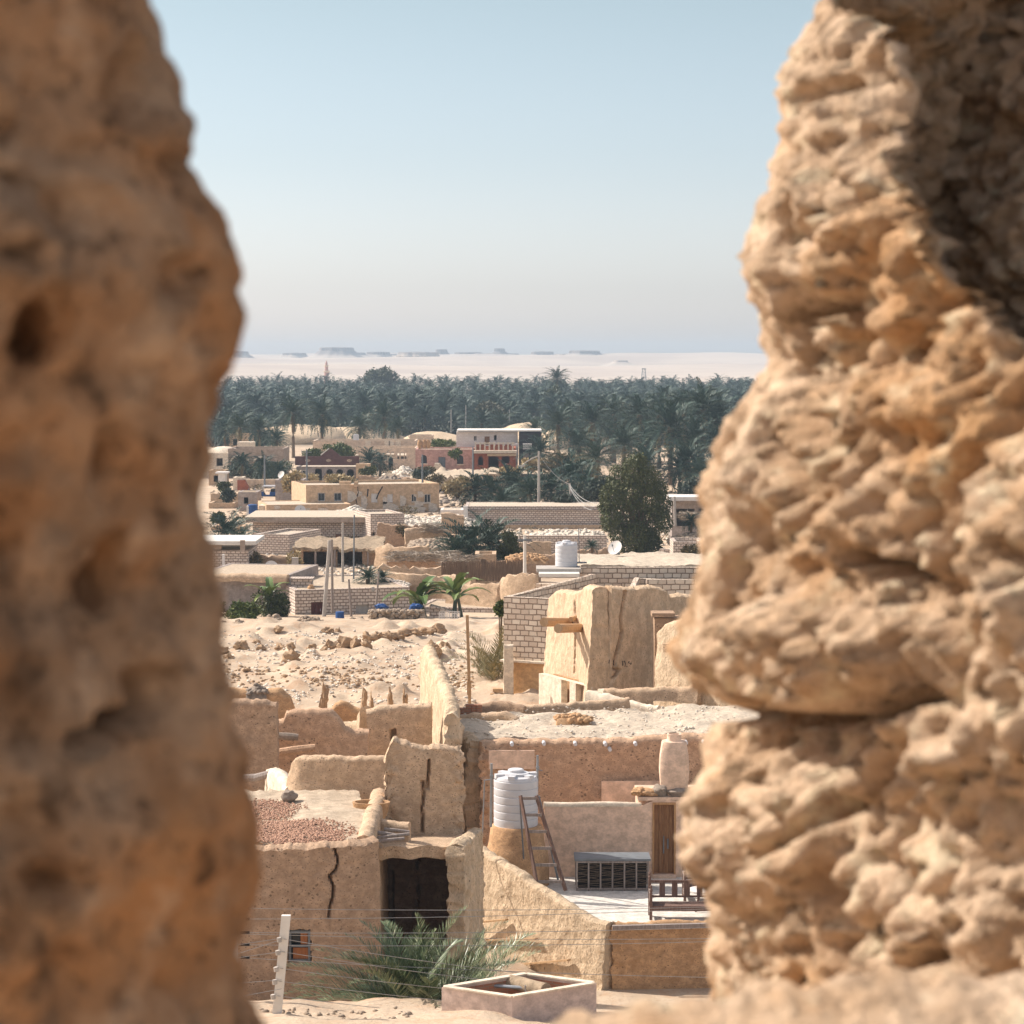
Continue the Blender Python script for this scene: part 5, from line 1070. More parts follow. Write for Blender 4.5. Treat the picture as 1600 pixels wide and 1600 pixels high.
# ------------------------------------------------------------------ sand field: stumps and stones
def stump(px, py, w, h, lb, i, Y=None, grp='eroded mud lumps in the sand field'):
    z = tz(0, 105)
    q = PZ(px, py, z)
    for _ in range(4): q = PZ(px, py, tz(q.x, q.y))
    s = q.y / F; solo('mud_lump', lb, 'mud lump', boulder((q.x, q.y, q.z + h * s * .35), (w * s / 2, w * s / 2.4, h * s * .62), i, 3, .75), M['lump'], grp, smooth=True)
sts = [(516, 1016, 20, 15, 'cone-shaped mud lump at the left end of the near row'), (538, 1014, 24, 20, 'large round mud lump beside the cone-shaped one'), (556, 1014, 20, 17, 'mid-size mud lump right of the large round one'), (573, 1012, 14, 12, 'smallest mud lump ending the near row'),
       (578, 1004, 22, 16, 'first lump of the longer far row, squarish'), (592, 1003, 18, 14, 'second lump of the longer far row, rounded'), (606, 1001, 18, 15, 'third lump of the longer far row, peaked'), (622, 999, 20, 13, 'fourth lump of the longer far row, low'), (642, 994, 26, 13, 'fifth lump of the far row, broad and flat'),
       (665, 992, 28, 13, 'sixth lump of the far row, wide'), (686, 989, 20, 14, 'last lump of the far row, next to the sandy slope'), (456, 1034, 26, 17, 'lone squat lump in the middle of the sand field'), (376, 1014, 20, 14, 'pale-topped lump on the far left of the field'), (390, 1003, 14, 12, 'small peaked lump behind the pale-topped one'),
       (400, 1009, 12, 10, 'tiny lump just right of the small peaked one'), (408, 1016, 14, 8, 'flat sliver lump on the left of the field'), (438, 1015, 18, 9, 'low flattish lump left of centre'), (455, 1014, 12, 10, 'dark pointed lump left of centre'), (435, 986, 14, 8, 'low lump at the far edge of the field'), (513, 990, 16, 11, 'upright lump near the far edge below the poles'),
       (528, 990, 9, 9, 'thin lump beside the upright one'), (488, 1014, 16, 8, 'flat lump halfway across the field'), (676, 1030, 26, 26, 'tall pale lump by the end of the long wall'), (694, 1015, 18, 12, 'brown lump on the slope right of the long wall'), (358, 1033, 14, 11, 'grey lump at the left border of the field'), (345, 1022, 26, 12, 'long lump partly behind the left rock')]
for i, (px, py, w, h, lb) in enumerate(sts): stump(px, py, w, h, lb, i)
def onground(n, x0, x1, y0, y1, seed):
    rg = np.random.default_rng(seed); o = []
    while len(o) < n:
        px, py = rg.uniform(x0, x1), rg.uniform(y0, y1); q = PZ(px, py, 3.6)
        for _ in range(3): q = PZ(px, py, tz(q.x, q.y))
        if noise.noise(Vector((q.x * .35, q.y * .25, seed))) + rg.uniform(-.4, .4) > -.05: o.append((q.x, q.y, tz(q.x, q.y) + .01))
    return o
p_ = onground(1700, 330, 740, 985, 1100, 3); scatter('rubble', 'pale stones and chips scattered across the sand field', p_, rng.uniform(.03, .13, len(p_)) * rng.uniform(.5, 1, len(p_)), M['stonepale'])
p_ = onground(500, 330, 740, 1040, 1075, 5); scatter('rubble', 'brown broken mud scattered across the near sand field', p_, rng.uniform(.04, .13, len(p_)), M['lump'])
p_ = [];
for _ in range(45):
    px, py = rng.uniform(400, 640), rng.uniform(1572, 1600); q = PZ(px, py, tz(-3, 43.5)); p_.append((q.x, q.y, tz(q.x, q.y) + .01))
scatter('rubble', 'small brown stones on the sandy mound below the fence post', p_, rng.uniform(.02, .07, len(p_)), M['stone'])

# ================================================================== the rows of houses behind the sand field
# row nearest the field
g1, Mg, wg, zg = house('block_house', 'low white-block house with a maroon door behind the rubble heaps, sandy flat roof', 'house', (461, 144), (640, 146), 922, .4, 9.5, M['brickfar'], holes=[(486, 941, 505, 966, 'door'), (556, 945, 577, 958, 'shutter')], mats={'door': plain('maroon_paint', (.14, .05, .045), .7), 'shutter': M['concrete'], 'frame': M['concrete']}, par=.06, roofm=M['roofdirt'])
g2, *_ = house('block_house', 'white-block house end wall partly hidden by the two banana plants', 'house', (650, 147), (786, 146), 948, .2, 5, M['brickfar'], par=.06, roofm=M['roofdirt'])
hm2, *_ = house('mud_house', 'broad sandy-roofed mud house with its front wall in deep shade behind green bushes', 'house', (300, 148), (447, 147), 898, .4, 8.5, M['greystone'], par=.02, roofm=M['roofdirt'])
a, b = P(296, 899, 147.6), P(450, 899, 146.5); part(hm2, 'roof_edge', mudwall([(a.x, a.y, a.z + .03), (b.x, b.y, b.z + .03)], a.z - .35, .7, .3, .06, .08, seed=31), M['mud'], True)
for k, (px, py, w_, h_, lb) in enumerate([(470, 918, 1.1, .9, 'small dark block hut on the sandy roof, at the corner'), (487, 920, .5, .5, 'orange clay jar on the low block roof'), (583, 921, .4, .35, 'small grey can on the low block roof')]):
    a = P(px, py, 146)
    if k == 0: solo('roof_hut', lb, 'hut', MB().box((a.x, 147, a.z), (w_ * 1.2, 1.1, h_)).box((a.x, 147, a.z + h_ / 2 + .05), (w_ * 1.35, 1.3, .08)), M['brickfar'])
    else: solo('jar', lb, 'jar', MB().lathe([(w_ * .3, 0), (w_ * .5, h_ * .4), (w_ * .42, h_ * .8), (w_ * .25, h_ * .9), (w_ * .3, h_), (0, h_)], (a.x, 145.5, a.z - h_ * .4), 14), M['mudorange'] if k == 1 else M['concrete'], smooth=True)
hl_ = [('leftmost brown rubble mound below the dark bushes', 334, 388, 960, 992, 133, 'stone', 330, 1.6), ('upright brown rubble mound beside the green bush', 410, 442, 950, 982, 134.5, 'stone', 260, 1.2), ('wide brown rubble mound in front of the maroon door', 448, 516, 955, 986, 133, 'stone', 420, 1.5), ('pinkish rubble mound right of the leaning poles', 538, 586, 958, 984, 135, 'stone', 260, 1.3)]
for lb, x0, x1, yt, yb, Y, mt, n, dp_ in hl_: pile('rubble_heap', lb, 'rubble heap', x0, x1, yt, yb, Y, M[mt], (.07, .17), n, dp_)
ps = [(P(px, 966, 137).x + rng.uniform(-.05, .05), 137 + rng.uniform(-.25, .25), lerp(P(600, 980, 137).z, P(600, 955, 137).z, v)) for px in np.arange(578, 662, 1.4) for v in np.linspace(0, 1, 9)]
solo('dry_stone_wall', 'dry stone enclosure wall with a pale block, right of the pinkish rubble', 'wall', stones(ps, rng.uniform(.08, .17, len(ps)), .8), M['stone'])
a, b = P(672, 949, 139), P(700, 975, 139); solo('block_pier', 'short white-block pier with a slab tipped on top, by the wire cage', 'pier', MB().box(((a.x + b.x) / 2 - .1, 139, (a.z + b.z) / 2 - .2), (.95, .6, a.z - b.z + .4)).bar((a.x, 139, a.z + .12), (b.x + .6, 138.9, a.z - .35), .8, .12), M['brickfar'])
cg = MB(); a, b = P(686, 958, 136), P(718, 983, 136)
for t in np.linspace(0, 1, 9): cg.box((lerp(a.x, b.x, t), 136, (a.z + b.z) / 2), (.03, .03, a.z - b.z)).box((lerp(a.x, b.x, t), 136.9, (a.z + b.z) / 2), (.03, .03, a.z - b.z))
for t in np.linspace(0, 1, 7): cg.box(((a.x + b.x) / 2, 136.02, lerp(b.z, a.z, t)), (b.x - a.x, .025, .03)).box(((a.x + b.x) / 2, 136.9, lerp(b.z, a.z, t)), (b.x - a.x, .025, .03))
solo('wire_cage', 'white wire cage standing at the edge of the field by the banana plants', 'cage', cg, M['whitepaint'])
for i, (px, py, w_, h_, mt, lb) in enumerate([(597, 948, .8, .35, 'blue', 'blue cloth heap left of the banana plants'), (650, 948, .7, .4, 'blue', 'bluish-white bundle at the foot of the banana plants'), (631, 974, .5, .5, 'white', 'pale plastic drum by the stone enclosure'), (532, 966, .6, .9, 'blue', 'dark blue barrel standing by the leaning poles')]):
    a = P(px, py, 138); solo('bundle' if h_ < .5 else 'barrel', lb, 'bundle' if h_ < .5 else 'barrel', boulder((a.x, 138, a.z), (w_ / 2, .4, h_ / 2), i + 90, 3, .5) if h_ < .5 else MB().lathe([(w_ * .42, 0), (w_ * .45, h_ * .5), (w_ * .42, h_), (0, h_)], (a.x, 137.5, a.z - h_ / 2), 14), M[mt], smooth=True)
# utility poles
def pole(pts, Y, r, label, mt='greywood', arm=None, conc=False, name='utility_pole', cat_='utility pole'):
    a, b = P(*pts[0], Y), P(*pts[1], Y); z0 = min(b.z, tz(b.x, Y) ) if conc else b.z; o = T(name, label, cat_, (b.x, Y, b.z)); part(o, 'shaft', MB().tube([b, a], [r, r * .75], 8), M[mt])
    if arm: part(o, 'crossarm', MB().bar((a.x - arm / 2, Y - r, a.z - .25), (a.x + arm / 2, Y - r, a.z - .25), .06, .08), M['steelgrey']); part(o, 'insulator', MB().tube([(a.x - arm / 2 + .06, Y - r, a.z - .2), (a.x - arm / 2 + .06, Y - r, a.z + .02)], .04, 6), M['concrete'])
    return o
pole([(515, 844), (506, 968)], 141, .13, 'thickest pole of the close pair, grey and leaning to the right', 'concrete')
pole([(518.5, 843), (519.5, 958)], 142, .09, 'thin straight dark pole right beside the thick leaning one', 'greywood')
pole([(535.5, 817), (535.5, 915)], 150, .09, 'plain grey pole rising in front of the thatched shed', 'concrete')
pole([(553.5, 804), (552.5, 914)], 152, .06, 'thinnest tall metal pole in front of the thatched shed', 'steelgrey')
pole([(545, 905), (549, 965)], 141, .08, 'short grey post against the white-block wall', 'greywood')
pole([(592, 893), (588, 945)], 141, .07, 'short crooked brown stick beside the small palm', 'greywood')
pole([(820, 836), (820, 895)], 118, .09, 'white concrete pole left of the rooftop tank, with a small crossarm', 'whiteconcrete', arm=.7)
pole([(842, 705), (842, 792)], 238, .15, 'tall grey lamp pole rising above the long block wall', 'concrete')
pole([(890, 755), (893, 792)], 236, .14, 'short pale pole where many wires meet above the long wall', 'concrete')
pole([(1054, 776), (1055, 822)], 205, .13, 'pale pole between the big tree and the shack', 'concrete')
pole([(660, 710), (660, 757)], 262, .11, 'dark pole in front of the pink house', 'steelgrey')
pole([(739, 698), (739, 745)], 300, .13, 'dark pole at the corner of the pink house and white house', 'steelgrey')
pole([(479, 703), (480, 757)], 262, .12, 'dark street pole in front of the maroon-fronted house', 'steelgrey', arm=1.2)
pole([(413.5, 712), (413.5, 758)], 300, .13, 'dark pole standing over the pale yard wall at left', 'steelgrey')
pole([(705, 640), (705, 676)], 520, .16, 'slim pole against the grove left of the white house', 'concrete')
pole([(728, 633), (728, 673)], 540, .16, 'slim pole nearest the corner of the white house against the grove', 'concrete')
pole([(796, 640), (796, 660)], 540, .16, 'short slim pole above the yellow dunes', 'concrete')
for i, (x0, y0, x1, y1, Y0, Y1) in enumerate([(890, 757, 933, 786, 236, 205), (890, 760, 930, 792, 236, 205), (891, 763, 925, 797, 236, 205), (842, 709, 890, 757, 238, 236)]):
    solo('cable', ['uppermost slack cable running from the short pale pole to the big tree', 'middle slack cable running from the short pale pole to the big tree', 'lowest slack cable running from the short pale pole to the big tree', 'cable linking the tall lamp pole with the short pale pole'][i], 'cable', strand(P(x0, y0, Y0), P(x1, y1, Y1), .5, .025), M['wire'])
solo('street_lamp_arm', 'curved lamp arm reaching out from the tall grey lamp pole', 'lamp arm', MB().tube([P(842, 712, 238), P(832, 716, 238), P(822, 722, 238), P(816, 727, 238)], .06, 6).box(P(815, 728, 238), (.7, .3, .15)), M['concrete'])
# plants of that row
shrub('bush', 'rounded yellow-green bush in front of the shaded mud house', 'bush', 347, 411, 934, 977, 137, M['green'], 3800, .17, seed=3)
shrub('bush', 'dark green bush between the rounded bush and the block house corner', 'bush', 395, 462, 922, 968, 141, M['tree'], 2600, .18, seed=5)
shrub('bush', 'dark bush at the far left edge in front of the shaded mud house', 'bush', 318, 352, 920, 975, 141, M['tree'], 2000, .18, seed=6)
def banana(px, py, Y, L, label, n=9, seed=1, h=1.0):
    c = P(px, py, Y); g = tz(c.x, Y); rg = np.random.default_rng(seed); root = T('banana_plant', label, 'banana plant', (c.x, Y, min(g, c.z - .5))); V = []; Fq = []
    for k in range(n):
        az = k * 2.399 + rg.uniform(-.2, .2); el = rg.uniform(.5, 1.4); l = L * rg.uniform(.75, 1.1); w = l * .13; p = np.array([c.x, Y, c.z]) + rg.normal(0, .08, 3); a = el; s = np.array([-math.sin(az), math.cos(az), 0]); o = len(V); m = 12
        for i in range(m + 1):
            t = i / m; ww = w * math.sin(math.pi * min(1, t * .93 + .07)) ** .6 * (1 if i % 2 else .8); d = np.array([math.cos(az) * math.cos(a), math.sin(az) * math.cos(a), math.sin(a)]); nn = np.cross(s, d); 
            V += [p - s * ww - nn * ww * .35, p, p + s * ww - nn * ww * .35]; p = p + d * l / m; a -= (.95 + rg.uniform(0, .3)) / m * (1 + t)
        for i in range(m): Fq += [(o + 3 * i, o + 3 * i + 1, o + 3 * i + 4, o + 3 * i + 3), (o + 3 * i + 1, o + 3 * i + 2, o + 3 * i + 5, o + 3 * i + 4)]
    part(root, 'foliage', MB().add([tuple(v) for v in V], Fq), M['banana'], False)
    part(root, 'stem', MB().tube([(c.x - .1, Y, min(g, c.z - .5)), (c.x, Y, c.z + .1)], [.16, .1], 8).tube([(c.x + .35, Y + .2, min(g, c.z - .5)), (c.x + .15, Y, c.z)], [.12, .08], 8), M['greyleaf'])
banana(655, 942, 140, 2.6, 'banana plant with broad drooping leaves, left one of the pair', 14, 3); banana(712, 935, 139, 2.5, 'banana plant with upright sunlit leaves, right one of the pair', 13, 9); banana(420, 935, 141, 1.9, 'banana plant rising above the rounded green bush', 9, 5)
palm(575, 905, 149, 1.3, 'small pale palm sprouting beside the row of poles', kind=1, dry=False); palm(598, 904, 150, 1.0, 'smaller palm tuft right of the small pale palm', kind=2, dry=False); palm(355, 838, 205, 3.4, 'bushy palm at the far left beside the blue drum', kind=0, rz=1); palm(378, 848, 200, 2.2, 'low bristling palm in front of the left block tower', kind=3, dry=False)
palm(733, 862, 178, 4.0, 'bushy palm clump behind the banana plants, its left half', kind=2, dry=False); palm(765, 858, 180, 4.0, 'bushy palm clump behind the banana plants, its tallest part', kind=4, dry=False); palm(712, 866, 176, 2.6, 'low drooping palm left of the bushy palm clump', kind=0, dry=False)
shrub('bush', 'dark leafy bush on the right flank of the palm clump', 'bush', 775, 820, 828, 878, 178, M['tree'], 2600, .22, seed=8)
# thatched shed and brick compound
sh_ = T('thatched_shed', 'open shed with a sagging thatch roof and dark doorways behind the poles', 'shed', (P(530, 892, 186).x, 186, 1))
A, B = P(462, 855, 185), P(592, 856, 185); zb2 = .4
part(sh_, 'wall', holewall(B.x - A.x, zb2, A.z - .1, .3, [((B.x - A.x) * a_, (B.x - A.x) * b_, zb2 + .1, A.z - .35, False) for a_, b_ in ((.09, .43), (.5, .80))]).xf(Matrix.Translation((A.x, A.y, 0))), M['mudgrey'])
part(sh_, 'wall', MB().box((A.x - .01, 187.8, (zb2 + A.z - .1) / 2), (.3, 5, A.z - .1 - zb2)).box((B.x + .01, 187.8, (zb2 + A.z - .1) / 2), (.3, 5, A.z - .1 - zb2)).box(((A.x + B.x) / 2, 190.4, (zb2 + A.z - .1) / 2), (B.x - A.x, .3, A.z - .1 - zb2)), M['mudgrey'])
part(sh_, 'roof', slab([(A.x - .3, 184.6, A.z - .05), (B.x + .3, 184.6, A.z - .05), (B.x + .2, 191, A.z + .35), (A.x - .2, 191, A.z + .35)], 30, 10, .22, .25, .18, 21), M['thatch'], True)
for px in (493, 523, 575): a = P(px, 870, 184.7); part(sh_, 'post', MB().tube([(a.x, 184.7, zb2), (a.x, 184.7, A.z - .1)], .09, 7), M['greywood'])
bc, *_ = house('block_house', 'long white-block house with a flat grey concrete roof edge and two square openings', 'house', (395, 212), (588, 212), 813, .5, 9, M['brickfar'], holes=[(453, 830, 461, 836, 'open'), (474, 835, 490, 848, 'open'), (524, 835, 535, 847, 'door')], par=.03, roofm=M['concrete'], mats={'door': M['redbrick']})
a, b = P(385, 812.5, 211.4), P(594, 812.5, 211.4); part(bc, 'roof_slab', MB().box(((a.x + b.x) / 2, 214, a.z + .02), (b.x - a.x, 6.2, .42)), M['greige'])
part(bc, 'slab_top', MB().box(((a.x + b.x) / 2, 215.6, a.z + .27), (b.x - a.x + .2, 9.4, .07)), M['roofpale'])
house('block_house', 'square white-block outbuilding joined to the right of the long flat-roofed house', 'house', (579, 209), (632, 210), 803, .5, 6, M['brickfar'], par=.2, holes=[(580, 832, 586, 837, 'open')])
house('block_house', 'white-block annex with a rough top in front of the long flat-roofed house', 'house', (398, 198), (452, 197), 834, .5, 7, M['brickfar'], par=.2)
lb_, *_ = house('block_house', 'small white-block building with an overhanging pale slab at the left edge', 'house', (300, 176), (388, 176), 860, .5, 6, M['brickfar'], par=.03)
a, b = P(290, 846, 175.3), P(399, 846, 175.3); part(lb_, 'roof_slab', MB().box(((a.x + b.x) / 2, 178.6, a.z - .13), (b.x - a.x, 6.4, .28)), M['whiteconcrete']); part(lb_, 'beam', MB().box(((a.x + b.x) / 2 - 1.2, 176.3, a.z - .48), (b.x - a.x - 3, .5, .4)), M['greige'])
for k, (px, Y) in enumerate([(379, 174.6), (461, 164), (349, 160)]): a, b = P(px, [844, 871, 866][k], Y), P(px, [862, 900, 893][k], Y); solo('post', ['dark stub pillar at the corner of the overhanging slab', 'pale concrete pillar left of the thatched shed', 'thin white stake on the sandy ground at left'][k], 'post', MB().box(((a.x), Y, (a.z + b.z) / 2), ([.35, .45, .15][k], .35, a.z - b.z)), M[['greige', 'concrete', 'whitepaint'][k]])
shrub('dry_bush', 'rust-brown dry thorn bush between the block annex and the shed', 'bush', 447, 475, 862, 893, 178, M['yellow'], 900, .25, seed=31); shrub('dry_bush', 'dark brown dry bush against the left block building', 'bush', 388, 410, 862, 890, 177, M['olive'], 900, .22, seed=32)
dish(424, 887, 165, .5, 'grey satellite dish lying near the dry thorn bush', face=(.3, -.8, .5))
# reed fence, brush piles, low mud walls
rfm = MB(); rr = random.Random(9); a, b = P(690, 881, 158), P(818, 878, 160)
for k in range(230): t = k / 229; x = lerp(a.x, b.x, t); y = lerp(158, 160, t); h_ = 1.35 + rr.uniform(-.09, .12); rfm.box((x, y + rr.uniform(-.04, .04), a.z - 1.3 + h_ / 2), (.035, .035, h_), 0, Matrix.Rotation(rr.uniform(-.05, .05), 3, 'Y'))
rfm.bar((a.x, 158.06, a.z - .5), (b.x, 160.06, a.z - .45), .03, .05); solo('reed_fence', 'brown reed fence behind the banana plants', 'fence', rfm, M['reed'])
def brush(x0, x1, yt, yb, Y, lb, n=500, seed=1):
    rg = np.random.default_rng(seed); a, b = P(x0, yb, Y), P(x1, yt, Y); c = np.stack([rg.uniform(a.x, b.x, n), Y + rg.uniform(-1, 1, n), rg.uniform(a.z, b.z, n)], 1); az = rg.uniform(0, 6.28, n); el = rg.normal(0, .22, n); d = np.stack([np.cos(az) * np.cos(el), np.sin(az) * np.cos(el), np.sin(el)], 1)
    V, Fq = kites(c - d * .6, d, rg.uniform(.7, 1.5, n), np.full(n, .05), unit(np.cross(d, rg.normal(0, 1, (n, 3))))); return solo('brush_pile', lb, 'brush pile', (V, Fq), M['palmdry2'])
M['palmdry2'] = leafmat('dry_sticks_grey', (.16, .12, .09), (.30, .24, .18), (.45, .38, .30))
brush(604, 716, 862, 876, 168, 'wide pile of grey dry palm sticks on the shed roof right of the poles', 900, 2); brush(660, 692, 818, 832, 195, 'heap of dry palm leaves drooping over the low hut', 420, 3); brush(690, 745, 868, 882, 165, 'long low stack of dry sticks in front of the palm clump', 500, 4)
for lb, pts, b_, th_, mt, sd in [
    ('crumbling tan wall below the wide stick pile, right of the shed', [(590, 856, 184), (605, 852, 183), (640, 856, 182), (670, 852, 182)], .4, .5, 'mud', 51), ('low tan hut wall under the drooping palm leaves', [(632, 826, 196), (660, 824, 196), (700, 828, 196)], .4, .5, 'mud', 52),
    ('shadowed wall under the wide stick pile', [(604, 876, 168), (660, 876, 168), (716, 874, 168)], .3, .4, 'muddark', 53), ('broken sloping mud wall with a notch beside the reed fence', [(700, 906, 150), (730, 912, 149), (755, 916, 148), (780, 911, 147), (785, 903, 147), (800, 900, 146), (838, 896, 145)], .5, .4, 'mud', 54),
    ('sandy low wall in front of the reed fence', [(600, 893, 156), (640, 898, 155), (700, 900, 154), (740, 905, 152)], .4, .5, 'mud', 55), ('thin mud wall top right of the rooftop tank', [(730, 880, 172), (780, 876, 172), (845, 868, 172)], .4, .4, 'mudgrey', 56),
    ('tan wall ruin left of the big leafy tree', [(700, 856, 184), (760, 852, 188), (860, 846, 190)], .4, .4, 'mud', 57)]:
    solo('mud_wall', lb, 'wall', mudwall(W3(*pts), b_, th_, .3, .1, .15, .1, seed=sd), M[mt], smooth=True)
house('block_wall', 'low white-block wall left of the big leafy tree', 'wall', (800, 196), (948, 196), 837, .3, .6, M['brickfar'], par=.0, t=.25, back=True)
house('block_wall', 'low white-block wall right of the big leafy tree', 'wall', (1030, 190), (1150, 188), 858, .3, .6, M['brickfar'], par=.0, t=.25)
lw_, *_ = house('block_building', 'long low pale block building with a shaded tan base', 'building', (727, 229), (960, 229), 791, .7, 7, M['whiteblock2'] if 'whiteblock2' in M else M['brickfar'], par=.03, roofm=M['roofpale'])
a, b = P(726, 797, 228.8), P(960, 797, 228.8); part(lw_, 'string_course', MB().box(((a.x + b.x) / 2, 228.85, a.z), (b.x - a.x, .1, .08)), M['greystone'])
a, b = P(790, 820, 228.7), P(960, 829, 228.7); part(lw_, 'base', MB().box(((a.x + b.x) / 2, 228.6, (a.z + b.z) / 2 - .1), (b.x - a.x, .4, a.z - b.z + .2)), M['mud'])
a, b = P(724, 791, 228.5), P(731, 818, 228.5); part(lw_, 'pilaster', MB().box(((a.x + b.x) / 2, 228.8, (a.z + b.z) / 2), (b.x - a.x, .6, a.z - b.z)), M['whitepaint'])
sk_, *_ = house('shack', 'white-roofed shack with dark open front right of the big tree', 'shack', (1050, 212), (1125, 212), 783, .5, 5, M['greystone'], holes=[(1056, 795, 1085, 822, 'open'), (1092, 795, 1112, 822, 'open')], par=.03)
a, b = P(1046, 779, 211), P(1130, 779, 211); part(sk_, 'awning', MB().box(((a.x + b.x) / 2, 212.6, a.z), (b.x - a.x, 4.4, .35)), M['whitepaint'])
brush(1062, 1110, 800, 812, 206, 'tangled dry branches in front of the white-roofed shack', 400, 7)
# big tree
cs = []; rg_ = np.random.default_rng(12)
for (px, py, r) in [(990, 735, 1.5), (968, 748, 1.4), (1012, 750, 1.5), (955, 775, 1.4), (985, 772, 1.7), (1018, 780, 1.6), (1036, 790, 1.1), (955, 805, 1.2), (985, 808, 1.8), (1015, 815, 1.6), (1038, 815, 1.0), (968, 832, 1.2), (995, 838, 1.5), (1015, 842, 1.2), (945, 792, .8), (1000, 722, .9), (1030, 765, 1.0), (978, 855, .8), (1005, 856, .9), (1024, 850, .9), (948, 818, .7)]:
    q = P(px, py, 198 + rg_.uniform(-1, 1)); cs.append((q.x, q.y, q.z, r * .72, r * .8, r * .95))
bt = T('leafy_tree', 'big dark drooping tree with olive-lit top beyond the block wall', 'tree', (P(992, 862, 198).x, 198, 1)); part(bt, 'crown', leafcloud(cs, 30000, .22, 5, .42, droop=1.1, shell=.45), M['tree']); tx = P(992, 862, 198).x
tm = MB().tube([(tx, 198, .6), (tx + .1, 198, 2.5), (tx - .3, 198, 5), (tx - .2, 198, 7.6)], [.34, .28, .18, .06], 9)
for c_ in cs[:10]: tm.tube([(tx, 198, 2.4), (lerp(tx, c_[0], .5), 198, lerp(2.4, c_[2], .6)), c_[:3]], [.15, .09, .03], 6)
part(bt, 'trunk', tm, M['trunk'])
for i in range(3): palm([925, 1080, 1115][i], [855, 815, 812][i], [172, 196, 196][i], [.9, 1.2, 1.3][i], ['small spiky palm left of the big tree foot', 'small palm tuft beside the shack pole', 'palm tuft at the right edge of the shack'][i], dry=False)

# tan cracked house
th_, Mt, wt, zt3 = house('plastered_house', 'long tan plastered house with cracks, peeling patches and six small windows', 'house', (478, 252), (686, 256), 758, .4, 9, M['tan'], lholes=[], holes=[(497, 770, 508, 783, 'grille'), (522, 770, 534, 783, 'grille'), (580, 771, 590, 785, 'shutter'), (605, 772, 614, 785, 'shutter'), (643, 772, 651, 785, 'pane'), (663, 772, 673, 787, 'pane')], par=.25, roofm=M['roofpale'], mats={'frame': M['whitepaint'], 'shutter': M['whitepaint']})
for (x0, y0, x1, y1, Y, mt) in [(553, 753, 559, 758, 253, 'tan'), (530, 752, 548, 757, 256, 'tan')]: a, b = P(x0, y0, Y), P(x1, y1, Y); part(th_, 'parapet_block', MB().box(((a.x + b.x) / 2, Y + .4, (a.z + b.z) / 2 - .1), (b.x - a.x, .8, a.z - b.z + .2)), M[mt])
def patchy(pts, Y, mat, root, nm='bare_patch', dy=.0):
    q = [P(x, y, Y) for x, y in pts]; part(root, nm, MB().prism([(v.x, v.z) for v in q], Y - .03, Y + .1), mat)
def blob(cx, cy, rx, ry, seed, n=26): return [(cx + rx * math.cos(t) * (1 + .45 * noise.noise(Vector((math.cos(t) * 2.2, math.sin(t) * 2.2, seed)))), cy + ry * math.sin(t) * (1 + .45 * noise.noise(Vector((math.cos(t) * 2.2, math.sin(t) * 2.2, seed + 9))))) for t in [k * math.tau / n for k in range(n)]]
YW = lambda px: lerp(252, 256, (px - 478) / 208) - .02
for i, (cx, cy, rx, ry) in enumerate([(545, 776, 12, 9), (566, 785, 8, 11), (560, 772, 6, 4), (600, 793, 22, 8), (640, 796, 26, 7), (672, 793, 12, 8), (627, 783, 8, 9), (655, 773, 8, 5), (505, 793, 9, 3.5), (650, 787, 14, 4), (600, 782, 6, 6)]): patchy(blob(cx, cy, rx, ry, i * 3.7), YW(cx), M['patch'], th_)
for pts in ([(558, 757), (560, 770), (556, 780), (560, 798)], [(598, 760), (592, 770), (588, 780)], [(575, 764), (574, 776)]): part(th_, 'crack', MB().tube([P(x, y, YW(x) - .0) for x, y in pts], .07, 4), M['dark'])
ta_, *_ = house('plastered_annex', 'lower tan annex attached to the left of the long cracked house', 'annex', (416, 247), (548, 249), 789, .4, 8, M['tan'], par=.08, roofm=M['roofpale'])
for i, (cx, cy, rx, ry) in enumerate([(432, 793, 6, 3), (500, 797, 14, 3), (480, 796, 5, 2)]): patchy(blob(cx, cy, rx, ry, i * 5.1), lerp(247, 249, (cx - 416) / 132) - .02, M['patch'], ta_)
a, b = P(404, 790, 248), P(418, 802, 248); solo('low_wall', 'bright cream wall end beside the blue drum', 'wall', MB().box(((a.x + b.x) / 2, 250, (a.z + b.z) / 2 - .3), (b.x - a.x, 4, a.z - b.z + .6)), M['whitewash'])
pile('rubble_heap', 'big pale rubble heap spilling before the long tan house', 'rubble heap', 505, 602, 790, 812, 228, M['stonepale'], (.12, .32), 700, 4); pile('rubble_heap', 'low spread of pale rubble at the right foot of the long tan house', 'rubble heap', 590, 745, 800, 818, 226, M['stonepale'], (.1, .3), 600, 4)
pile('rubble_heap', 'strip of pale broken blocks along the flat concrete roof', 'rubble heap', 470, 560, 802, 806, 216, M['stonepale'], (.08, .2), 160, 1)
pile('rubble_heap', 'pinkish rubble between the block outbuilding and the palm clump', 'rubble heap', 640, 735, 838, 852, 190, M['stone'], (.1, .28), 500, 4)
pile('rubble_heap', 'white rubble and scraps behind the low block roof beside the poles', 'rubble heap', 560, 640, 900, 914, 154, M['stonepale'], (.07, .18), 260, 1.5)
pile('rubble_heap', 'earth and stones heaped left of the big tree', 'rubble heap', 830, 945, 824, 838, 202, M['stonepale'], (.1, .25), 300, 3)
pile('rubble_heap', 'stony ground heap right of the big tree', 'rubble heap', 1045, 1150, 826, 846, 196, M['stone'], (.1, .25), 300, 3)
pile('rubble_heap', 'loose orange earth heap behind the rooftop tank', 'rubble heap', 790, 855, 862, 872, 165, M['mudorange'], (.07, .2), 200, 1)
dish(469, 798, 225, .55, 'white satellite dish in front of the tan annex', face=(.2, -.8, .5)); dish(440, 742, 300, .5, 'distant white satellite dish on the street wall at left')
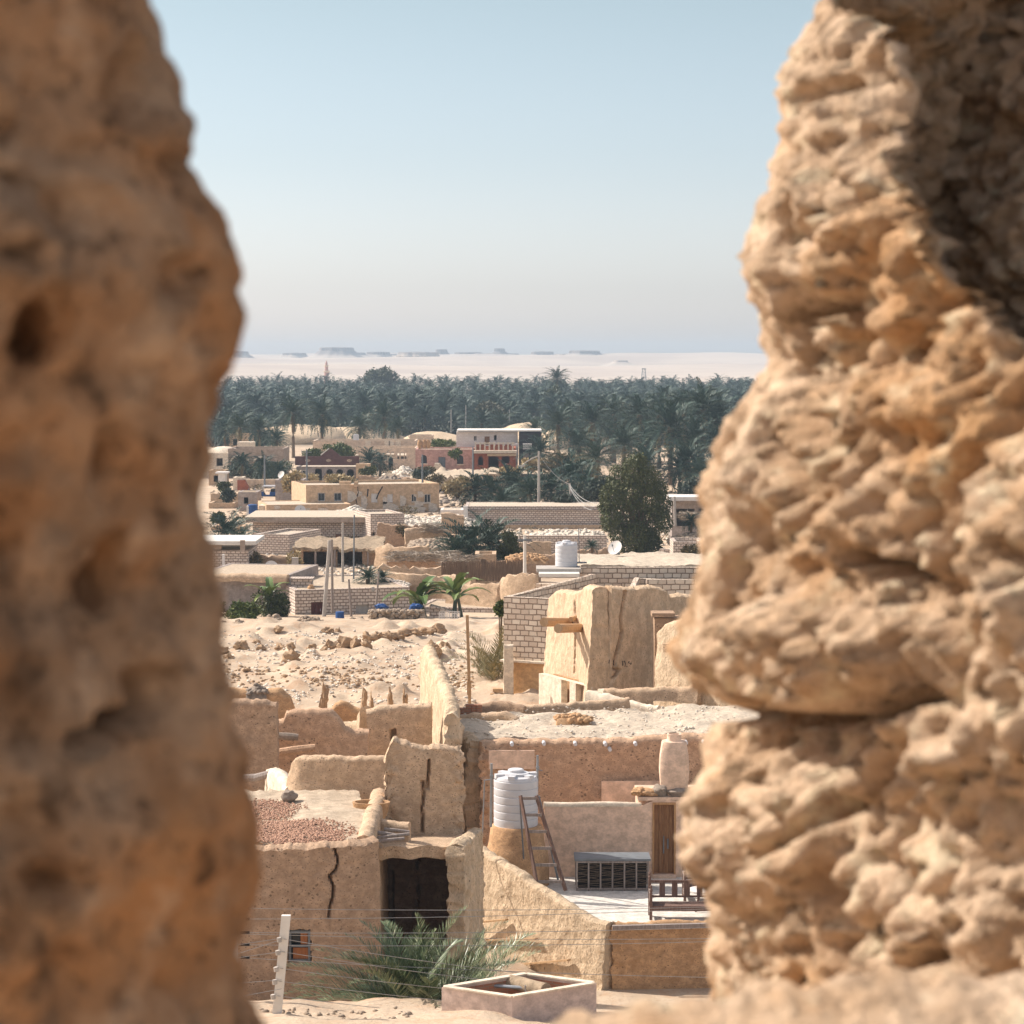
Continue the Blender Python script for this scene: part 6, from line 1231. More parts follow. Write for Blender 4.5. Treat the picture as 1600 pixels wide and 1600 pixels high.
a = P(395, 808, 224); dm = T('blue_drum', 'bright blue water drum on a white stand at the edge of the concrete roof', 'drum', a); part(dm, 'body', MB().lathe([(0, 0), (.46, 0), (.48, .05), (.46, .4), (.48, .45), (.46, .8), (.48, .85), (.46, 1.2), (.3, 1.25), (0, 1.27)], a, 24), M['blue'], True); part(dm, 'stand', MB().box((a.x - .45, a.y + .1, a.z + .55), (.25, .8, 1.1)).box((a.x, a.y, a.z - .1), (1.2, 1.1, .2)), M['whitepaint'])
# street with a three-wheeler and motorcycles
def wheel(par_, c, r): w = part(par_, 'wheel', MB().lathe([(r * .6, -.05), (r, -.06), (r, .06), (r * .6, .05)], (0, 0, 0), 18).xf(Matrix.Translation(c) @ Matrix.Rotation(math.pi / 2, 4, 'X')), M['black']); part(w, 'rim', MB().lathe([(0, -.03), (r * .6, -.03), (r * .6, .03), (0, .03)], (0, 0, 0), 14).xf(Matrix.Translation(c) @ Matrix.Rotation(math.pi / 2, 4, 'X')), M['steel'])
a = P(421, 780, 290); tk = T('three_wheeler', 'blue three-wheeler with a white canopy parked on the village street', 'three-wheeler', (a.x, 290, a.z)); z = a.z
wheel(tk, (a.x - .95, 290, z + .25), .25); wheel(tk, (a.x + .65, 289.5, z + .25), .25); wheel(tk, (a.x + .65, 290.5, z + .25), .25)
part(tk, 'body', MB().prism([(a.x - .9, z + .35), (a.x + 1.0, z + .3), (a.x + 1.0, z + .95), (a.x + .1, z + .95), (a.x + .05, z + .55), (a.x - .6, z + .55), (a.x - .75, z + 1.0), (a.x - .95, z + .9)], 289.5, 290.5), M['blue'])
part(tk, 'canopy', MB().prism([(a.x - .85, z + 1.55), (a.x + 1.05, z + 1.55), (a.x + 1.05, z + 1.68), (a.x + .9, z + 1.75), (a.x - .7, z + 1.75), (a.x - .9, z + 1.66)], 289.4, 290.6), M['white'])
for x in (-.75, 1.0): part(tk, 'canopy_post', MB().box((a.x + x, 289.55, z + 1.2), (.06, .06, .75)).box((a.x + x, 290.45, z + 1.2), (.06, .06, .75)), M['whitepaint'])
part(tk, 'seat', MB().box((a.x + .45, 290, z + 1.1), (.5, .9, .35)), M['black']); part(tk, 'windscreen', MB().box((a.x - .82, 290, z + 1.28), (.03, .9, .5), 0, Matrix.Rotation(.2, 3, 'Y')), M['glass'])
def moto(px, py, Y, lb):
    a = P(px, py, Y); o = T('motorcycle', lb, 'motorcycle', a); z = a.z; wheel(o, (a.x - .6, Y, z + .3), .3); wheel(o, (a.x + .6, Y, z + .3), .3)
    part(o, 'body', MB().prism([(a.x - .35, z + .35), (a.x + .3, z + .3), (a.x + .6, z + .62), (a.x + .1, z + .75), (a.x - .3, z + .85)], Y - .13, Y + .13).bar((a.x - .6, Y, z + .3), (a.x - .35, Y, z + .95), .07).bar((a.x + .6, Y, z + .3), (a.x + .1, Y, z + .6), .07), M['blue']); part(o, 'seat', MB().box((a.x + .28, Y, z + .78), (.7, .26, .1)), M['black']); part(o, 'handlebar', MB().tube([(a.x - .38, Y - .32, z + 1.05), (a.x - .36, Y, z + .97), (a.x - .38, Y + .32, z + 1.05)], .03, 6), M['steelgrey'])
moto(393, 777, 287, 'blue-framed motorcycle standing alone left of the three-wheeler'); moto(403, 776, 290, 'dark motorcycle between its neighbour and the three-wheeler')
cr_, *_ = house('yard_wall', 'long pale grey yard wall with pilasters behind the three-wheeler', 'wall', (372, 312), (462, 312), 749, -.2, .7, M['beige'], par=0, t=.2)
for px in np.linspace(378, 458, 6): a = P(px, 750, 311.8); part(cr_, 'pilaster', MB().box((a.x, 311.9, a.z / 2), (.5, .3, a.z)), M['beige'])
kc, *_ = house('kiosk', 'small flat-roofed kiosk with a rounded red-brown doorway beside the yard wall', 'kiosk', (364, 305), (380, 305), 746, -.2, 3, M['whitewash'], par=.1); a, b = P(371, 750, 304.9), P(388, 768, 304.9); part(kc, 'bay', MB().prism([(a.x, b.z - .2), (b.x + .3, b.z - .2), (b.x - .1, (a.z + b.z) / 2), (lerp(a.x, b.x, .65), a.z), (a.x, a.z)], 304.7, 306), M['redplaster'])
a, b = P(338, 740, 306), P(355, 762, 306); solo('white_shed', 'white slab-roofed shed at the left end of the street', 'shed', MB().box(((a.x + b.x) / 2, 307, (a.z + b.z) / 2), (b.x - a.x - .5, 2, a.z - b.z)).box(((a.x + b.x) / 2, 307, a.z + .1), (b.x - a.x + .2, 2.6, .2)), M['whitepaint'])
for i, (x0, x1, y0, y1, Y, mt, n) in enumerate([(440, 470, 735, 768, 268, 'yellow', 1300), (385, 460, 720, 752, 330, 'tree', 3600), (345, 400, 722, 745, 330, 'greyleaf', 1800), (500, 560, 742, 756, 262, 'yellow', 1200), (462, 500, 738, 754, 300, 'yellow', 700), (545, 585, 744, 754, 270, 'stonepale', 0), (690, 740, 745, 775, 262, 'yellow', 1800), (660, 700, 742, 756, 280, 'olive', 700), (340, 372, 762, 785, 265, 'greyleaf', 700), (770, 815, 728, 745, 290, 'yellow', 1200)]):
    if n: shrub('bush', ['straw-coloured bush beside the left corner of the tan house', 'dark hedge-like bush hanging over the pale yard wall', 'grey-green scrub left of the dark hedge-like bush', 'dry yellow weeds growing behind the roof of the tan house', 'dry pale weeds at the foot of the arched maroon house', '', 'orange-yellow dry thicket right of the tan house', 'low brown scrub behind the right end of the tan house', 'grey scrub behind the blue drum', 'sandy yellow weeds near the pole of the white house'][i], 'bush', x0, x1, y0, y1, Y, M[mt], n, .35, seed=60 + i, zb=P(x0, y1, Y).z - .2)
pile('rubble_heap', 'dark scrap and stones behind the tan house roof', 'rubble heap', 592, 625, 741, 752, 275, M['stonegrey'], (.15, .4), 120, 2)
# far houses
mv, *_ = house('arched_house', 'maroon-topped stone house with a gabled centre and four arched doorways', 'house', (463, 330), (562, 330), 729, -.5, 8, M['greystone'], holes=[(472, 735, 482, 752, 'pane'), (492, 731, 503, 757, 'arch'), (510, 733, 520, 757, 'arch'), (526, 733, 536, 757, 'arch'), (542, 733, 553, 757, 'arch')], par=.1, roofm=M['roofpale'])
a, b = P(461, 713, 329.7), P(561, 727, 329.7); part(mv, 'parapet', MB().box(((a.x + b.x) / 2, 329.9, (a.z + b.z) / 2), (b.x - a.x, .5, a.z - b.z)), M['mauve'])
g = [P(x, y, 329.8) for x, y in [(500, 713), (533, 713), (517, 700.5)]]; part(mv, 'gable', MB().prism([(v.x, v.z) for v in g], 329.7, 330.1), M['mauve']); part(mv, 'gable_trim', MB().bar(P(501, 711, 329.6), P(514, 700.5, 329.6), .25, .14), M['whitepaint'])
for px in (481, 513.5, 546):
    for k in range(-2, 3): q = P(px + k * 1.6, 719.5, 329.6); part(mv, 'carving', MB().box((q.x, 329.62, q.z), (.09, .06, .45 - .1 * abs(k))), M['beige'])
mb_ = T('low_wall', 'low tan wall end joined to the right of the arched maroon house', 'wall', P(575, 745, 328)); a, b = P(556, 726, 328), P(578, 742, 328); part(mb_, 'wall', MB().box(((a.x + b.x) / 2, 329, (a.z + b.z) / 2 - .2), (b.x - a.x, 2, a.z - b.z + .6)), M['tan'])
be, *_ = house('plastered_house', 'beige two-level house with small arched windows and a dark doorway', 'house', (528, 372), (650, 372), 700, -.6, 10, M['beige'], holes=[(604, 705, 609, 710, 'arch'), (611, 705, 616, 710, 'arch'), (621, 708, 624, 717, 'open'), (626, 706.5, 631, 717, 'arch'), (632.5, 708, 635, 717, 'open'), (607, 714, 614, 736, 'arch'), (553, 710, 560, 714, 'open')], par=1.0, roofdown=1.2)
ux, *_ = house('plastered_house', 'pale blank upper storey wall with pilasters behind the beige house', 'house', (489, 384), (650, 384), 688.5, -.6, 9, M['beige'], par=.3)
for px in (533, 575, 605, 612, 622): a = P(px, 694, 383.8); part(ux, 'pilaster', MB().box((a.x, 383.9, a.z), (.9, .3, 1.1)), M['whitewash'])
a = P(555, 684, 383); solo('roof_tank', 'small white box tank on the pale upper storey', 'water tank', MB().box((a.x, 385, a.z), (.9, .9, .9)).box((a.x, 385, a.z + .48), (.5, .5, .1)), M['white'])
pk, *_ = house('pink_house', 'weathered pink house with arched windows and a grey door', 'house', (649, 342), (740, 342), 702, -.6, 9, M['pink'], holes=[(658, 711, 667, 724, 'arch'), (685, 714, 696, 731, 'door'), (714, 711, 724, 725, 'arch')], par=.25, mats={'door': M['steelgrey']})
for (x, y) in [(662.5, 725), (719, 726)]: a = P(x, y, 341.8); part(pk, 'window_sill', MB().box((a.x, 341.8, a.z), (1.1, .3, .12)), M['whitewash'])
for (x, y) in [(662.5, 718), (719, 718)]: a = P(x, y, 342); part(pk, 'pane', MB().box((a.x, 342.2, a.z), (.95, .04, 1.3)), M['glass'])
a, b = P(676, 724, 340), P(692, 735, 340); part(pk, 'stair', MB().prism([(a.x, b.z - .3), (b.x + .6, b.z - .3), (b.x - .1, (a.z + b.z) / 2), (b.x - .5, a.z), (a.x + .3, a.z)], 340, 341.9), M['whitewash'])
for i, px in enumerate((656, 663, 669)): a = P(px, 700, 344); solo('clay_jar', ['leftmost of three big clay jars on the pink house roof', 'middle one of three big clay jars on the pink house roof', 'rightmost of three big clay jars on the pink house roof'][i], 'jar', MB().lathe([(.2, 0), (.38, .5), (.36, 1.0), (.2, 1.25), (.24, 1.35), (0, 1.35)], (a.x, 344, a.z - .1), 14), M['mudorange'], smooth=True)
wh, *_ = house('white_house', 'white two-storey house with a dark flank and red-brown balcony', 'house', (713, 352), (809, 352), 675, -.6, 9, M['whiteblock'], holes=[(740, 681, 745, 689, 'pane'), (757, 682, 765, 695, 'door'), (772, 680, 776, 688, 'open')], par=.15)
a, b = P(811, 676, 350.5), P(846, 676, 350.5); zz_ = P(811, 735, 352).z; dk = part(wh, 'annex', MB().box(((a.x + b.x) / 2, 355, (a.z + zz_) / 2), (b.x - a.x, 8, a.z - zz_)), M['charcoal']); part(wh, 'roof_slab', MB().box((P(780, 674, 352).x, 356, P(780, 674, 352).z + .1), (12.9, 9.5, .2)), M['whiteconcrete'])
rb_, *_ = house('balcony_house', 'red-brown ground floor with an arched door under a panelled balcony', 'house', (741, 341), (806, 341), 700, -.6, 8.5, M['redplaster'], holes=[(747, 713, 755, 727, 'arch'), (763, 713, 779, 733, 'open'), (784, 713, 796, 724, 'open')], par=1.0, roofdown=.3)
a, b = P(741, 704, 340), P(806, 708, 340); part(rb_, 'balcony_slab', MB().box(((a.x + b.x) / 2, 340.2, (a.z + b.z) / 2), (b.x - a.x + .3, 1.8, .4)), M['whitewash']); part(rb_, 'ground_trim', MB().box((P(784, 711, 340.8).x, 340.85, P(784, 711, 340.8).z), (4.3, .3, .3)), M['whitewash'])
for px in np.linspace(743, 801, 9): q = P(px, 697, 339.6); part(rb_, 'balcony_post', MB().box((q.x, 339.6, q.z), (.22, .22, 1.15)), M['whitewash'])
for x0, x1 in ((744, 749), (751, 757), (766, 772), (774, 785), (789, 798)): q, r2 = P(x0, 698, 339.65), P(x1, 698, 339.65); part(rb_, 'balcony_panel', MB().box(((q.x + r2.x) / 2, 339.66, q.z), (r2.x - q.x, .08, .7)), M['redplaster'])
part(rb_, 'balcony_rail', MB().box((P(773, 692, 339.6).x, 339.6, P(773, 692.5, 339.6).z), (5.9, .2, .12)), M['whitewash'])
for (x0, y0, x1, y1) in [(801, 693, 810, 716), (817, 693, 831, 702), (838, 694, 847, 702)]: q, r2 = P(x0, y0, 349.8), P(x1, y1, 349.8); part(wh, 'panel', MB().box(((q.x + r2.x) / 2, 350.0, (q.z + r2.z) / 2), (r2.x - q.x, .9, q.z - r2.z)), M['whiteblock'])
for x in (822, 834): q = P(x, 716, 349.9); part(wh, 'shop_front', MB().box((q.x, 350.4, q.z), (.9, .1, 1.8)), M['greystone'])
solo('sand_heap', 'pale sand slope below the pink and white houses', 'sand heap', slab([P(640, 750, 300), P(800, 742, 300), P(790, 732, 335), P(650, 737, 335)], 30, 14, 1.2, .5, .6, 31), M['roofdirt'], smooth=True)
pile('rubble_heap', 'rubble mound at the left of the pink house', 'rubble heap', 615, 648, 728, 740, 325, M['stonepale'], (.2, .4), 150, 3)
lf, *_ = house('domed_house', 'greige house with wide pale arches at the left of the village', 'house', (356, 345), (443, 345), 701, -.6, 9, M['greige'], holes=[(361, 713, 388, 728, 'open'), (398, 713, 420, 728, 'open')], par=.4)
for cx, r_ in ((374.5, 14), (409, 12)): part(lf, 'arch', MB().tube([P(cx + r_ * math.cos(t), 722 - (10 if cx < 400 else 8) * math.sin(t), 344.8) for t in np.linspace(0, math.pi, 11)], .17, 6), M['whitewash'])
a = P(346, 708, 347); part(lf, 'dome', MB().lathe([(3.2, -.5), (3.2, 0), (2.9, .8), (2.1, 1.5), (1, 1.85), (0, 1.95)], (a.x, 350, a.z - 1.0), 24), M['whitewash'], True)
house('plastered_house', 'cream house under the pale dome at the far left', 'house', (300, 344), (356, 344), 708, -.6, 9, M['whitewash'], holes=[(338, 716, 348, 728, 'open')], par=.2)
a, b = P(370, 693, 360), P(395, 700, 360); solo('roof_room', 'small cream roof room behind the domed house', 'roof room', MB().box(((a.x + b.x) / 2, 362, a.z - .6), (b.x - a.x, 3, 1.6)), M['whitewash'])
house('far_house', 'low reddish far house with white windows among the palms on the right', 'house', (940, 440), (988, 440), 684, -1, 8, M['greige'], holes=[(960, 687, 965, 692, 'shutter'), (975, 687, 979, 692, 'shutter'), (952, 696, 958, 704, 'open')], par=.3)
house('far_wall', 'long orange-tan far wall before the grove at left', 'wall', (330, 545), (455, 545), 660, -.3, 1, M['tan'], par=0, t=.3)
for i, (x0, x1, yt, Y) in enumerate([(380, 560, 664, 500), (470, 640, 667, 505), (775, 868, 660, 500), (620, 740, 674, 470), (835, 890, 672, 470), (820, 950, 712, 400)]):
    a = P((x0 + x1) / 2, yt, Y); w_ = (x1 - x0) / F * Y / 2
    solo('sand_dune', ['bright sand bank seen between palms left of centre', 'bright sand bank seen right of the two front palms', 'orange-yellow dune behind the white house', 'pale sand strip at the foot of the grove', 'small orange dune right of the white house', 'sandy bank behind the olive scrub'][i], 'dune', boulder((a.x, Y, 0), (w_, 12, a.z), i + 200, 4, .12), M['tanlit2'] if 'tanlit2' in M else M['mudlit'], smooth=True)

# ------------------------------------------------------------------ palms in and before the village
for a_ in [(458, 645, 420, 4.8, 'tall palm with long fronds over the pale bank, left of its twin', 0), (503, 648, 430, 4.8, 'tall palm standing just right of the first tall one, darker', 2), (375, 668, 400, 4.0, 'palm at the left edge above the domed house', 1), (405, 672, 405, 4.4, 'thick bushy palm behind the domed house roof', 4), (432, 688, 380, 3.2, 'low palm touching the greige house roof', 3), (352, 672, 420, 4, 'leftmost palm, half behind the rock edge', 2),
           (600, 652, 450, 5, 'broad palm behind the beige upper storey', 4), (562, 668, 440, 4.3, 'drooping palm left of the broad one above the roof', 0), (622, 670, 430, 3.6, 'smaller palm right of the broad one above the roof', 1), (577, 722, 345, 3.3, 'palm in front of the beige house wall', 3), (594, 725, 350, 3.0, 'dark palm squeezed beside the beige house wall', 0),
           (836, 672, 420, 4.0, 'first palm right of the dark flank of the white house', 2), (872, 664, 395, 5, 'full palm right of the white house', 0), (925, 660, 385, 5.2, 'full palm in the centre of the right-hand trees', 1), (955, 672, 400, 4.0, 'palm leaning over the reddish far house', 4), (1048, 668, 320, 6.3, 'large palm with long arching fronds and visible trunk', 0), (1098, 640, 335, 5.6, 'tall dark palm next to the large arching one', 2), (1085, 690, 315, 4.8, 'palm filling the gap below the tall dark one', 4), (1012, 695, 340, 4.5, 'palm partly hidden by the big leafy tree', 3), (1125, 700, 310, 5, 'palm partly behind the right rock', 1), (1120, 655, 340, 5.5, 'tall palm at the right rock edge', 0), (985, 668, 380, 4.5, 'palm behind the left shoulder of the large arching one', 2), (1062, 735, 300, 3.8, 'low palm under the large arching one', 3), (1095, 745, 295, 3.8, 'low palm between the shack and the right rock', 1),
           (742, 766, 262, 3.4, 'leftmost of the low palms above the long block wall', 0), (768, 770, 260, 3.7, 'second low palm above the long block wall', 2), (800, 763, 262, 4.4, 'third low palm above the long block wall, largest', 4), (828, 773, 255, 3.7, 'fourth low palm above the long block wall', 1), (862, 770, 258, 4.4, 'palm right of the tall lamp pole', 3), (892, 753, 265, 5.1, 'tall-fronded palm before the short pale pole', 0), (915, 774, 250, 4.1, 'palm tuft against the left side of the big tree', 2), (932, 718, 300, 4.2, 'palm rising behind the left side of the big tree', 1), (785, 786, 245, 2.9, 'low palm tuft right against the long block wall', 3),
           (412, 728, 318, 2.6, 'small dark palm on the pale yard wall', 2), (438, 738, 316, 2.4, 'small palm near the right end of the yard wall', 4), (378, 725, 322, 2.6, 'small palm in front of the greige arches', 1)]:
    palm(a_[0], a_[1], a_[2], a_[3], a_[4], kind=a_[5])
for i, (x0, x1, y0, y1, Y, mt, n) in enumerate([(835, 900, 705, 745, 320, 'olive', 3000), (880, 945, 708, 752, 330, 'olive', 3000), (810, 850, 715, 735, 325, 'yellow', 1500), (500, 560, 690, 718, 352, 'green', 2600), (468, 505, 700, 716, 350, 'green', 1200), (672, 712, 686, 700, 360, 'green', 2200), (645, 680, 728, 742, 322, 'olive', 1200), (900, 990, 740, 785, 240, 'greyleaf', 4200), (1050, 1130, 745, 790, 270, 'greyleaf', 3600)]):
    shrub('shrub', ['dusty olive-brown shrub right of the lamp pole', 'dusty olive-brown shrub behind the big tree', 'yellow sandy shrub left of the lamp pole', 'green bush behind the gable of the maroon house', 'small yellow-green bush left of the gable', 'green climbing plants on the pink house roof', 'brown thorn shrub against the pink house', 'grey-green thicket before the big tree', 'grey-green thicket behind the shack'][i], 'shrub', x0, x1, y0, y1, Y, M[mt], n, .35, seed=80 + i, zb=P(x0, y1, Y).z - .3)
# ------------------------------------------------------------------ the palm grove
rgv = np.random.default_rng(21); spots = []
Y = 478.
def skip(x, y):
    px = 800 + x / y * F
    return y < 545 and (435 < px < 560 or 775 < px < 885 or 620 < px < 740) or y < 500 and 480 < px < 830
while len(spots) < 262:
    hw = .128 * Y + 6; x = -hw
    while x < hw:
        if not skip(x, Y): spots.append((x + rgv.uniform(-3, 3), Y + rgv.uniform(-4, 4)))
        x += rgv.uniform(6.5, 10.5)
    Y += 9.5
spots = spots[:262]; Yend = Y - 9
for i, (x, y) in enumerate(spots):
    L = rgv.uniform(4.0, 5.6); h = rgv.uniform(2.5, 7.0) if y > 560 else rgv.uniform(1.0, 4.8)
    palm(0, 0, 0, L, 'date palm in the dense grove beyond the village', 'date palms of the grove', xy=(x, y, tz(x, y) + h))
def lowcrown(nf, nk, seed):
    rg = np.random.default_rng(seed); out = []
    for k in range(nf):
        az = k * 2.399 + rg.uniform(-.3, .3); el = 1.3 - 1.9 * (k / nf) + rg.uniform(-.1, .1); out.append(frond(np.zeros(3), az, el, rg.uniform(.85, 1.1), 1.15, nk, .06, .24, rg, 4, .012))
    return cat(out)
def mass(name, label, y0, y1, sp, protos, mat, hlo, hhi, seed, wid=.20, inner=0):
    rg = np.random.default_rng(seed); out = []; y = y0
    while y < y1:
        x = -wid * y
        while x < wid * y:
            v, f = protos[int(rg.integers(0, len(protos)))]; a = rg.uniform(0, 6.28); L = rg.uniform(3.8, 5.4); c, s = math.cos(a), math.sin(a); q = v * L
            if abs(x) < inner * y: x += sp; continue
            clump = .5 + .5 * noise.noise(Vector((x / 70, y / 110, seed))); h = lerp(hlo, hhi, min(1.15, max(-.2, clump + rg.uniform(-.4, .45))))
            X = x + rg.uniform(-.4, .4) * sp; Yq = y + rg.uniform(-.4, .4) * sp
            out.append((np.stack([q[:, 0] * c - q[:, 1] * s + X, q[:, 0] * s + q[:, 1] * c + Yq, q[:, 2] + h + max(0, tz(X, Yq) if Yq > 2600 else 0)], 1), f)); x += sp * rg.uniform(.75, 1.25)
        y += sp
    o = solo(name, label, None, cat(out), mat, kind='stuff'); return o
mass('palm_forest', 'dark crowns of the far palm grove', Yend, 800, 9, [lowcrown(26, 9, k) for k in range(5)], M['palm'], 2.5, 7.2, 4)
mass('palm_forest', 'hazy blue-green tops at the back of the palm grove', 800, 1085, 10.5, [lowcrown(20, 8, k + 9) for k in range(5)], M['palm'], 3, 8.6, 6)
mass('palm_forest', 'grove crowns continuing past both rock edges', 480, Yend, 10, [lowcrown(26, 9, k + 30) for k in range(5)], M['palm'], 2.5, 7, 8, .21, .138)
cl = []
for k in range(1000): y = 470 + 600 * rgv.random() ** 1.3; x = rgv.uniform(-.13, .13) * y; cl.append((x, y, rgv.uniform(.6, 2.6), rgv.uniform(2, 4), rgv.uniform(2, 4), rgv.uniform(1, 2.4)))
solo('undergrowth', 'dusty undergrowth between the palms of the grove', None, leafcloud([c_ for c_ in cl if not skip(c_[0], c_[1])], 80000, .85, 3, .5), M['greyleaf'], kind='stuff')
for i, (x0, x1, y0, y1, Y, n, lb) in enumerate([(566, 626, 570, 602, 900, 5200, 'huge rounded broadleaf tree standing above the palm grove'), (838, 880, 600, 640, 640, 3000, 'dark rounded broadleaf tree among the grove palms')]):
    shrub('grove_tree', lb, 'tree', x0, x1, y0, y1 + 14, Y, M['tree'], n, .9 if i == 0 else .6, seed=[131, 44][i], cl=12, zb=0)
palm(870, 592, 700, 5.5, 'single palm standing taller than the grove right of centre', kind=0)
for i, (px, py, Y_, L_) in enumerate([(1000, 640, 360, 5.2), (1030, 640, 380, 5.2), (1070, 636, 370, 5.4), (960, 640, 400, 5), (905, 690, 350, 4.6), (1010, 720, 300, 4.4), (1075, 712, 300, 4.8), (1120, 745, 285, 4.2), (1100, 618, 450, 5.4), (1040, 622, 470, 5.4), (890, 640, 450, 5), (845, 700, 330, 4), (975, 690, 330, 4.6)]):
    palm(px, py + 8, Y_, L_, ['palm behind the top of the big leafy tree', 'palm with its crown left of the large arching one, higher up', 'palm crown directly over the large arching one', 'palm just above the reddish far house', 'palm between lamp pole and reddish far house', 'palm touching the right shoulder of the big leafy tree', 'palm whose crown hides the trunk of the large arching one', 'low palm behind the shack roof at the right rock', 'tallest far palm by the right rock edge', 'far palm over the gap beside the tallest one', 'palm above the full one right of the white house', 'palm over the olive scrub beside the dark flank', 'palm between the big leafy tree and reddish far house'][i])
killproto()
# minaret and lattice tower
a = P(510, 563, 1400); mn = T('minaret', 'slender pink minaret rising out of the palm grove', 'minaret', (a.x, 1400, 0)); H_ = a.z
part(mn, 'shaft', MB().lathe([(1.5, 0), (1.4, H_ * .55), (1.35, H_ * .62), (1.1, H_ * .63), (1.0, H_ * .8), (.75, H_ * .81), (.7, H_ * .9), (.75, H_ * .91), (.35, H_ * .95), (.08, H_), (0, H_)], (a.x, 1400, 0), 12), M['pink']); part(mn, 'balcony', MB().lathe([(1.4, 0), (2.0, .4), (2.0, 1.0), (1.0, 1.0)], (a.x, 1400, H_ * .6), 12).lathe([(1.0, 0), (1.5, .3), (1.5, .8), (.7, .8)], (a.x, 1400, H_ * .79), 12), M['whitewash'])
a = P(1006, 577, 1500); lt = MB(); H_ = a.z
for sx in (-1, 1):
    for sy in (-1, 1): lt.bar((a.x + sx * 2, 1500 + sy * 2, 0), (a.x + sx * .9, 1500 + sy * .9, H_), .28)
for k in range(7):
    z0, z1 = H_ * k / 7, H_ * (k + 1) / 7; w0, w1 = lerp(2, .9, k / 7), lerp(2, .9, (k + 1) / 7); lt.bar((a.x - w0, 1500 - w0, z0), (a.x + w1, 1500 - w1, z1), .18).bar((a.x - w1, 1500 - w1, z1), (a.x + w1, 1500 - w1, z1), .2)
solo('lattice_tower', 'tiny lattice mast above the palm grove at right', 'mast', lt.box((a.x, 1500, H_ + .3), (2.6, 2.6, .6)), M['steelgrey'])

def onzone(n, x0, x1, y0, y1, seed, thr=-.05):
    rg = np.random.default_rng(seed); o = []
    while len(o) < n:
        px, py = rg.uniform(x0, x1), rg.uniform(y0, y1); q = PZ(px, py, 1)
        for _ in range(3): q = PZ(px, py, tz(q.x, q.y))
        if noise.noise(Vector((q.x * .12, q.y * .06, seed))) + rg.uniform(-.3, .3) > thr: o.append((q.x, q.y, tz(q.x, q.y) + .02))
    return o
for k, (n, x0, x1, y0, y1, a_, b_, mt, lb) in enumerate([(1800, 330, 1150, 815, 900, .06, .26, 'stonepale', 'pale stones strewn between the block houses'), (1200, 330, 1150, 815, 905, .06, .22, 'stonegrey', 'dark stones and scraps between the block houses'), (1500, 330, 1150, 738, 812, .1, .4, 'stone', 'brown stones on the open ground beyond the tan house'), (600, 640, 940, 745, 792, .15, .5, 'stonegrey', 'dark clods on the ground right of the tan house')]):
    p_ = onzone(n, x0, x1, y0, y1, 70 + k); scatter('rubble', lb, p_, rng.uniform(a_, b_, len(p_)), M[mt])
cl = []
for p_ in onzone(150, 330, 1150, 738, 880, 91, .05): r = rng.uniform(.3, .9) * p_[1] / 250; cl.append((p_[0], p_[1], p_[2] + r * .3, r * 1.3, r * 1.3, r * .6))
solo('weeds', 'dry weeds and scrub dotted over the village ground', None, leafcloud(cl, 9000, .3, 13, .4), M['olive'], kind='stuff')

for lb, x0, x1, yt, Y, dp_, mt, par_ in [('low orange mud ruin at the left edge before the street', 326, 366, 786, 262, 4, 'mud', .3), ('dark thatch-roofed hut left of the blue drum', 372, 402, 769, 256, 4, 'greystone', .02), ('flat white slab roof right of the tan house rubble', 688, 724, 797, 236, 4, 'whiteblock', .02),
    ('small mud room on the far side of the reed fence', 742, 775, 866, 168, 3, 'mud', .2), ('roofless tan mud room right of the pinkish rubble', 640, 668, 836, 200, 4, 'mud', .5), ('low grey mud house behind the tan annex', 430, 474, 750, 275, 5, 'greystone', .3), ('small whitewashed hut at the foot of the sand slope', 596, 622, 742, 290, 4, 'whitewash', .2),
    ('tan mud compound wall left of the sandy yellow weeds', 742, 790, 742, 300, 3, 'mud', .3), ('low mud house behind the left block building', 330, 378, 824, 226, 5, 'mud', .3), ('block room right of the big tree foot', 1052, 1100, 846, 184, 4, 'brickfar', .3), ('mud store on the slope left of the greige house', 326, 352, 735, 320, 4, 'mud', .2), ('far mud house tucked under the grove at left', 352, 392, 678, 430, 5, 'mud', .3), ('far pale house under the grove behind the dune', 640, 676, 680, 425, 5, 'beige', .3)]:
    house('mud_house' if mt != 'brickfar' else 'block_house', lb, 'house', (x0, Y), (x1, Y), yt, -.4, dp_, M[mt], par=par_, roofm=M['thatch'] if 'thatch' in lb else None, holes=[(x0 + (x1 - x0) * .3, yt + 8, x0 + (x1 - x0) * .3 + 7, yt + 18, 'open')])
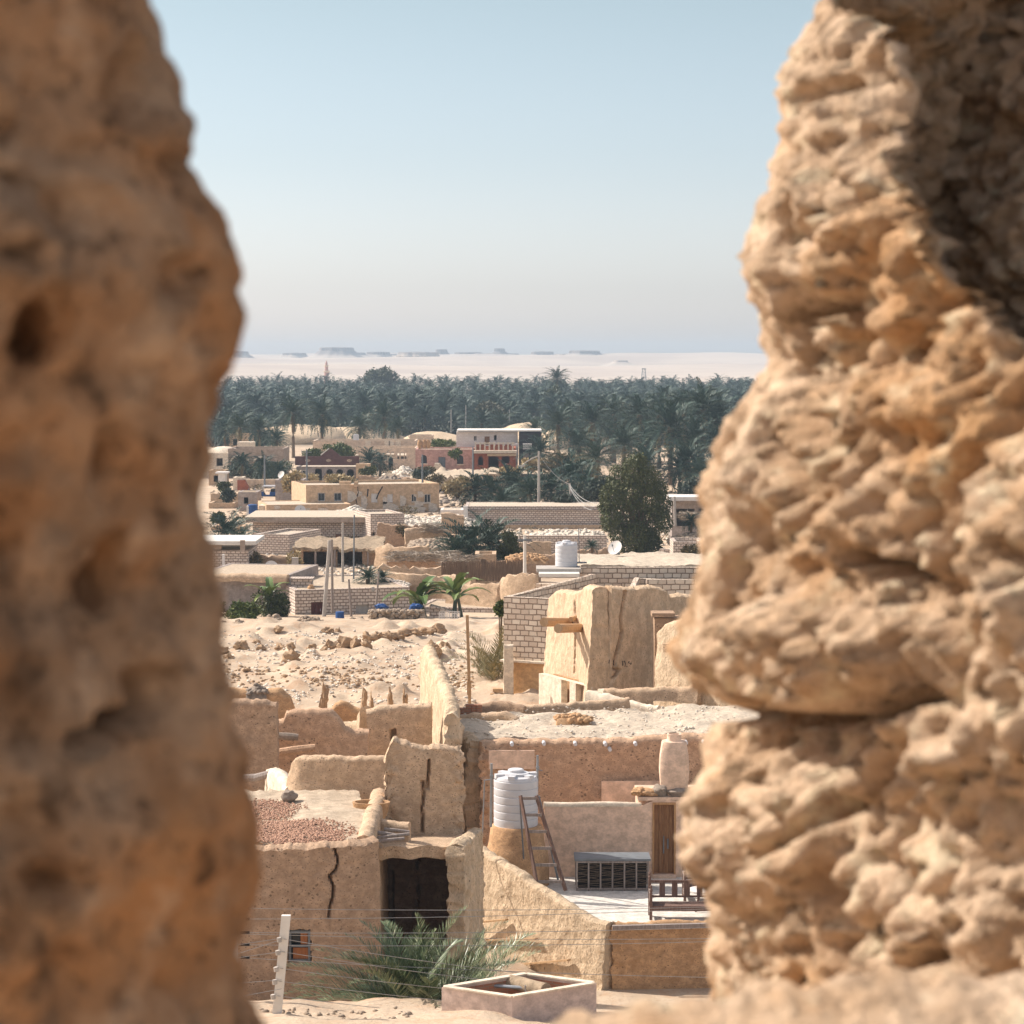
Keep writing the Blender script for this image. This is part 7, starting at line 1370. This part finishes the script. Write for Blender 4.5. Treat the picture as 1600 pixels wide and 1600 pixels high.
for i, (pts, Y) in enumerate([([(330, 772), (372, 771)], 268), ([(590, 818), (640, 822), (700, 826)], 205), ([(690, 800), (725, 806)], 222), ([(840, 868), (880, 862), (950, 858)], 176), ([(590, 884), (660, 888), (700, 886)], 162), ([(400, 866), (452, 872)], 182), ([(1040, 872), (1140, 868)], 172), ([(560, 742), (600, 748), (650, 747)], 285), ([(700, 838), (745, 842)], 194)]):
    solo('mud_wall', ['short mud wall by the ruin at the left edge', 'low crumbling wall running right from the block outbuilding', 'stub of wall beside the flat white slab', 'long low wall in front of the big leafy tree', 'mud wall just behind the low block roof rubble', 'wall between the block annex and the dry thorn bush', 'low wall at the far right under the rock', 'low wall in front of the pink house rubble', 'mud wall behind the palm clump'][i], 'wall', mudwall(W3(*[(x, y, Y) for x, y in pts]), tz(0, Y) - .3, .5, .3, .12, .25, .1, seed=100 + i), M['mudgrey' if i % 2 else 'mud'], smooth=True)
for i, (x0, x1, y0, y1, Y) in enumerate([(335, 362, 752, 768, 290), (640, 672, 730, 748, 300), (560, 590, 728, 745, 310), (742, 778, 778, 800, 238), (800, 835, 782, 800, 236), (858, 905, 772, 795, 236), (1056, 1098, 852, 880, 178), (615, 650, 820, 838, 205), (330, 350, 800, 820, 235), (700, 722, 700, 716, 336)]):
    shrub('bush', ['dark bush at the left end of the street', 'dark bush below the pink house corner', 'dark bush at the foot of the beige house', 'dark scrub hugging the left end of the long block wall', 'scrub behind the middle of the long block wall', 'scrub between the lamp pole and the big tree', 'brown scrub right of the big tree foot', 'scrub behind the block outbuilding', 'scrub behind the left block building', 'small bush on the sand slope by the pink house'][i], 'bush', x0, x1, y0, y1, Y, M[['tree', 'greyleaf', 'tree', 'greyleaf', 'greyleaf', 'greyleaf', 'olive', 'olive', 'tree', 'green'][i]], 1100, .3, seed=200 + i, zb=P(x0, y1, Y).z - .2)

cl = []
rgo = np.random.default_rng(77)
while len(cl) < 90:
    y = 500 + 560 * rgo.random() ** 1.2; x = rgo.uniform(-.125, .125) * y
    if skip(x, y): continue
    r = rgo.uniform(2.5, 5); h = rgo.uniform(3, 6.5)
    for k in range(4): cl.append((x + rgo.uniform(-.6, .6) * r, y + rgo.uniform(-.6, .6) * r, h + rgo.uniform(-1.2, 1), r * .55, r * .55, r * .42))
solo('undergrowth', 'olive-grey bushy crowns mixed among the grove palms', None, leafcloud(cl, 26000, .7, 33, .5), M['olive2'], kind='stuff')
